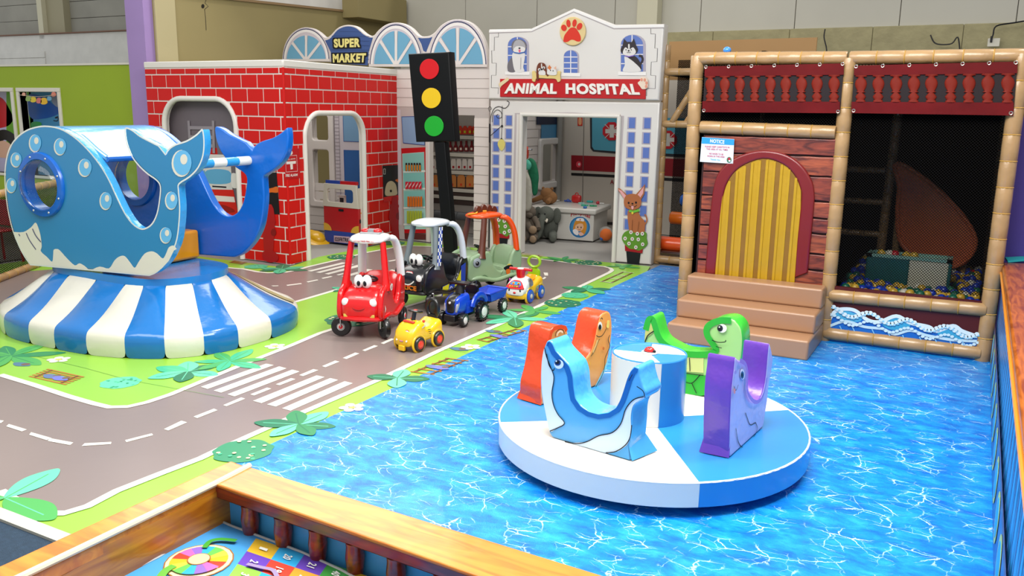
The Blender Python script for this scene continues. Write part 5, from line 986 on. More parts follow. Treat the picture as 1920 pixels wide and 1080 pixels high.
ws = art('white_belly_print', FWn, [('p', CRW, z1_(smooth(band, 3, False)+low[:-1])), ('s', prt('4a4a6a'), z1_([(120, 818), (128, 832)]), .012), ('S', prt('4a4a6a'), z1_([(168, 812), (190, 860), (230, 918)]), .012), ('S', prt('4a4a6a'), z1_([(208, 785), (230, 830), (262, 870)]), .012)], NS, off=.003)
bub = [(220, 165, 38, 57), (378, 187, 38, 55), (100, 270, 34, 48), (70, 432, 33, 48), (535, 320, 42, 58), (667, 530, 38, 57)]
bub = [(x/3.373, 220+y/3.373, a/3.373, b/3.373) for x, y, a, b in bub]+[(220+x/3.376, 220+y/3.376, a/3.376, b/3.376) for x, y, a, b in ((405, 292, 62, 86), (340, 528, 39, 58), (305, 748, 37, 52))]
for x, y, a, b in bub:
    art('bubble_print', FWn, [('e', CRW, x, y, a, b), ('e', LB1, x+a*.12, y-b*.06, a*.93, b*.92), ('e', CRW, x+a*.25, y-b*.3, a*.36, b*.38)], NS, off=.004)
# canopy over the head
ci = smooth([FWn.px(p) for p in z1_([(85, 228), (100, 210), (160, 160), (220, 136), (290, 126), (380, 140), (470, 190), (560, 272), (636, 330)])], 4, False)
mb = MB(); n = len(ci); secs = []
CAN = vinyl('canopy blue', '5aa6d6', .15, .5, 5)
for p, q in zip(ci, [(x*1.0, y-.03) for x, y in ci]): secs.append([FWn.p3(*p, -.085), FWn.p3(*p, D), FWn.p3(*q, D), FWn.p3(*q, -.085)])
mb.loft(secs, CAN); cn = obj('canopy', mb, WH)
k0 = int(n*.72); mb = MB(); pal = [('98c0cc', -.12, -.62), ('c8b49c', -.62, -1.0)]
for c_, wa, wb_ in pal:
    mb = MB(); S2 = []
    for p in ci[k0:]: S2.append([FWn.p3(p[0]+.004, p[1]+.003, wa), FWn.p3(p[0]+.004, p[1]+.003, wb_)])
    vs = [x for s_ in S2 for x in s_]; mb.add(vs, [(i*2, i*2+1, i*2+3, i*2+2) for i in range(len(S2)-1)], vinyl('canopy patch '+c_, c_, .2, .2)); obj('canopy_patch', mb, cn)
mb = MB(); p = ci[-1]; mb.tube([FWn.p3(p[0], p[1]-.015, -.085), FWn.p3(p[0], p[1]-.015, D)], .028, WBD, 8); obj('canopy_hem', mb, cn)
# striped bar between the tails
q = FWn.off(D).px((466, 301)); bar = thing; L = -D-.08; cols_ = [WHITE, WBL, WHITE, WBL, WHITE]
mb = MB()
for k in range(6): mb.tube([FWn.p3(q[0], q[1], -.08-L*k/6), FWn.p3(q[0], q[1], -.08-L*(k+1)/6)], .045, WHITE if k % 2 else WBL, 14)
obj('grab_bar', mb, WH)
# yellow seat
a, b = G(329, 494, WZ), G(379, 484, WZ); t = FWn.off(D).px((375, 430))[1]
mb = MB(); fy_ = Frame((a.x, a.y, 0), b-a); mb.fbox(fy_, -.55, WZ+.01, (b-a).length-.02, t+.0, -.42, 0, vinyl('amber seat', 'd88c0c', .25, .2)); obj('seat', mb, WH, bev=.03, seg=3)
# platform
CX, CY = -7.28, 5.72
rt = {0: .89, 25: .86, 40: .77, 54: .66, 75: .56, 90: .54, 110: .56, 130: .68, 145: .90, 160: 1.0, 180: 1.02}
rb_ = {0: 1.52, 10: 1.55, 22: 1.55, 34: 1.49, 47: 1.35, 63: 1.22, 82: 1.12, 100: 1.14, 122: 1.26, 145: 1.42, 160: 1.52, 180: 1.56}
def rad(tab, deg):
    d = abs((deg+180) % 360-180); ks = sorted(tab)
    for i in range(len(ks)-1):
        if ks[i] <= d <= ks[i+1]:
            t = (d-ks[i])/(ks[i+1]-ks[i]); return tab[ks[i]]*(1-t)+tab[ks[i+1]]*t
def rs(tab, d): return sum(rad(tab, d+e) for e in (-8, -4, 0, 4, 8))/5
tl = [(CX+rs(rt, d)*math.cos(math.radians(d)), CY+rs(rt, d)*math.sin(math.radians(d))) for d in range(0, 360, 5)]
mb = MB(); mb.prism(GF, tl, .50, WZ, vinyl('platform blue', '1f78c0', .2, .2)); obj('platform', mb, WH, bev=.02, seg=3)
ta = [-145, -130, -92, -54, -40, -27, -11, 2.5, 21, 38, 58, 80, 102, 124, 146, 170, 185, 200, 215]
ba_ = [-122, -100, -82, -63, -47, -34, -22, -10, 5, 25, 47, 70, 93, 116, 140, 165, 187, 212, 238]
SKB = vinyl('skirt blue', '1266ac', .2, .5, 5); SKW = vinyl('skirt white', 'ccc9bc', .28, .5, 4)
PRF = [(0, .54), (.1, .505), (.32, .42), (.58, .325), (.82, .262), (.96, .235), (1.015, .20), (1.03, .11), (1.0, .017)]
def sk(ft, k, tt):                       # point on the skirt: ft 0..1 across gore k, tt profile
    a1 = ta[k]+(ta[k+1]-ta[k])*ft; b1 = ba_[k]+(ba_[k+1]-ba_[k])*ft; f, z = tt
    t1, b2 = rs(rt, a1), rs(rb_, b1); P0 = V((CX+(t1-.01)*math.cos(math.radians(a1)), CY+(t1-.01)*math.sin(math.radians(a1)), 0)); P1 = V((CX+b2*math.cos(math.radians(b1)), CY+b2*math.sin(math.radians(b1)), 0))
    f2_ = f; P = P0*(1-f2_)+P1*f2_; bul = .03*math.sin(math.pi*ft)*math.sin(math.pi*min(1, f)); rr = (P-V((CX, CY, 0))).normalized()
    return P+rr*bul+V((0, 0, z+bul*.6))
for k in range(18):
    mb = MB(); n = 7; vs = [sk(i/(n-1), k, t) for t in PRF for i in range(n)]
    mb.add(vs, [(j*n+i, j*n+i+1, (j+1)*n+i+1, (j+1)*n+i) for j in range(len(PRF)-1) for i in range(n-1)], SKW if k % 2 else SKB); obj('skirt_panel', mb, WH, sub=1)
mb = MB(); vs = []
for t in PRF[:7]:
    p = sk(.05, 9, t); p2 = sk(.2, 9, t); vs += [p+V((0, 0, .012)), p2+V((0, 0, .012))]
mb.add(vs, [(2*i, 2*i+1, 2*i+3, 2*i+2) for i in range(5)], vinyl('olive tape', '86784a', .5)); obj('zip_flap', mb, WH)
# ---------------------------------------------------------------- carousel
CC = V((-1.72, 5.14, 0)); CA = thing('padded_carousel', 'round blue and white padded carousel with four animal seats on the pool mat', 'carousel', CC)
CW = vinyl('carousel white', 'dedbd0', .28, .12, 3); CB = vinyl('carousel blue', '2a82c4', .28, .12, 3); CBS = vinyl('carousel side blue', '1c74c8', .3, .12, 3)
RC_ = 1.0; ang_ = [-145, -55, 40, 126, 215]
for k, m_ in enumerate((CW, CB, CW, CB)):
    arc = [(CC.x+RC_*math.cos(math.radians(ang_[k]+(ang_[k+1]-ang_[k])*i/24)), CC.y+RC_*math.sin(math.radians(ang_[k]+(ang_[k+1]-ang_[k])*i/24))) for i in range(25)]
    mb = MB(); mb.prism(GF, [(CC.x, CC.y)]+arc, .075, .22, m_); obj('deck_sector', mb, CA, bev=.01, seg=2)
mb = MB(); mb.lathe(CC, (0, 0, 1), [(0, .016), (.86, .016), (.88, .075), (0, .078)], prt('0c2244'), 48); obj('turntable_base', mb, CA)
mb = MB(); mb.ring(CC+V((0, 0, .217)), (0, 0, 1), RC_-.006, .007, CW, 72, 6); obj('rim_piping', mb, CA)
DC = V((-1.765, 5.19, 0))
for k in range(8):
    a0, a1 = 45*k-9, 45*k+36; 
    arc = [(DC.x+.245*math.cos(math.radians(a0+45*i/8)), DC.y+.245*math.sin(math.radians(a0+45*i/8))) for i in range(9)]
    if k % 2 == 0:
        a1 = a0+60; arc = [(DC.x+.245*math.cos(math.radians(a0+45*i/8)), DC.y+.245*math.sin(math.radians(a0+45*i/8))) for i in range(9)]
for a0, a1, m_ in ((-52, 20, CB), (20, 105, CW), (105, 190, CB), (190, 308, CW)):
    arc = [(DC.x+.245*math.cos(math.radians(a0+(a1-a0)*i/12)), DC.y+.245*math.sin(math.radians(a0+(a1-a0)*i/12))) for i in range(13)]
    mb = MB(); mb.prism(GF, [(DC.x, DC.y)]+arc, .22, .645, m_); obj('drum_sector', mb, CA, bev=.008)
mb = MB(); mb.ring(DC+V((0, 0, .645)), (0, 0, 1), .238, .007, CB, 40, 6); obj('drum_piping', mb, CA)
LBg = thing('ladybird_toy', 'tiny red spotted ladybird toy on top of the carousel drum', 'toy', DC+V((0, 0, .645)))
mb = MB(); mb.lathe(DC+V((0, 0, .645)), (0, 0, 1), [(.05, 0), (.055, .004), (.05, .01), (0, .012)], CW, 20); obj('mount', mb, LBg)
mb = MB(); mb.ball(DC+V((0, 0, .66)), (.036, .03, .028), plas('ladybird red', 'c8201c'), 18, 10); mb.ball(DC+V((.0, 0, .656)), (.04, .032, .014), K, 18, 6); obj('shell', mb, LBg)
mb = MB(); [mb.ball(DC+V((.022*math.cos(t), .018*math.sin(t), .681-.002)), .005, K, 8, 5) for t in (0, 1.3, 2.5, 3.8, 5)]; mb.ball(DC+V((.034, -.008, .662)), .012, K, 10, 6); obj('spots', mb, LBg, kind='stuff')
def seat(name, label, F, zfn, out, T, face, side, n=4, closed=True):
    pts = smooth([F.px(p) for p in zfn(out)], n); pts = [(u, max(v, .222)) for u, v in pts]
    return obj(name, curve_mesh(name, F, [pts], -T, 0, face, .012, side), CA, label), pts
# dolphin
fD = gframe((1038, 822), (1182, 864), .22); zD = lambda p: z_(3.375, 970, 560, p)
dout = [(205, 856), (195, 820), (175, 730), (155, 640), (145, 540), (148, 430), (160, 340), (172, 300), (185, 272), (205, 265), (225, 285), (245, 330), (290, 380), (330, 425), (352, 490), (358, 560), (370, 630), (405, 680), (455, 712), (515, 727), (575, 718), (620, 690), (645, 645), (665, 590), (690, 510), (712, 460), (740, 430), (768, 440), (778, 490), (795, 550), (815, 598), (795, 635), (745, 668), (728, 720), (724, 800), (718, 880), (712, 960), (714, 1025), (640, 1003), (500, 962), (360, 920), (260, 893), (225, 880)]
DBM = vinyl('dolphin blue', '4f9fd6', .25, .3, 6); DSD = vinyl('dolphin sheen', '4aa4dc', .15, .8, 7)
dp_, dpts = seat('dolphin_seat', 'light blue dolphin shaped seat with a dark blue rim', fD, zD, dout, .19, DBM, DSD)
RIMB = prt('1c5ea8', .3); DWH = prt('ccdcea', .3)
rimo = [(178, 295), (188, 272), (205, 265), (225, 285), (245, 330), (290, 380), (330, 425), (352, 490), (358, 560), (370, 630), (405, 680), (455, 712), (515, 727), (575, 718), (620, 690), (645, 645), (665, 590), (690, 510), (712, 460), (740, 430), (768, 442)]
L_, R2 = strip([V(p) for p in rimo], 1)
def inset(pts, d):
    o = []; n = len(pts)
    for i, p in enumerate(pts):
        a = pts[max(i-1, 0)]; b = pts[min(i+1, n-1)]; dx, dy = b[0]-a[0], b[1]-a[1]; l = math.hypot(dx, dy); o.append((p[0]-dy/l*d, p[1]+dx/l*d))
    return o
ri = inset(rimo, 13); rim_s = smooth(inset(rimo, 22), 3, False)
art('printed_face', fD, [('P', DWH, zD([(172, 310), (182, 360), (205, 420), (228, 480), (230, 520), (218, 600), (228, 670), (255, 730), (298, 788), (250, 820), (206, 838), (182, 740), (160, 620), (152, 520), (155, 400)])), ('P', DWH, zD([(345, 915), (440, 905), (515, 868), (600, 848), (655, 790), (685, 700), (735, 640), (800, 620), (782, 635), (735, 672), (718, 740), (718, 830), (700, 915), (640, 965), (570, 978), (440, 942)])),
    ('p', prt('4f9fd6', .3), zD([(575, 980), (640, 965), (700, 925), (710, 1020)])), ('S', K, zD([(172, 310), (182, 360), (205, 420), (228, 480), (230, 520), (218, 600), (228, 670), (255, 730), (298, 788), (250, 820), (206, 838)]), .006), ('S', K, zD([(300, 905), (370, 918), (440, 905), (515, 868), (600, 848), (655, 790), (685, 700), (735, 640), (800, 620)]), .006),
    ('S', K, zD([(185, 350), (200, 420), (225, 455), (235, 440)]), .006), ('S', K, zD([(728, 480), (705, 520)]), .004), ('S', K, zD([(755, 555), (795, 585), (808, 628)]), .005), ('S', K, zD([(560, 975), (620, 968), (680, 930), (712, 880), (724, 800)]), .006),
    ('e', DWH, *zD([(262, 415)])[0], 9, 8.5, .6), ('e', prt('1c3c78'), *zD([(255, 405)])[0], 6, 5.6), ('e', K, *zD([(253, 403)])[0], 3.6, 3.4), ('e', DWH, *zD([(246, 396)])[0], 1.4, 1.4)], dp_, off=.003)
rimw = [(p, q) for p, q in zip(rimo, inset(rimo, 34))]
art('printed_rim', fD, [('p', RIMB, zD([a, b, d, c])) for (a, c), (b, d) in zip(zip([inset(rimo, 5)[i] for i in range(len(rimo))], inset(rimo, 36)), list(zip(inset(rimo, 5), inset(rimo, 36)))[1:])], dp_, off=.0045, th=0.00001)
mb = MB(); P = fD.p3(fD.px((1182, 864))[0], .222, 0); mb.quad([P+V((-.02, .0, .10)), P+fD.n*-.19+V((-.02, 0, .12)), P+fD.n*-.2+V((.06, .01, .006)), P+V((.015, -.015, .006))], DSD); obj('skirt_flap', mb, dp_)
# purple seal
fPp = gframe((1368, 859), (1433, 800), .22); zT = lambda p: z_(3.376, 1180, 560, p)
pout = [(640, 1008), (636, 900), (642, 700), (650, 560), (663, 450), (672, 375), (690, 385), (720, 400), (740, 430), (745, 490), (742, 560), (755, 615), (780, 648), (812, 650), (838, 615), (855, 560), (865, 500), (872, 430), (880, 340), (888, 285), (897, 310), (905, 350), (910, 390), (900, 460), (885, 540), (875, 640), (862, 720), (850, 800), (836, 822), (780, 880), (700, 955)]
PUR = vinyl('violet', '6a3ea6', .28, .6, 7); PLI = vinyl('pale lilac', 'b4aede', .3, .5, 7)
pp, _ = seat('seal_seat', 'purple sided seal shaped seat with a pale lilac face', fPp, zT, pout, .165, PLI, PUR)
PB = prt('3c50a0')
art('printed_face', fPp, [('S', K, zT([(735, 722), (745, 750), (765, 798), (790, 790), (800, 785)]), .006), ('S', K, zT([(800, 785), (810, 830), (770, 900), (720, 940), (690, 905), (675, 820)]), .006), ('e', prt('e0e0ec'), *zT([(717, 478)])[0], 4.5, 10), ('e', prt('2a5c8c'), *zT([(716, 483)])[0], 3, 7), ('e', K, *zT([(715, 484)])[0], 1.8, 4), ('S', K, zT([(664, 555), (675, 580), (690, 545)]), .006), ('P', prt('dc8c8c'), zT([(663, 570), (672, 575), (670, 600), (662, 598)])), ('e', prt('9c90d0'), *zT([(672, 465)])[0], 2, 4), ('S', prt('9c78cc', .3), zT([(700, 390), (735, 415), (748, 480), (745, 570), (765, 625), (800, 655), (835, 635), (858, 575), (870, 500)]), .025)], pp, off=.003)
mb = MB(); P = fPp.p3(0, .222, 0); P = fPp.p3(fPp.px((1368, 859))[0], .222, 0); mb.quad([P+V((0, -.002, .09)), P-fPp.n*.165+V((0, -.002, .09)), P-fPp.n*.18+V((0, -.03, .004)), P+V((.0, -.015, .004))], PUR); obj('skirt_flap', mb, pp)
# seahorse
fSe = gframe((1017, 760), (1130, 720), .22)
sout = [(160, 676), (150, 640), (152, 560), (175, 470), (195, 360), (205, 260), (215, 205), (235, 180), (275, 172), (305, 178), (318, 200), (322, 260), (330, 330), (352, 370), (395, 385), (440, 370), (470, 325), (492, 250), (510, 160), (530, 105), (560, 82), (585, 88), (597, 130), (600, 200), (590, 290), (570, 400), (548, 470), (530, 510), (500, 565), (480, 575), (400, 600), (280, 640)]
ORS = vinyl('seahorse red orange', 'd8421a', .22, .55, 7); ORF = vinyl('seahorse face', 'e8954e', .3, .2, 5)
ss, _ = seat('seahorse_seat', 'red orange seahorse shaped seat with a pale orange printed face', fSe, zD, sout, .2, ORF, ORS)
art('printed_face', fSe, [('p', prt('7cc4d8'), zD([(490, 560), (520, 500), (550, 440), (575, 380), (592, 290), (600, 210), (590, 350), (560, 450), (530, 510), (500, 568)])), ('e', prt('e6e2e0'), *zD([(525, 172)])[0], 3.6, 7.6), ('e', prt('3a2418'), *zD([(524, 180)])[0], 2.6, 5), ('e', K, *zD([(524, 182)])[0], 1.6, 3.2), ('P', prt('e6c868'), zD([(570, 140), (582, 138), (582, 160), (578, 185), (565, 180), (566, 160)])), ('S', K, zD([(500, 232), (515, 242), (535, 235), (552, 212), (562, 190)]), .006), ('S', K, zD([(525, 130), (535, 122), (540, 132)]), .006),
    ('S', K, zD([(520, 255), (505, 290), (490, 330), (465, 365)]), .005), ('S', prt('e0b070'), zD([(508, 262), (495, 300), (478, 340)]), .02), ('S', K, zD([(585, 230), (575, 260), (585, 300), (570, 340), (555, 380), (552, 430), (535, 490), (495, 560)]), .007), ('e', prt('c86a30'), *zD([(545, 315)])[0], 2, 3), ('e', prt('e6a23c'), *zD([(458, 410)])[0], 1.5, 3),
    ('S', K, zD([(240, 240), (245, 215), (265, 195), (290, 200), (298, 222)]), .006), ('S', prt('e6c8a8'), zD([(252, 235), (258, 215), (275, 205), (288, 215)]), .012), ('s', prt('d8421a', .3), zD([(205, 260), (215, 215), (235, 188), (275, 178), (303, 184), (312, 205)]), .03)], ss, off=.003)
mb = MB(); P = fSe.p3(fSe.px((1017, 760))[0], .222, 0); mb.quad([P+V((0, 0, .08)), P-fSe.n*.2+V((0, 0, .08)), P-fSe.n*.22+V((-.0, -.03, .004)), P+V((.0, -.02, .004))], ORS); obj('skirt_flap', mb, ss)
# turtle
TBs = G(1313, 744, .22); fT = Frame((TBs.x-.6, TBs.y+.04, 0), (1, -.05, 0))
tout = [(95, 560), (92, 400), (92, 280), (98, 200), (112, 135), (135, 112), (158, 122), (172, 165), (188, 225), (215, 270), (270, 305), (340, 335), (420, 343), (490, 340), (528, 335), (545, 315), (530, 280), (505, 245), (482, 205), (490, 170), (530, 140), (590, 125), (650, 130), (695, 170), (712, 220), (715, 300), (700, 420), (660, 560), (560, 600), (450, 615), (345, 600), (230, 585)]
TG = vinyl('turtle green', '3fb83c', .2, .55, 7); TF = vinyl('turtle face', '9ccf7c', .3, .2, 5)
tt_, _ = seat('turtle_seat', 'bright green turtle shaped seat with smiling pale green head', fT, zT, tout, .19, TF, TG)
TGp = prt('2ea838', .3)
art('printed_face', fT, [('p', TGp, zT([(92, 470), (350, 470), (470, 485), (690, 470), (660, 560), (560, 600), (450, 615), (345, 600), (95, 560)])), ('p', prt('c4cf84', .35), zT([(175, 345), (350, 370), (470, 370), (470, 470), (350, 462), (150, 440)])), ('P', prt('b8c070', .35), zT([(98, 260), (105, 180), (130, 145), (155, 205), (120, 240)])),
    ('S', TGp, zT([(104, 200), (120, 140), (142, 128), (158, 160), (178, 225), (208, 275), (265, 315), (340, 345), (420, 355), (500, 352), (540, 335), (548, 318), (520, 275), (494, 235), (490, 190), (520, 158), (580, 138), (645, 140)]), .045), ('S', K, zT([(95, 290), (115, 235), (155, 205)]), .007), ('S', K, zT([(340, 468), (400, 478), (470, 485)]), .006), ('s', K, zT([(380, 375), (384, 460)]), .006), ('S', K, zT([(340, 520), (395, 535), (450, 480)]), .006), ('s', K, zT([(395, 535), (425, 600)]), .006),
    ('e', prt('e6e8e4'), *zT([(588, 188)])[0], 8.5, 8), ('e', prt('2a3038'), *zT([(574, 188)])[0], 5.4, 6), ('e', K, *zT([(572, 188)])[0], 3.4, 4), ('e', prt('e6e8e4'), *zT([(570, 180)])[0], 1.4, 1.4), ('S', K, zT([(522, 262), (560, 276), (605, 274), (610, 262)]), .006), ('S', K, zT([(548, 302), (570, 310), (585, 312)]), .005)], tt_, off=.003)
# ---------------------------------------------------------------- traffic light
fTL = Frame((0, 9.5, 0), (1, 0, 0)); BKV = mat('black vinyl', '08090a', .5, spec=.2, bump=(5, .15))
TL = thing('traffic_light', 'tall black padded toy traffic light with red, yellow and green discs', 'traffic light', fTL.p3(fTL.px((838, 425))[0], 0, 0))
hd = slab('lamp_housing', fTL, [z_(3.857, 480, 20, [(1098, 312), (1395, 297), (1436, 946), (1155, 950)])], -.15, 0, BKV, TL, px=True, bev=.02)
u0, v0 = fTL.px((812, 266)); u1, _v = fTL.px((832, 266)); u2, v2 = fTL.px((846, 430)); u3, _ = fTL.px((826, 430)); s_ = (u2-u1)/(v2-v0)
slab('pole', fTL, [[(u0, v0), (u1, v0), (u1+s_*(.02-v0), .02), (u0+s_*(.02-v0), .02)]], -.13, -.02, BKV, TL, bev=.01)
mb = MB(); mb.box((u0+s_*(0-v0)+.07, 9.575, .043), (.5, .5, .05), BKV); obj('base', mb, TL, bev=.02)
for (x, y), c, nm in (((1252, 422), 'c8141c', 'red_disc'), ((1266, 632), 'dcb41c', 'yellow_disc'), ((1286, 835), '1c9c2c', 'green_disc')):
    slab(nm, fTL, [z_(3.857, 480, 20, ell(x, y, 69, 74, 32))], 0, .012, prt(c, .35), hd, px=True, bev=.004)
# ---------------------------------------------------------------- ride-on vehicles (local x forward, y left)
TYRE = plas('tyre black', '0c0c0e', .35); CHR = mat('chrome', 'd0d0d4', .15, 1); WP = plas('white', 'dcdbd8', .22)
def Rz(a): return MX.Rotation(a, 3, 'Z')
def sec(x, hw, z0, z1, e=.55, n=20, cy_=0):
    o = []; sg = lambda v: (abs(v)**e)*(1 if v >= 0 else -1); zc, hz = (z0+z1)/2, (z1-z0)/2
    for k in range(n):
        a = 2*math.pi*k/n; o.append((x, cy_+hw*sg(math.cos(a)), zc+hz*sg(math.sin(a))))
    return o
def wheel(parent, c, r, w, ang=0, hub=WP, cap=None, hr=.5, tread=0, nm='wheel'):
    """ang: heading of the axle's outer side; 0 = +y"""
    ax = V((-math.sin(ang), math.cos(ang), 0)); mb = MB(); c = V(c)
    prof = [(r*.55, -w*.5), (r*.86, -w*.5), (r*.97, -w*.36), (r, -w*.15), (r, w*.15), (r*.97, w*.36), (r*.86, w*.5), (r*hr*1.02, w*.5), (r*hr, w*.42)]
    mb.lathe(c, ax, prof, TYRE, 28)
    if tread:
        for k in range(16):
            a = 2*math.pi*k/16; z = V((0, 0, 1)); t = ax.cross(z); d = t*math.cos(a)+z*math.sin(a); R = MX((tuple(d), tuple(ax), tuple(d.cross(ax)))).transposed()
            mb.box(c+d*r, (r*.1, w*.9, r*.16), TYRE, R)
    o = obj(nm, mb, parent)
    mb = MB(); mb.lathe(c, ax, [(r*hr, -w*.3), (r*hr, w*.44), (r*hr*.8, w*.40), (r*hr*.75, w*.48), (r*.15, w*.52), (0, w*.54)], hub, 24); h = obj('hub', mb, o)
    if cap:
        mb = MB(); mb.lathe(c, ax, [(r*.22, w*.45), (r*.2, w*.6), (0, w*.66)], cap, 18); obj('cap', mb, o)
    return o
def local_frame(kind, d):
    return Frame((d, 0, 0), (0, 1, 0)) if kind == 'front' else Frame((0, d, 0), (-1, 0, 0)) if kind == 'left' else Frame((0, 0, 0), (1, 0, 0))
def coupe(name, label, loc, rz, C_):
    t = thing(name, label, 'toy car', (loc[0], loc[1], .0185), rz, local=True, group=None)
    body, trim, roofm, fp, rp = C_['body'], C_['trim'], C_['roof'], C_['front'], C_['rear']
    XZ = Frame((0, 0, 0), (1, 0, 0)); parts = []
    side = smooth([(.33, .145), (.385, .18), (.40, .25), (.39, .34), (.355, .43), (.28, .475), (.18, .50), (.09, .50), (.05, .44), (.02, .34), (-.03, .265), (-.10, .235), (-.17, .255), (-.215, .33), (-.25, .44), (-.30, .505), (-.37, .505), (-.405, .44), (-.41, .33), (-.395, .22), (-.34, .15), (-.2, .125), (.0, .12), (.2, .125)], 4)
    b = MB()
    def put(me): 
        k = len(b.v); b.v += [tuple(v.co) for v in me.vertices]; b.f += [tuple(k+i for i in p.vertices) for p in me.polygons]; b.m += [b.mi(body)]*len(me.polygons); bpy.data.meshes.remove(me)
    for s_ in (-1, 1): put(curve_mesh('x', XZ, [side], -s_*.20-.028, -s_*.20+.028, body, .024))
    # hood with a rounded nose
    b.loft([sec(x, hw, z0, z1, .6, 24) for x, hw, z0, z1 in ((.02, .185, .16, .40), (.08, .20, .15, .475), (.16, .205, .145, .49), (.26, .205, .14, .475), (.34, .20, .145, .44), (.385, .185, .155, .40), (.41, .155, .17, .36), (.42, .11, .19, .32))], body)
    b.loft([sec(x, hw, z0, z1, .5, 24) for x, hw, z0, z1 in ((-.42, .12, .22, .44), (-.405, .17, .18, .49), (-.37, .2, .15, .52), (-.31, .2, .14, .52), (-.27, .18, .14, .47), (-.25, .15, .14, .35))], body)
    b.loft([sec(x, .19, .13, z1, .4, 16) for x, z1 in ((-.3, .28), (-.16, .26), (-.12, .17), (.06, .17))], body)
    b.v = [(x, y, z+.03 if z < .3 else z+.015) for x, y, z in b.v]
    lip = smooth([(.41, .10, .205), (.43, 0, .205), (.41, -.10, .205), (.36, -.19, .20), (.22, -.235, .215), (0, -.235, .165), (-.22, -.235, .20), (-.36, -.2, .20), (-.42, 0, .215), (-.36, .2, .20), (-.22, .235, .20), (0, .235, .165), (.22, .235, .215), (.36, .19, .20)], 4)
    b.tube(lip+[lip[0]], .024, body, 8)
    bo = obj('body', b, t)
    # windscreen pillars, rear pillars, roof
    for s_ in (-1, 1):
        mb = MB(); mb.tube(smooth([(.19, s_*.205, .44), (.17, s_*.195, .56), (.14, s_*.175, .74), (.115, s_*.155, .90)], 4, False), [.062, .056, .051, .047, .044]+[.04]*4+[.037]*4, fp, 12, flat=.8); obj('front_pillar', mb, t)
        mb = MB(); mb.tube(smooth([(-.13, s_*.13, .905), (-.21, s_*.16, .89), (-.275, s_*.18, .81), (-.315, s_*.195, .68), (-.335, s_*.205, .50)], 4, False), [.036]*3+[.044]*14, rp, 12, flat=.8); obj('rear_pillar', mb, t)
    mb = MB(); rl = []
    for x, hw, z0, z1 in ((.215, .06, .90, .93), (.20, .12, .895, .94), (.15, .165, .885, .953), (.05, .185, .885, .965), (-.06, .18, .885, .968), (-.14, .16, .885, .96), (-.19, .12, .885, .945), (-.21, .06, .895, .93)): rl.append(sec(x, hw, z0, z1, .75, 24))
    mb.loft(rl, roofm); rf = obj('roof', mb, t)
    # wheels
    for s_, a in ((-1, C_.get('wa', (2.2, 0))[0]), (1, C_.get('wa', (2.2, 0))[1])):
        c = V((.30, s_*.215, .098)); w_ = wheel(t, c, .098, .06, a, C_.get('hub', WP) if s_ < 0 else TYRE, C_.get('cap') if s_ < 0 else None, .38)
        mb = MB(); mb.tube([c+V((-.02, 0, .12)), c+V((0, 0, .06))], .012, CHR, 8); ax = V((-math.sin(a), math.cos(a), 0))
        mb.tube([c+V((0, 0, .095))-ax*.04, c+V((0, 0, .095))+ax*.04, c+ax*.042], .007, CHR, 6); mb.tube([c+V((0, 0, .095))-ax*.04, c-ax*.042], .007, CHR, 6); obj('fork', mb, w_)
        wheel(t, (-.27, s_*.235, .092), .092, .055, 0 if s_ > 0 else math.pi, C_.get('hub', WP), C_.get('cap'), .38)
    # steering wheel and seat
    mb = MB(); mb.ring((.06, 0, .53), (-.5, 0, .85), .075, .011, TYRE, 28, 8); mb.tube([(.12, 0, .46), (.06, 0, .53)], .016, TYRE, 8); mb.tube([(.06, -.07, .53), (.06, .07, .53)], .01, TYRE, 6); obj('steering_wheel', mb, t)
    return t, bo, rf
def googly(t, x, z, s=1):
    mb = MB()
    for s_ in (-1, 1): mb.ball((x, s_*.047*s, z), (.05*s, .057*s, .078*s), WP, 24, 14)
    e = obj('eyes', mb, t, kind='stuff')
    for s_ in (-1, 1): 
        mb = MB(); mb.ball((x+.043*s, s_*.037*s, z-.014*s), (.013, .021*s, .032*s), K, 16, 10); obj('pupil', mb, e)
def badge(par, F, u, v, w, h, c1, c2, txt, tc):
    a = art('badge', F, [('p', prt(c1), rrect(u-w/2, v-h/2, u+w/2, v+h/2, h*.48)), ('p', prt(c2), rrect(u-w/2+.006, v-h/2+.005, u+w/2-.006, v+h/2-.005, h*.4))], par, px=False, off=.003)
    text('lettering', F, txt, [(u-w*.36, v-h*.2), (u+w*.36, v-h*.2), (u+w*.36, v+h*.2), (u-w*.36, v+h*.2)], prt(tc), a, px=False, off=.008, th=0)
REDP_ = plas('car red', 'c90d12', .22); BLK = plas('car black', '121316', .25); GRYP = plas('pillar grey', '6a7478', .3); WHP = plas('roof white', 'c9ced2', .25)
FRt_ = local_frame('front', .421); LFt = local_frame('left', .231)
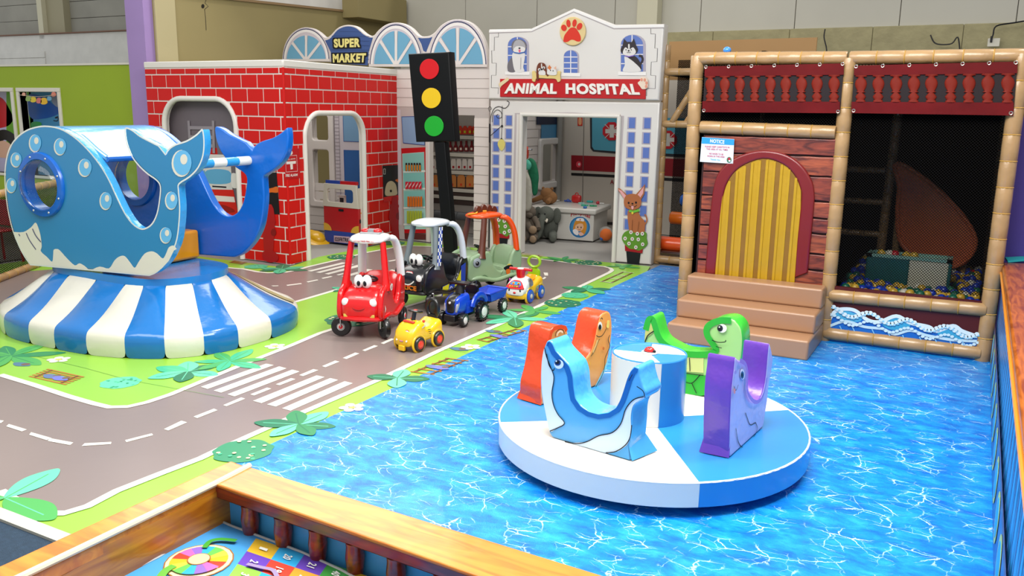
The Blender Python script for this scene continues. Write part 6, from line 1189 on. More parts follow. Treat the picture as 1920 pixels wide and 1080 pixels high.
# red fire coupe
rc, bo, rf = coupe('ride_on_car', 'red ride-on fire coupe with googly eyes, white roof and number 112', (-5.15, 6.64), math.radians(-70), dict(body=REDP_, trim=REDP_, roof=WP, front=REDP_, rear=WP, cap=REDP_, wa=(math.radians(-82), math.radians(222))))
googly(rc, .27, .54, .85)
for s_ in (-1, 1):
    mb = MB(); mb.ball((.395, s_*.135, .36), (.022, .038, .042), WP, 18, 10); obj('headlight', mb, rc)
    mb = MB(); mb.box((.405, s_*.125, .235), (.02, .055, .032), mat('amber lamp', 'c8a84a', .4)); obj('marker_lamp', mb, rc, bev=.005)
Fh = Frame((.405, 0, 0), (0, 1, 0), (-.35, 0, 1)); badge(bo, Frame((.414+.02, 0, .0), (0, 1, 0), (-.12, 0, 1)), 0, .4, .095, .036, 'b9a0a4', 'dcdcd8', 'little tikes', '1c2030')
mb = MB(); mb.tube(smooth([(.405, -.08, .325), (.425, -.03, .30), (.425, .03, .30), (.405, .08, .325)], 4, False), .007, mat('dark red', 'a00a10', .3), 6); obj('smile', mb, rc)
mb = MB(); mb.box((-.03, 0, .965), (.14, .2, .03), mat('siren grey', '8a8d90', .35)); sg_ = obj('siren_base', mb, rf, bev=.008)
mb = MB(); mb.ball((-.03, -.06, .985), (.045, .045, .028), REDP_, 14, 8); mb.ball((-.03, .06, .985), (.045, .045, .028), REDP_, 14, 8); mb.box((-.03, 0, .99), (.07, .06, .03), mat('siren grey', '8a8d90', .35)); obj('siren_lamps', mb, rf, kind='stuff')
o = art('number_print', LFt, [('e', prt('dcd4cc'), -.20, .485, .045, .034)], bo, px=False, off=.032); text('lettering', LFt, '112', [(-.23, .47), (-.17, .47), (-.17, .50), (-.23, .50)], prt('b8141c'), o, px=False, off=.036, th=0)
o = art('arrow_print', LFt, [('p', prt('dcd4cc'), [(-.33, .26), (-.33, .33), (-.30, .29)])], bo, px=False, off=.004)
text('roof_lettering', Frame((.2, 0, 0), (0, 1, 0)), 'LITTLE TIKES FIRE CO.', [(-.10, .912), (.10, .912), (.10, .928), (-.10, .928)], prt('b8141c'), rf, px=False, off=.018, th=0)
# police coupe
pc, bo, rf = coupe('ride_on_car', 'black ride-on police coupe with googly eyes and blue and white checked pillar', (-5.30, 7.92), math.radians(-94), dict(body=BLK, trim=BLK, roof=WHP, front=GRYP, rear=WHP, hub=WP, cap=REDP_, wa=(math.radians(-60), math.radians(200))))
googly(pc, .27, .54, .85)
for s_ in (-1, 1): mb = MB(); mb.ball((.395, s_*.135, .36), (.022, .038, .042), WP, 18, 10); obj('headlight', mb, pc)
mb = MB(); mb.ball((.34, .20, .40), (.014, .014, .014), REDP_, 12, 8); obj('button', mb, pc)
badge(bo, Frame((.434, 0, 0), (0, 1, 0), (-.12, 0, 1)), 0, .41, .1, .045, 'c81c28', 'dcdcd8', 'little tikes', '1c2030')
art('smile_print', Frame((.424, 0, 0), (0, 1, 0)), [('S', prt('dcdcd8'), [(-.095, .335), (-.05, .30), (0, .288), (.05, .30), (.095, .335)], .014), ('S', prt('b8141c'), [(-.05, .285), (0, .268), (.05, .285)], .014)], bo, px=False, off=.006)
text('lettering', Frame((.415, 0, 0), (0, 1, 0)), 'POLICE', [(-.14, .235), (.14, .235), (.14, .285), (-.14, .285)], prt('d0701c'), bo, px=False, off=.034, th=.006)
art('side_panel_print', LFt, [('p', prt('1c3c9c'), [(-.06, .14), (-.12, .13), (-.10, .24), (-.0, .25)]), ('p', prt('c8c01c'), [(.0, .135), (-.10, .13), (-.10, .235), (.02, .25)]), ('p', prt('1c3c9c'), [(.0, .135), (.1, .13), (.13, .24), (.02, .235)]), ('p', prt('c8c01c'), [(.1, .13), (.24, .13), (.24, .38), (.19, .31), (.13, .24)]), ('p', prt('1c3c9c'), [(.24, .14), (.32, .15), (.33, .45), (.24, .42)]), ('e', prt('b8bcc8'), .05, .185, .03, .035), ('e', prt('2c3c8c'), .05, .185, .02, .024)], bo, px=False, off=.004)
ck = []
for r in range(11):
    z = .48+r*.038; x = -.21+.0042*r*2
    for c in range(3): ck.append(('p', prt('1c3c9c' if (r+c) % 2 else 'dcdcd8'), [(x+c*.022, z), (x+(c+1)*.022, z), (x+(c+1)*.022+.008, z+.038), (x+c*.022+.008, z+.038)]))
fk = Frame((0, .246, .0), (-1, 0, 0), (0, -.105, 1)); art('checker_print', fk.off(.049), ck, pc, px=False, off=.0, th=0.00002)
# dinosaur coupe
DGN = plas('sage green', '86a07c', .4); ORP = plas('orange', 'dc4a0c', .25); BRP = plas('brown', '5a2c1c', .35)
dc, bo, rf = coupe('ride_on_car', 'sage green ride-on dinosaur car with orange spiked roof and brown pillars', (-5.16, 8.86), math.radians(-114), dict(body=DGN, trim=DGN, roof=ORP, front=BRP, rear=ORP, hub=WP, cap=REDP_, wa=(math.radians(180), math.radians(0))))
for x, h in ((.10, .085), (.02, .10), (-.06, .09), (-.13, .07)):
    mb = MB(); mb.prism(Frame((x, 0, .955), (1, 0, 0)), smooth([(-.042, 0), (-.032, h*.7), (0, h), (.032, h*.7), (.042, 0)], 3), -.025, .025, BRP); obj('spike', mb, rf, bev=.008)
mb = MB(); mb.tube(smooth([(.21, -.05, .935), (.215, .0, .945), (.16, .06, .962), (.10, .0, .972), (.0, .04, .975)], 4, False), .009, plas('amber trim', 'd89a1c'), 6); obj('roof_trim', mb, rf)
for s_ in (-1, 1):
    mb = MB(); mb.lathe((.27, s_*.225, .40), (0, s_, 0), [(.055, -.02), (.055, .012), (.045, .02), (0, .022)], mat('eye grey', '8a9298', .35), 24); e = obj('eye', mb, dc)
    mb = MB(); mb.lathe((.275, s_*.245, .395), (0, s_, 0), [(.026, -.005), (.024, .006), (0, .008)], K, 18); obj('pupil', mb, e)
    mb = MB(); mb.ball((.285, s_*.254, .405), (.006, .003, .008), WP, 8, 5); obj('glint', mb, e)
mb = MB(); mb.ball((.19, .235, .455), (.012, .01, .012), REDP_, 10, 6); obj('button', mb, dc)
art('emblem_print', LFt, [('P', prt('14161a'), [(.12, .30), (.20, .33), (.26, .315), (.24, .28), (.16, .27)]), ('P', prt('c8641c'), [(.16, .275), (.22, .275), (.21, .22), (.17, .22)]), ('s', prt('5c7858'), [(.08, .22), (.12, .28)], .006), ('s', prt('5c7858'), [(.27, .22), (.25, .27)], .006), ('P', prt('c8b43c'), [(.17, .33), (.20, .345), (.23, .33)])], bo, px=False, off=.004)
art('fender_line', LFt, [('S', prt('5f7a58'), [(-.25, .19), (-.16, .24), (-.05, .16), (.05, .145), (.2, .17), (.3, .2)], .012)], bo, px=False, off=.005)
# small yellow ride-on
YB = plas('toy yellow', 'e0b014', .25)
bc = thing('ride_on_toy', 'small yellow ride-on car with red wheels and a round black backrest', 'ride-on toy', (-4.40, 6.37, .0185), math.radians(-98), local=True)
b = MB(); b.loft([sec(x, hw, z0, z1, .5, 20) for x, hw, z0, z1 in ((.235, .06, .07, .13), (.225, .095, .05, .16), (.20, .115, .045, .20), (.15, .12, .05, .25), (.09, .12, .055, .27), (.05, .118, .06, .265), (.03, .115, .065, .20), (-.05, .112, .07, .19), (-.10, .115, .07, .22), (-.16, .115, .06, .25), (-.20, .105, .06, .24), (-.215, .07, .08, .19))], YB); bo = obj('body', b, bc)
for x in (.13, -.13):
    for s_ in (-1, 1):
        wheel(bc, (x, s_*.118, .068), .068, .045, 0 if s_ > 0 else math.pi, plas('wheel red', 'd83018', .3), None, .62)
        mb = MB(); mb.ring((x, s_*.112, .072), (0, 1, 0), .078, .012, YB, 24, 6); obj('wheel_arch', mb, bo)
mb = MB(); mb.tube([(.08, 0, .26), (.06, 0, .34)], [.022, .02], TYRE, 10); mb.ring((.05, 0, .345), (-.25, 0, 1), .06, .011, TYRE, 26, 8); mb.tube([(.05, -.055, .345), (.05, .055, .345)], .012, TYRE, 6); sw = obj('steering_wheel', mb, bc)
mb = MB(); mb.ball((.05, 0, .352), (.022, .022, .01), plas('wheel red', 'd83018', .3), 12, 6); obj('horn_button', mb, sw)
mb = MB(); mb.box((.135, 0, .262), (.03, .13, .02), plas('wheel red', 'd83018', .3)); obj('name_bar', mb, bo, bev=.008)
mb = MB()
pts = [( -.19, .065*math.cos(math.radians(a)), .33+.085*math.sin(math.radians(a))) for a in range(-60, 241, 12)]
mb.tube(pts, .02, TYRE, 10); mb.ball((-.19, 0, .33), (.014, .06, .08), TYRE, 16, 8); mb.box((-.185, 0, .245), (.035, .1, .06), TYRE); obj('backrest', mb, bc)
FbF = Frame((.236, 0, 0), (0, 1, 0), (-.35, 0, 1)); 
art('face_print', Frame((.224, 0, 0), (0, 1, 0), (-.3, 0, 1)), [('e', prt('c8201c'), -.055, .155, .03, .034), ('e', prt('c8201c'), .04, .165, .035, .036), ('e', prt('dcdcd8'), .04, .165, .029, .03), ('e', prt('5cb8b0'), .04, .165, .018, .018), ('p', prt('5c5c60'), rrect(-.03, .085, .02, .125, .01)), ('p', prt('d87c8c'), rrect(-.026, .089, .016, .121, .008)), ('e', prt('dcdcc8'), -.06, .1, .01, .01), ('e', prt('dcdcc8'), .06, .1, .01, .01)], bo, px=False, off=.035)
art('side_print', local_frame('left', .12), [('s', K, [(-.02, .185), (.02, .18)], .006), ('s', K, [(-.01, .165), (.03, .16)], .006), ('s', K, [(.0, .145), (.02, .14)], .006), ('s', prt('b8b8b8'), [(-.10, .215), (-.05, .235)], .012)], bo, px=False, off=.004)
for s_ in (-1, 1): mb = MB(); mb.ball((.02, s_*.075, .255), .014, plas('wheel red', 'd83018', .3), 10, 6); obj('lever_knob', mb, bc)
mb = MB(); mb.box((.232, 0, .035), (.03, .07, .05), YB); obj('front_plate', mb, bc, bev=.006)
# blue tractor with trailer
BT = plas('tractor blue', '1240b8', .25)
tc = thing('ride_on_tractor', 'blue ride-on toy tractor with black grille and white wheel rims', 'ride-on toy', (-4.56, 7.40, .0185), math.radians(-90), local=True)
b = MB(); b.loft([sec(x, hw, z0, z1, .5, 20) for x, hw, z0, z1 in ((.24, .06, .12, .25), (.225, .082, .11, .28), (.18, .09, .11, .30), (.10, .095, .11, .315), (.02, .095, .12, .32), (-.0, .09, .12, .24), (-.1, .09, .12, .23), (-.2, .09, .12, .22))], BT)
for s_ in (-1, 1):
    pts = [(-.13+.145*math.cos(math.radians(a)), s_*.12, .13+.145*math.sin(math.radians(a))) for a in range(15, 171, 12)]; b.tube(pts, .034, BT, 10, flat=.6)
b.box((.02, 0, .17), (.12, .2, .12), BT); bo = obj('body', b, tc)
mb = MB(); mb.loft([sec(x, hw, z0, z1, .6, 16) for x, hw, z0, z1 in ((.253, .035, .15, .25), (.235, .056, .125, .285), (.19, .058, .2, .308), (.12, .05, .26, .324))], TYRE); obj('grille', mb, tc)
mb = MB(); mb.lathe((.256, 0, .245), (1, 0, 0), [(.012, -.01), (.012, .004), (0, .005)], WP, 12); obj('emblem', mb, tc)
for s_ in (-1, 1): mb = MB(); mb.loft([sec(x, hw, z0, z1, .8, 12, s_*.068) for x, hw, z0, z1 in ((.245, .01, .15, .18), (.235, .016, .145, .23), (.205, .018, .19, .265))], mat('lamp silver', 'b8bcc4', .2, .6)); obj('headlight', mb, tc)
mb = MB(); mb.box((.17, 0, .085), (.2, .13, .07), TYRE); mb.box((-.02, 0, .09), (.26, .12, .06), TYRE); obj('chassis', mb, tc, bev=.01)
mb = MB(); mb.tube([(.06, 0, .31), (.05, 0, .40)], [.05, .035], TYRE, 12); mb.loft([sec(x, .1, .405, .425, .5, 14) for x in (-.02, .10)], TYRE); mb.tube([(.10, -.11, .415), (-.02, -.08, .415)], .012, TYRE, 6); mb.tube([(.10, .11, .415), (-.02, .08, .415)], .012, TYRE, 6); obj('steering_column', mb, tc)
mb = MB(); mb.loft([sec(x, .085, .225, z1, .5, 16) for x, z1 in ((-.02, .25), (-.14, .255), (-.18, .27))], TYRE); mb.loft([sec(x, .075, .24, z1, .6, 16) for x, z1 in ((-.17, .36), (-.20, .37))], TYRE); obj('seat', mb, tc)
for s_ in (-1, 1):
    a = 0 if s_ > 0 else math.pi; wheel(tc, (.19, s_*.125, .068), .068, .05, a, WP, None, .62, 1, 'front_wheel'); wheel(tc, (-.13, s_*.155, .1), .1, .06, a, WP, None, .62, 1, 'rear_wheel')
tr = thing('toy_trailer', 'small blue tipping trailer hitched behind the toy tractor', 'trailer', (-4.56, 7.93, .0185), math.radians(-90), local=True)
XZ = Frame((0, 0, 0), (1, 0, 0)); b = MB()
for y0, y1 in ((-.125, -.11), (.11, .125)): b.prism(XZ, [(.15, .15), (-.13, .15), (-.2, .235), (.17, .235)], y0, y1, BT)
b.add([(x, y, z) for x, z in ((.15, .15), (.15, .165), (-.13, .15), (-.13, .165)) for y in (-.12, .12)], [(0, 1, 5, 4), (2, 3, 7, 6), (0, 2, 3, 1), (4, 5, 7, 6), (0, 4, 6, 2), (1, 3, 7, 5)], BT)
b.tube([(.17, -.125, .235), (.17, .125, .235)], .012, BT, 6); b.tube([(-.2, -.125, .235), (-.2, .125, .235)], .012, BT, 6); b.tube([(.17, -.12, .235), (-.2, -.12, .235)], .01, BT, 6); b.tube([(.17, .12, .235), (-.2, .12, .235)], .01, BT, 6)
b.quad([(.15, -.12, .15), (.15, .12, .15), (.17, .12, .235), (.17, -.12, .235)], BT); b.quad([(-.13, -.12, .15), (-.13, .12, .15), (-.2, .12, .235), (-.2, -.12, .235)], BT); obj('tub', b, tr)
mb = MB(); mb.tube([(.15, 0, .12), (.30, 0, .11)], .014, TYRE, 8); mb.box((-.0, 0, .125), (.26, .06, .05), TYRE); obj('drawbar', mb, tr)
for s_ in (-1, 1): wheel(tr, (-.06, s_*.145, .075), .075, .05, 0 if s_ > 0 else math.pi, WP, None, .62, 1)
# white and yellow ride-on with green push handle
bs = thing('ride_on_toy', 'white and yellow ride-on toy with smiling face, blue wheels and green push handle', 'ride-on toy', (-4.50, 8.67, .0185), math.radians(-88), local=True)
YB2 = plas('bus yellow', 'e0b01c', .25); b = MB()
b.loft([sec(x, hw, z0, z1, .5, 20) for x, hw, z0, z1 in ((.255, .08, .07, .11), (.24, .12, .05, .13), (.15, .13, .05, .15), (.0, .13, .055, .2), (-.1, .128, .06, .22), (-.18, .125, .06, .25), (-.25, .115, .06, .25), (-.28, .08, .08, .2))], YB2)
for x in (.13, -.17):
    for s_ in (-1, 1): b.ring((x, s_*.118, .078), (0, 1, 0), .088, .014, YB2, 24, 6)
bo = obj('body', b, bs)
mb = MB(); mb.loft([sec(x, hw, z0, z1, .6, 20) for x, hw, z0, z1 in ((.27, .06, .10, .16), (.258, .105, .09, .19), (.22, .125, .09, .235), (.15, .125, .09, .28), (.08, .115, .1, .30), (.02, .10, .1, .28), (-.0, .08, .12, .24))], WP); nz = obj('front_shell', mb, bs)
Fn_ = Frame((.225, 0, .0), (0, 1, 0), (-.55, 0, 1))
FX = Frame((.263, 0, 0), (0, 1, 0)); 
for s_ in (-1, 1):
    mb = MB(); mb.ball((.255, s_*.07, .155), (.012, .018, .02), WP, 12, 8); e = obj('eye', mb, nz); mb = MB(); mb.ball((.264, s_*.068, .153), (.007, .012, .014), K, 12, 8); obj('pupil', mb, e)
mb = MB(); mb.ball((.27, 0, .128), (.012, .018, .012), REDP_, 12, 8); obj('nose', mb, nz)
mb = MB(); fz = Frame((.262, 0, .175), (0, 1, 0), (-.8, 0, 1)); mb.prism(fz, smooth([(-.105, 0), (-.09, .05), (-.05, .095), (0, .105), (.05, .095), (.09, .05), (.105, 0), (0, -.01)], 3), -.02, .012, plas('panel red', 'c81824')); dsh = obj('play_panel', mb, nz, bev=.005)
art('panel_print', fz, [('p', prt('2c8cc0'), [(-.075, .04), (.075, .04), (.05, .085), (-.05, .085)]), ('e', prt('d8a018'), -.03, .06, .016, .016), ('e', prt('c83c2c'), -.03, .052, .012, .01), ('e', prt('d8a018'), .035, .06, .016, .016), ('e', prt('6c3c1c'), .035, .052, .012, .01)]+[('e', prt(c), -.06+.03*i, .018, .011, .009) for i, c in enumerate(('c8b01c', 'd88818', '3c9c3c', '8cb83c', '3c4ca0'))], dsh, px=False, off=.014)
mb = MB(); mb.lathe((.10, .118, .235), (.1, .9, .45), [(.048, -.02), (.048, .006), (.036, .012), (0, .004)], mat('mirror grey', 'a8aab0', .15, .7), 20); obj('round_mirror', mb, bs)
mb = MB(); mb.lathe((.11, 0, .28), (0, 0, 1), [(.045, 0), (.055, .06), (.06, .10), (0, .105)], REDP_, 18); mb.tube([(.11, -.14, .375), (.11, .14, .375)], .018, REDP_, 10); hb = obj('handlebar', mb, bs); mb = MB(); mb.lathe((.11, 0, .384), (0, 0, 1), [(.045, 0), (.04, .008), (0, .01)], WP, 18); obj('top_button', mb, hb)
mb = MB(); mb.loft([sec(x, .075, .17, z1, .6, 16) for x, z1 in ((.02, .26), (-.08, .245), (-.16, .25), (-.19, .27))], plas('seat orange', 'e8900c')); obj('seat', mb, bs)
GR = plas('lime green', '8cb414', .25); mb = MB(); mb.loft([sec(x, hw, .18, z1, .8, 16) for x, hw, z1 in ((-.235, .075, .33), (-.265, .078, .34))], GR); mb.ring((-.25, 0, .41), (1, 0, 0), .075, .018, GR, 30, 8, 1, .85); obj('push_handle', mb, bs)
art('side_print', local_frame('left', .13), [('p', prt('6cb8a8'), [(.03, .09), (.13, .09), (.13, .17), (.03, .16)]), ('P', prt('b83c28'), [(.04, .10), (.07, .10), (.07, .15), (.05, .155)]), ('P', prt('6c2c5c'), [(.09, .11), (.12, .11), (.12, .16), (.10, .165)]), ('e', prt('d8a018'), .055, .14, .01, .01)], bo, px=False, off=.004)
BW = plas('wheel blue', '1450c0', .3)
for x in (.13, -.17):
    for s_ in (-1, 1):
        c = V((x, s_*.132, .075)); mb = MB(); ax = V((0, s_, 0)); mb.lathe(c, ax, [(.03, -.02), (.066, -.022), (.075, -.01), (.075, .012), (.064, .02), (.034, .018), (0, .018)], BW, 26); w_ = obj('wheel', mb, bs); mb = MB(); mb.lathe(c, ax, [(.03, .016), (.026, .024), (.014, .028), (0, .03)], mat('hub cream', 'b8b4a4', .4), 16); obj('hub', mb, w_)
mb = MB(); mb.ball((.17, -.11, .25), (.012, .012, .022), plas('magenta', 'a02c8c'), 10, 8); obj('spinner', mb, bs)
# ---------------------------------------------------------------- inside the brick house
fTk = gframe((608.7, 455), (673.5, 463)); tw = (G(673.5, 463)-G(608.7, 455)).length; Vt = lambda x, y: fTk.px(h2([(x, y)])[0])
FT = thing('toy_fire_truck_stand', 'red and blue toy fire truck play stand reading 025FRTRK inside the brick doorway', 'play stand', (G(608.7, 455)+G(673.5, 463))/2-fTk.n*.18)
zA, zB_, zC = Vt(390, 905)[1], Vt(390, 730)[1], Vt(390, 562)[1]; RP = plas('toy red', 'b0141a', .3); BP = plas('toy blue', '1c3c94', .35); YP = plas('toy yellow pale', 'd0a030', .35); CP = plas('toy cream', 'c4bcae', .4)
mb = MB(); mb.fbox(fTk, 0, .02, tw, zA, -.36, 0, BP); obj('base', mb, FT, bev=.006); mb = MB(); mb.fbox(fTk, 0, zA, tw, zB_, -.36, .0, RP); rdp = obj('cab', mb, FT, bev=.006)
slab('windscreen_frame', fTk, [[(-.01, zB_), (tw+.005, zB_), (tw-.03, zC), (.03, zC)], rrect(.09, zB_+.08, tw-.1, zC-.08, .05)[::-1]], -.03, .01, CP, FT, bev=.006)
mb = MB(); mb.fbox(fTk, tw-.035, zB_, tw, zC-.05, -.36, -.03, CP); mb.fbox(fTk, tw-.035, zB_-.0, tw+.01, zB_+.2, -.36, -.2, BP); obj('side_frame', mb, FT, kind='stuff')
mb = MB(); mb.fbox(fTk, .06, zC, tw*.5, zC+.05, -.06, 0, BP); mb.fbox(fTk, tw*.5, zC, tw-.04, zC+.05, -.06, 0, RP); obj('roof_light_bar', mb, FT, kind='stuff')
for u in (.0, tw): 
    pts = [(u, zA)]+[(u+(1 if u == 0 else -1)*.16*math.cos(math.radians(a)), zA+.12*math.sin(math.radians(a))) for a in range(0, 91, 10)]
    mb = MB(); mb.prism(fTk, pts, 0, .008, YP); obj('corner_lamp', mb, rdp)
pl = art('plate', fTk, [('p', prt('c8a8b4'), h2([(332, 932), (448, 942), (447, 990), (332, 978)]))], FT, off=.004); text('lettering', fTk, '025FRTRK', h2([(338, 972), (440, 980), (440, 950), (338, 944)]), K, pl, off=.012, th=0)
mb = MB(); u, v = Vt(385, 748); mb.fbox(fTk, u-.05, v-.02, u+.05, v+.015, 0, .01, K); obj('handle_slot', mb, rdp)
fTs = Frame(fTk.p3(tw, 0, 0), -fTk.n); mb = MB(); u, v = .1, Vt(530, 775)[1]; mb.lathe(fTs.p3(u, v, 0), fTs.n, [(.05, -.01), (.05, .015), (.02, .03), (0, .03)], YP, 18); obj('side_lamp', mb, FT)
art('side_print', fTs, [('p', K, [(.02, zA+.16), (.25, zA+.18), (.25, zA+.24), (.02, zA+.22)]), ('e', K, .12, zA-.04, .08, .1), ('e', prt('a8a8ac'), .12, zA-.04, .04, .05)], FT, px=False, off=.004)
mb = MB(); mb.fbox(fTk, .10, zB_-.0, .22, zB_+.16, -.3, -.26, prt('c8c0b8')); mb.fbox(fTk, .12, zB_+.02, .2, zB_+.12, -.262, -.255, prt('201c20')); obj('control_panel', mb, FT, kind='stuff')
hg = G(591, 455); HM = thing('toy_helmet', 'yellow toy firefighter hat lying tipped on the grey floor', 'hat', (hg.x, hg.y, 0)); mb = MB(); R = MX.Rotation(.42, 3, 'Y') @ MX.Rotation(.25, 3, 'X'); YH = plas('helmet yellow', 'dca808', .3)
mb.ball((hg.x, hg.y, .075), (.27, .19, .02), YH, 24, 8, R); obj('brim', mb, HM); mb = MB(); mb.ball((hg.x+.02, hg.y+.03, .09), (.15, .12, .085), YH, 20, 12, R); obj('crown', mb, HM)
# ---------------------------------------------------------------- inside the hospital
zq5 = lambda p: z_(3.859, 960, 200, p)
fTb = gframe((1003, 446), (1112, 454)); TW = (G(1112, 454)-G(1003, 446)).length; zt = fTb.px((1060, 389))[1]
TB_ = thing('play_table', 'white padded play table with a round hospital nurse sticker on its front', 'table', (G(1003, 446)+G(1112, 454))/2-fTb.n*.35)
HPV = vinyl('hospital table', 'c2bfb8', .35, .15); mb = MB(); mb.fbox(fTb, 0, .01, TW, zt-.05, -.86, 0, HPV); bb = obj('base', mb, TB_, bev=.012)
mb = MB(); mb.fbox(fTb, -.08, zt-.09, TW+.05, zt, -.92, .06, HPV); obj('top', mb, TB_, bev=.025, seg=3)
nm = lambda a, b: zq5([(a, b)])[0]
SKN = prt('dcae8c'); HRY = prt('c8862c'); BLR = prt('2c6ca0')
ns_ = art('nurse_sticker', fTb, [('e', prt('c8ccd0'), *nm(490, 872), 20.5, 21), ('e', BLR, *nm(490, 872), 19.4, 19.8), ('e', prt('3c84b4'), *nm(490, 872), 16.5, 17), ('P', HRY, zq5([(445, 900), (448, 850), (470, 815), (505, 812), (535, 840), (540, 880), (520, 925), (490, 900)])), ('P', SKN, zq5([(458, 862), (475, 840), (505, 842), (518, 870), (505, 895), (480, 900), (460, 885)])), ('P', HRY, zq5([(455, 860), (470, 832), (500, 828), (522, 850), (500, 845), (478, 848)])),
    ('P', prt('e0dcdc'), zq5([(465, 825), (475, 808), (515, 808), (520, 830), (490, 826)])), ('p', prt('c01c2c'), zq5([(490, 812), (496, 812), (496, 824), (490, 824)])), ('e', K, *nm(476, 872), 1, 1.6), ('e', K, *nm(500, 874), 1, 1.6), ('S', prt('a02c2c'), zq5([(480, 886), (488, 891), (497, 886)]), .006), ('P', prt('e0dcdc'), zq5([(440, 895), (460, 885), (480, 905), (475, 930), (450, 920)])), ('P', prt('dcb0a0'), zq5([(480, 915), (500, 908), (520, 925), (495, 935)]))], bb, off=.003)
text('lettering', fTb, 'Hospital', zq5([(424, 806), (560, 818), (566, 785), (428, 765)]), prt('a8202c'), bb, off=.008, th=0, arc=.05)
def P3(px_, py_, Y): d = ray(px_, py_); return V((d.x*Y/d.y, Y, H+d.z*Y/d.y))
TP = lambda px_, py_: G(px_, py_, zt)
toys = [((1033, 377), 'd0ccc4', 'flat_tray', (.16, .09, .015), 'tan and white flat toy tray on the play table'), ((1065, 379), '2c4ca0', 'toy_syringe', (.07, .02, .018), 'blue toy syringe on the play table'), ((1081, 380), 'b81c1c', 'toy_medical_case', (.09, .05, .07), 'red toy medical case on the play table'), ((1094, 386), '1c9c7c', 'toy_stethoscope', (.06, .05, .015), 'green toy medical piece on the front of the play table'),
        ((1106, 380), '2ca8a0', 'toy_mask', (.06, .03, .02), 'teal toy piece near the right end of the play table'), ((1121, 383), 'b01c2c', 'toy_hammer', (.03, .03, .03), 'red toy reflex hammer at the right end of the play table'), ((1088, 382), '8ccac0', 'toy_bandage', (.05, .05, .015), 'pale green toy ring on the play table'), ((1097, 391), '2464a8', 'toy_button', (.03, .03, .02), 'small blue round toy on the table front edge'), ((1110, 387), '0c8c5c', 'toy_scissors', (.06, .03, .015), 'dark green toy scissors on the table front edge')]
for q, c, n_, d, lb in toys:
    p = TP(*q); t = thing(n_, lb, 'toy', p); mb = MB(); m_ = plas('toy '+c, c, .3)
    if n_ == 'toy_medical_case': mb.ball(p+V((0, 0, d[2])), d, m_, 16, 10, None, .5); mb2 = MB(); mb2.ring(p+V((0, 0, .145)), (0, 1, 0), .03, .008, m_, 16, 6); obj('handle', mb2, t)
    elif n_ in ('toy_stethoscope', 'toy_bandage', 'toy_scissors'): mb.ring(p+V((0, 0, .012)), (0, 0, 1), d[0]*.6, .012, m_, 18, 6); mb.tube([p+V((d[0]*.5, 0, .012)), p+V((d[0]*1.4, .02, .012))], .012, m_, 6)
    elif n_ in ('toy_hammer', 'toy_syringe'): mb.tube([p+V((-d[0], 0, .02)), p+V((d[0], 0, .02))], .016, m_, 8); mb.tube([p+V((d[0], 0, .02)), p+V((d[0]+.08, .02, .02))], .009, WP, 6); mb.ball(p+V((0, 0, .03)), .03, m_, 10, 6)
    else: mb.ball(p+V((0, 0, d[2])), d, m_, 16, 8, None, .5)
    obj('body', mb, t)
def plush(name, label, c, m_, build, sc=1.0):
    t = thing(name, label, 'plush toy', c, local=True); build(t, V((0, 0, 0)), m_); t.scale = (sc, sc, sc); return t
FUR = mat('brown plush', '8a6038', .95, bump=(90, .9)); FURG = mat('taupe plush', '6b6054', .95, bump=(90, .9)); ELG = mat('grey plush', '5c6058', .95, bump=(80, .9)); PAW = mat('tan paw plush', '9a8268', .95, bump=(90, .7)); IV = mat('ivory plush', 'd0c8b8', .8)
q = TP(1022, 383)+V((0, .05, 0))
def lying(t, c, m_):
    mb = MB(); mb.ball(c+V((.07, 0, .14)), (.17, .13, .14), m_, 18, 12); obj('body', mb, t); mb = MB(); mb.ball(c+V((.02, -.02, .22)), (.14, .12, .12), m_, 16, 10); obj('head', mb, t)
    mb = MB(); mb.tube([c+V((-.05, -.05, .16)), c+V((-.17, -.12, .10)), c+V((-.27, -.1, .06))], [.06, .05, .045], m_, 10); obj('arm', mb, t); mb = MB(); mb.tube([c+V((.12, -.05, .12)), c+V((.12, -.18, .06))], [.07, .05], m_, 10); obj('arm', mb, t)
    for dx in (-.08, .12): mb = MB(); mb.ball(c+V((dx, .0, .32)), (.035, .02, .035), m_, 10, 6); obj('ear', mb, t)
plush('plush_bear', 'brown plush bear slumped over the left end of the play table', q, FUR, lying, .85)
e0 = G(1021, 451); e0 = V((e0.x, e0.y, 0))
def eleph(t, c, m_):
    mb = MB(); mb.ball(c+V((.0, .22, .30)), (.2, .18, .28), m_, 18, 12); obj('body', mb, t); mb = MB(); mb.ball(c+V((.0, .05, .56)), (.19, .17, .19), m_, 18, 12); hd_ = obj('head', mb, t)
    for s_ in (-1, 1): mb = MB(); mb.ball(c+V((s_*.23, .12, .55)), (.10, .04, .17), m_, 14, 8); obj('ear', mb, t); mb = MB(); mb.ball(c+V((s_*.07-.02, -.115, .60)), .018, K, 8, 6); obj('eye', mb, hd_); mb = MB(); mb.tube([c+V((s_*.09, -.09, .48)), c+V((s_*.12, -.17, .44)), c+V((s_*.10, -.2, .47))], [.025, .02, .008], IV, 8); obj('tusk', mb, hd_)
    mb = MB(); mb.tube(smooth([c+V((0, -.08, .54)), c+V((0, -.17, .42)), c+V((.0, -.19, .28)), c+V((-.02, -.22, .16)), c+V((-.06, -.26, .08))], 3, False), [.08]*3+[.065]*4+[.05]*6, m_, 12); obj('trunk', mb, t)
    for s_ in (-1, 1): mb = MB(); mb.tube([c+V((s_*.14, .1, .14)), c+V((s_*.26, -.12, .09))], [.1, .085], m_, 12); l_ = obj('leg', mb, t); mb = MB(); mb.ball(c+V((s_*.27, -.15, .09)), (.08, .06, .085), m_ if s_ > 0 else PAW, 14, 8); obj('foot', mb, l_)
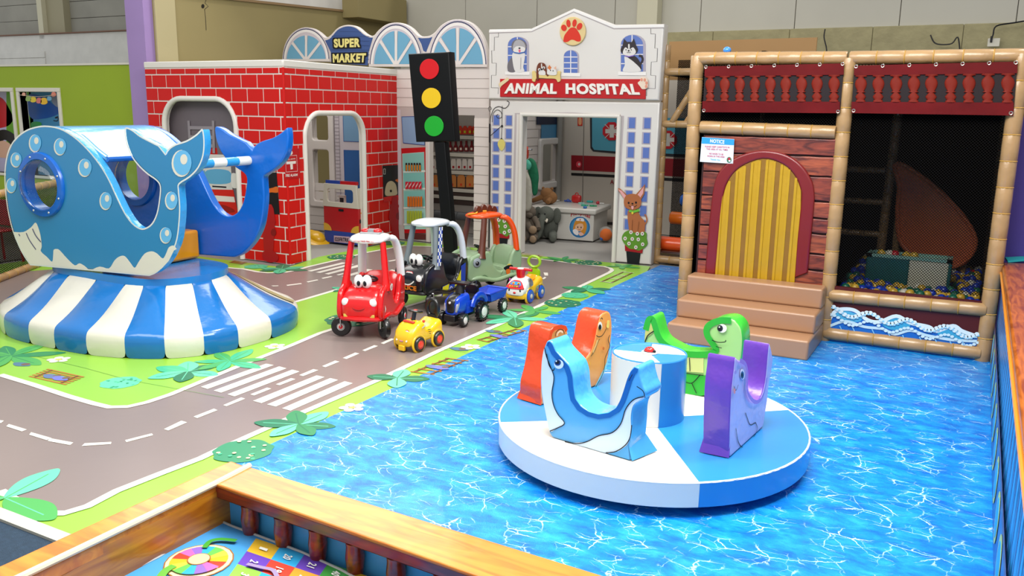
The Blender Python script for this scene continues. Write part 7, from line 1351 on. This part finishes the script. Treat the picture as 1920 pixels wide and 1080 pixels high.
plush('plush_elephant', 'large grey plush elephant with white tusks sitting against the play table', e0, ELG, eleph, .78)
e1 = G(994, 452); e1 = V((e1.x-.03, e1.y, 0))
def sit(t, c, m_):
    mb = MB(); mb.ball(c+V((0, .1, .30)), (.17, .15, .26), m_, 18, 12); obj('body', mb, t); mb = MB(); mb.ball(c+V((-.02, .05, .62)), (.15, .14, .15), m_, 18, 12); hd_ = obj('head', mb, t); mb = MB(); mb.ball(c+V((.04, -.07, .57)), (.08, .07, .06), m_, 12, 8); obj('muzzle', mb, hd_)
    mb = MB(); mb.tube([c+V((.1, .05, .5)), c+V((.22, -.02, .40)), c+V((.28, -.1, .30))], [.07, .06, .06], m_, 10); obj('arm', mb, t); mb = MB(); mb.tube([c+V((-.05, -.02, .48)), c+V((.06, -.14, .36)), c+V((.16, -.18, .26))], [.07, .06, .07], m_, 10); obj('arm', mb, t)
    for dx, dy, m2 in ((.02, -.28, PAW), (.24, -.24, PAW)):
        mb = MB(); mb.tube([c+V((dx*.6, -.02, .14)), c+V((dx, dy, .09))], [.1, .08], m_, 12); l_ = obj('leg', mb, t); mb = MB(); mb.ball(c+V((dx, dy-.03, .09)), (.08, .05, .08), m2, 14, 8); obj('foot', mb, l_)
    mb = MB(); mb.ball(c+V((.20, -.2, .28)), (.09, .08, .09), PAW, 12, 8); obj('paw', mb, t)
plush('plush_bear', 'floppy taupe plush animal with tan paws sitting left of the elephant', e1, FURG, sit, .78)
bp_ = G(1135, 453); bl_ = thing('soft_ball', 'grey and orange soft toy ball on the hospital floor beside the table', 'ball', (bp_.x, bp_.y, 0)); c = V((bp_.x, bp_.y, .13)); mb = MB(); mb.ball(c, .13, mat('grey felt', '8f8a84', .9), 20, 14); b0 = obj('ball', mb, bl_)
mb = MB(); mb.ball(c+V((.01, -.02, 0)), (.118, .118, .118), mat('orange felt', 'd0682c', .9), 20, 14, Rz(.4)); obj('orange_panel', mb, b0); mb = MB(); mb.ball(c+V((-.03, -.1, -.07)), (.03, .03, .03), mat('blue felt', '2c5ca8', .9), 10, 6); obj('blue_patch', mb, b0)
# costumes on a hook rail on the side wall
def cloth(parent, nm, px_pts, Y, m_, th=.1):
    ff_ = Frame((0, Y, 0), (1, 0, 0)); pts = [ff_.px(p) for p in smooth(px_pts, 4)]; return obj(nm, curve_mesh(nm, ff_, [pts], -th, 0, m_, th*.48), parent)
for lb, nm_, lst, Y in (('green costume coat hanging just inside the hospital doorway', 'green_coat', [([(988, 300), (994, 297), (1002, 306), (1007, 330), (1006, 345), (1004, 364), (997, 365), (994, 340), (988, 322)], 'coat', '0a6644')], 12.55), ('pale patterned costume hanging against the left hospital doorpost', 'white_costume', [([(976, 318), (984, 322), (992, 340), (994, 370), (992, 393), (982, 395), (975, 385), (975, 340)], 'gown', 'a8a498'), ([(976, 300), (986, 299), (993, 308), (990, 318), (980, 318), (975, 312)], 'collar', '4ca890'), ([(976, 276), (984, 274), (988, 280), (987, 297), (978, 298), (975, 285)], 'hood', 'b84030')], 12.3)):
    t = thing(nm_, lb, 'costume', (P3(990, 350, Y).x, Y, P3(990, 350, Y).z))
    for pts, n2, c in lst: cloth(t, n2, pts, Y-(.05 if n2 != 'gown' and n2 != 'coat' else 0), mat('cloth '+c, c, .85, bump=(12, .8)))
hk = thing('hook_rail', 'slim rail with costumes hanging inside the hospital doorway', 'rail', (-6.6, 12.4, 1.7)); mb = MB(); mb.tube([(-6.9, 12.3, P3(985, 280, 12.3).z), (-6.3, 12.3, P3(985, 280, 12.3).z)], .015, CHR, 8); mb.tube([(-6.9, 12.3, 0), (-6.9, 12.3, 1.7)], .02, CHR, 8); mb.tube([(-6.9, 12.55, 0), (-6.9, 12.55, 1.6), (-6.55, 12.55, 1.6)], .015, CHR, 8); obj('rail', mb, hk, kind='stuff')
# ---------------------------------------------------------------- far left: net fence, chair
NF = thing('bamboo_net_fence', 'low bamboo wrapped fence with dark netting behind the whale', 'fence', (-11.6, 7.6, 0))
A_, B_ = V((-11.55, 5.0, 0)), V((-11.55, 8.9, 0)); zr = .0
def PXx(px_, py_, X): d = ray(px_, py_); return V((X, d.y*X/d.x, H+d.z*X/d.x))
a, b = G(0, 522, .05), G(60, 499, .05); d = (b-a).normalized(); s0_, s1_ = a-d*1.2, b+d*2.2
pole('bottom_rail', s0_, s1_, .05, NF); zr = 1.02
pole('top_rail', s0_+V((0, 0, zr)), s1_+V((0, 0, zr)), .05, NF)
for t_ in (0, .5, 1): p = s0_+(s1_-s0_)*t_; pole('post', (p.x, p.y, .0), (p.x, p.y, zr+.1), .05, NF)
ffn = Frame((s0_.x, s0_.y, 0), s1_-s0_); mb = MB(); mb.fbox(ffn, 0, .08, (s1_-s0_).length, zr, -.002, .0, net_mat(.3)); obj('net', mb, NF)
RCM = mat('red painted metal', 'b0141c', .3, coat=.4); cg = G(16, 502); cc_ = V((cg.x-.42, cg.y+.12, 0))
CHc = thing('red_chair', 'red metal chair at the far left edge behind the fence', 'chair', cc_)
for dx, dy in ((-.19, -.19), (.19, -.19), (-.19, .19), (.19, .19)): mb = MB(); mb.tube([cc_+V((dx*1.15, dy*1.15, 0)), cc_+V((dx, dy, .45))], .016, RCM, 8); obj('leg', mb, CHc)
mb = MB(); mb.box(cc_+V((0, 0, .46)), (.42, .42, .03), RCM); obj('seat', mb, CHc, bev=.012)
mb = MB(); mb.box(cc_+V((0, .2, .68)), (.42, .025, .36), RCM); obj('backrest', mb, CHc, bev=.01)
mb = MB(); mb.box((-13.6, 7.9, .002), (3.6, 3.4, .01), mat('dark floor tiles', '4c4640', .5, var=(3, .1))); structure('floor', mb)
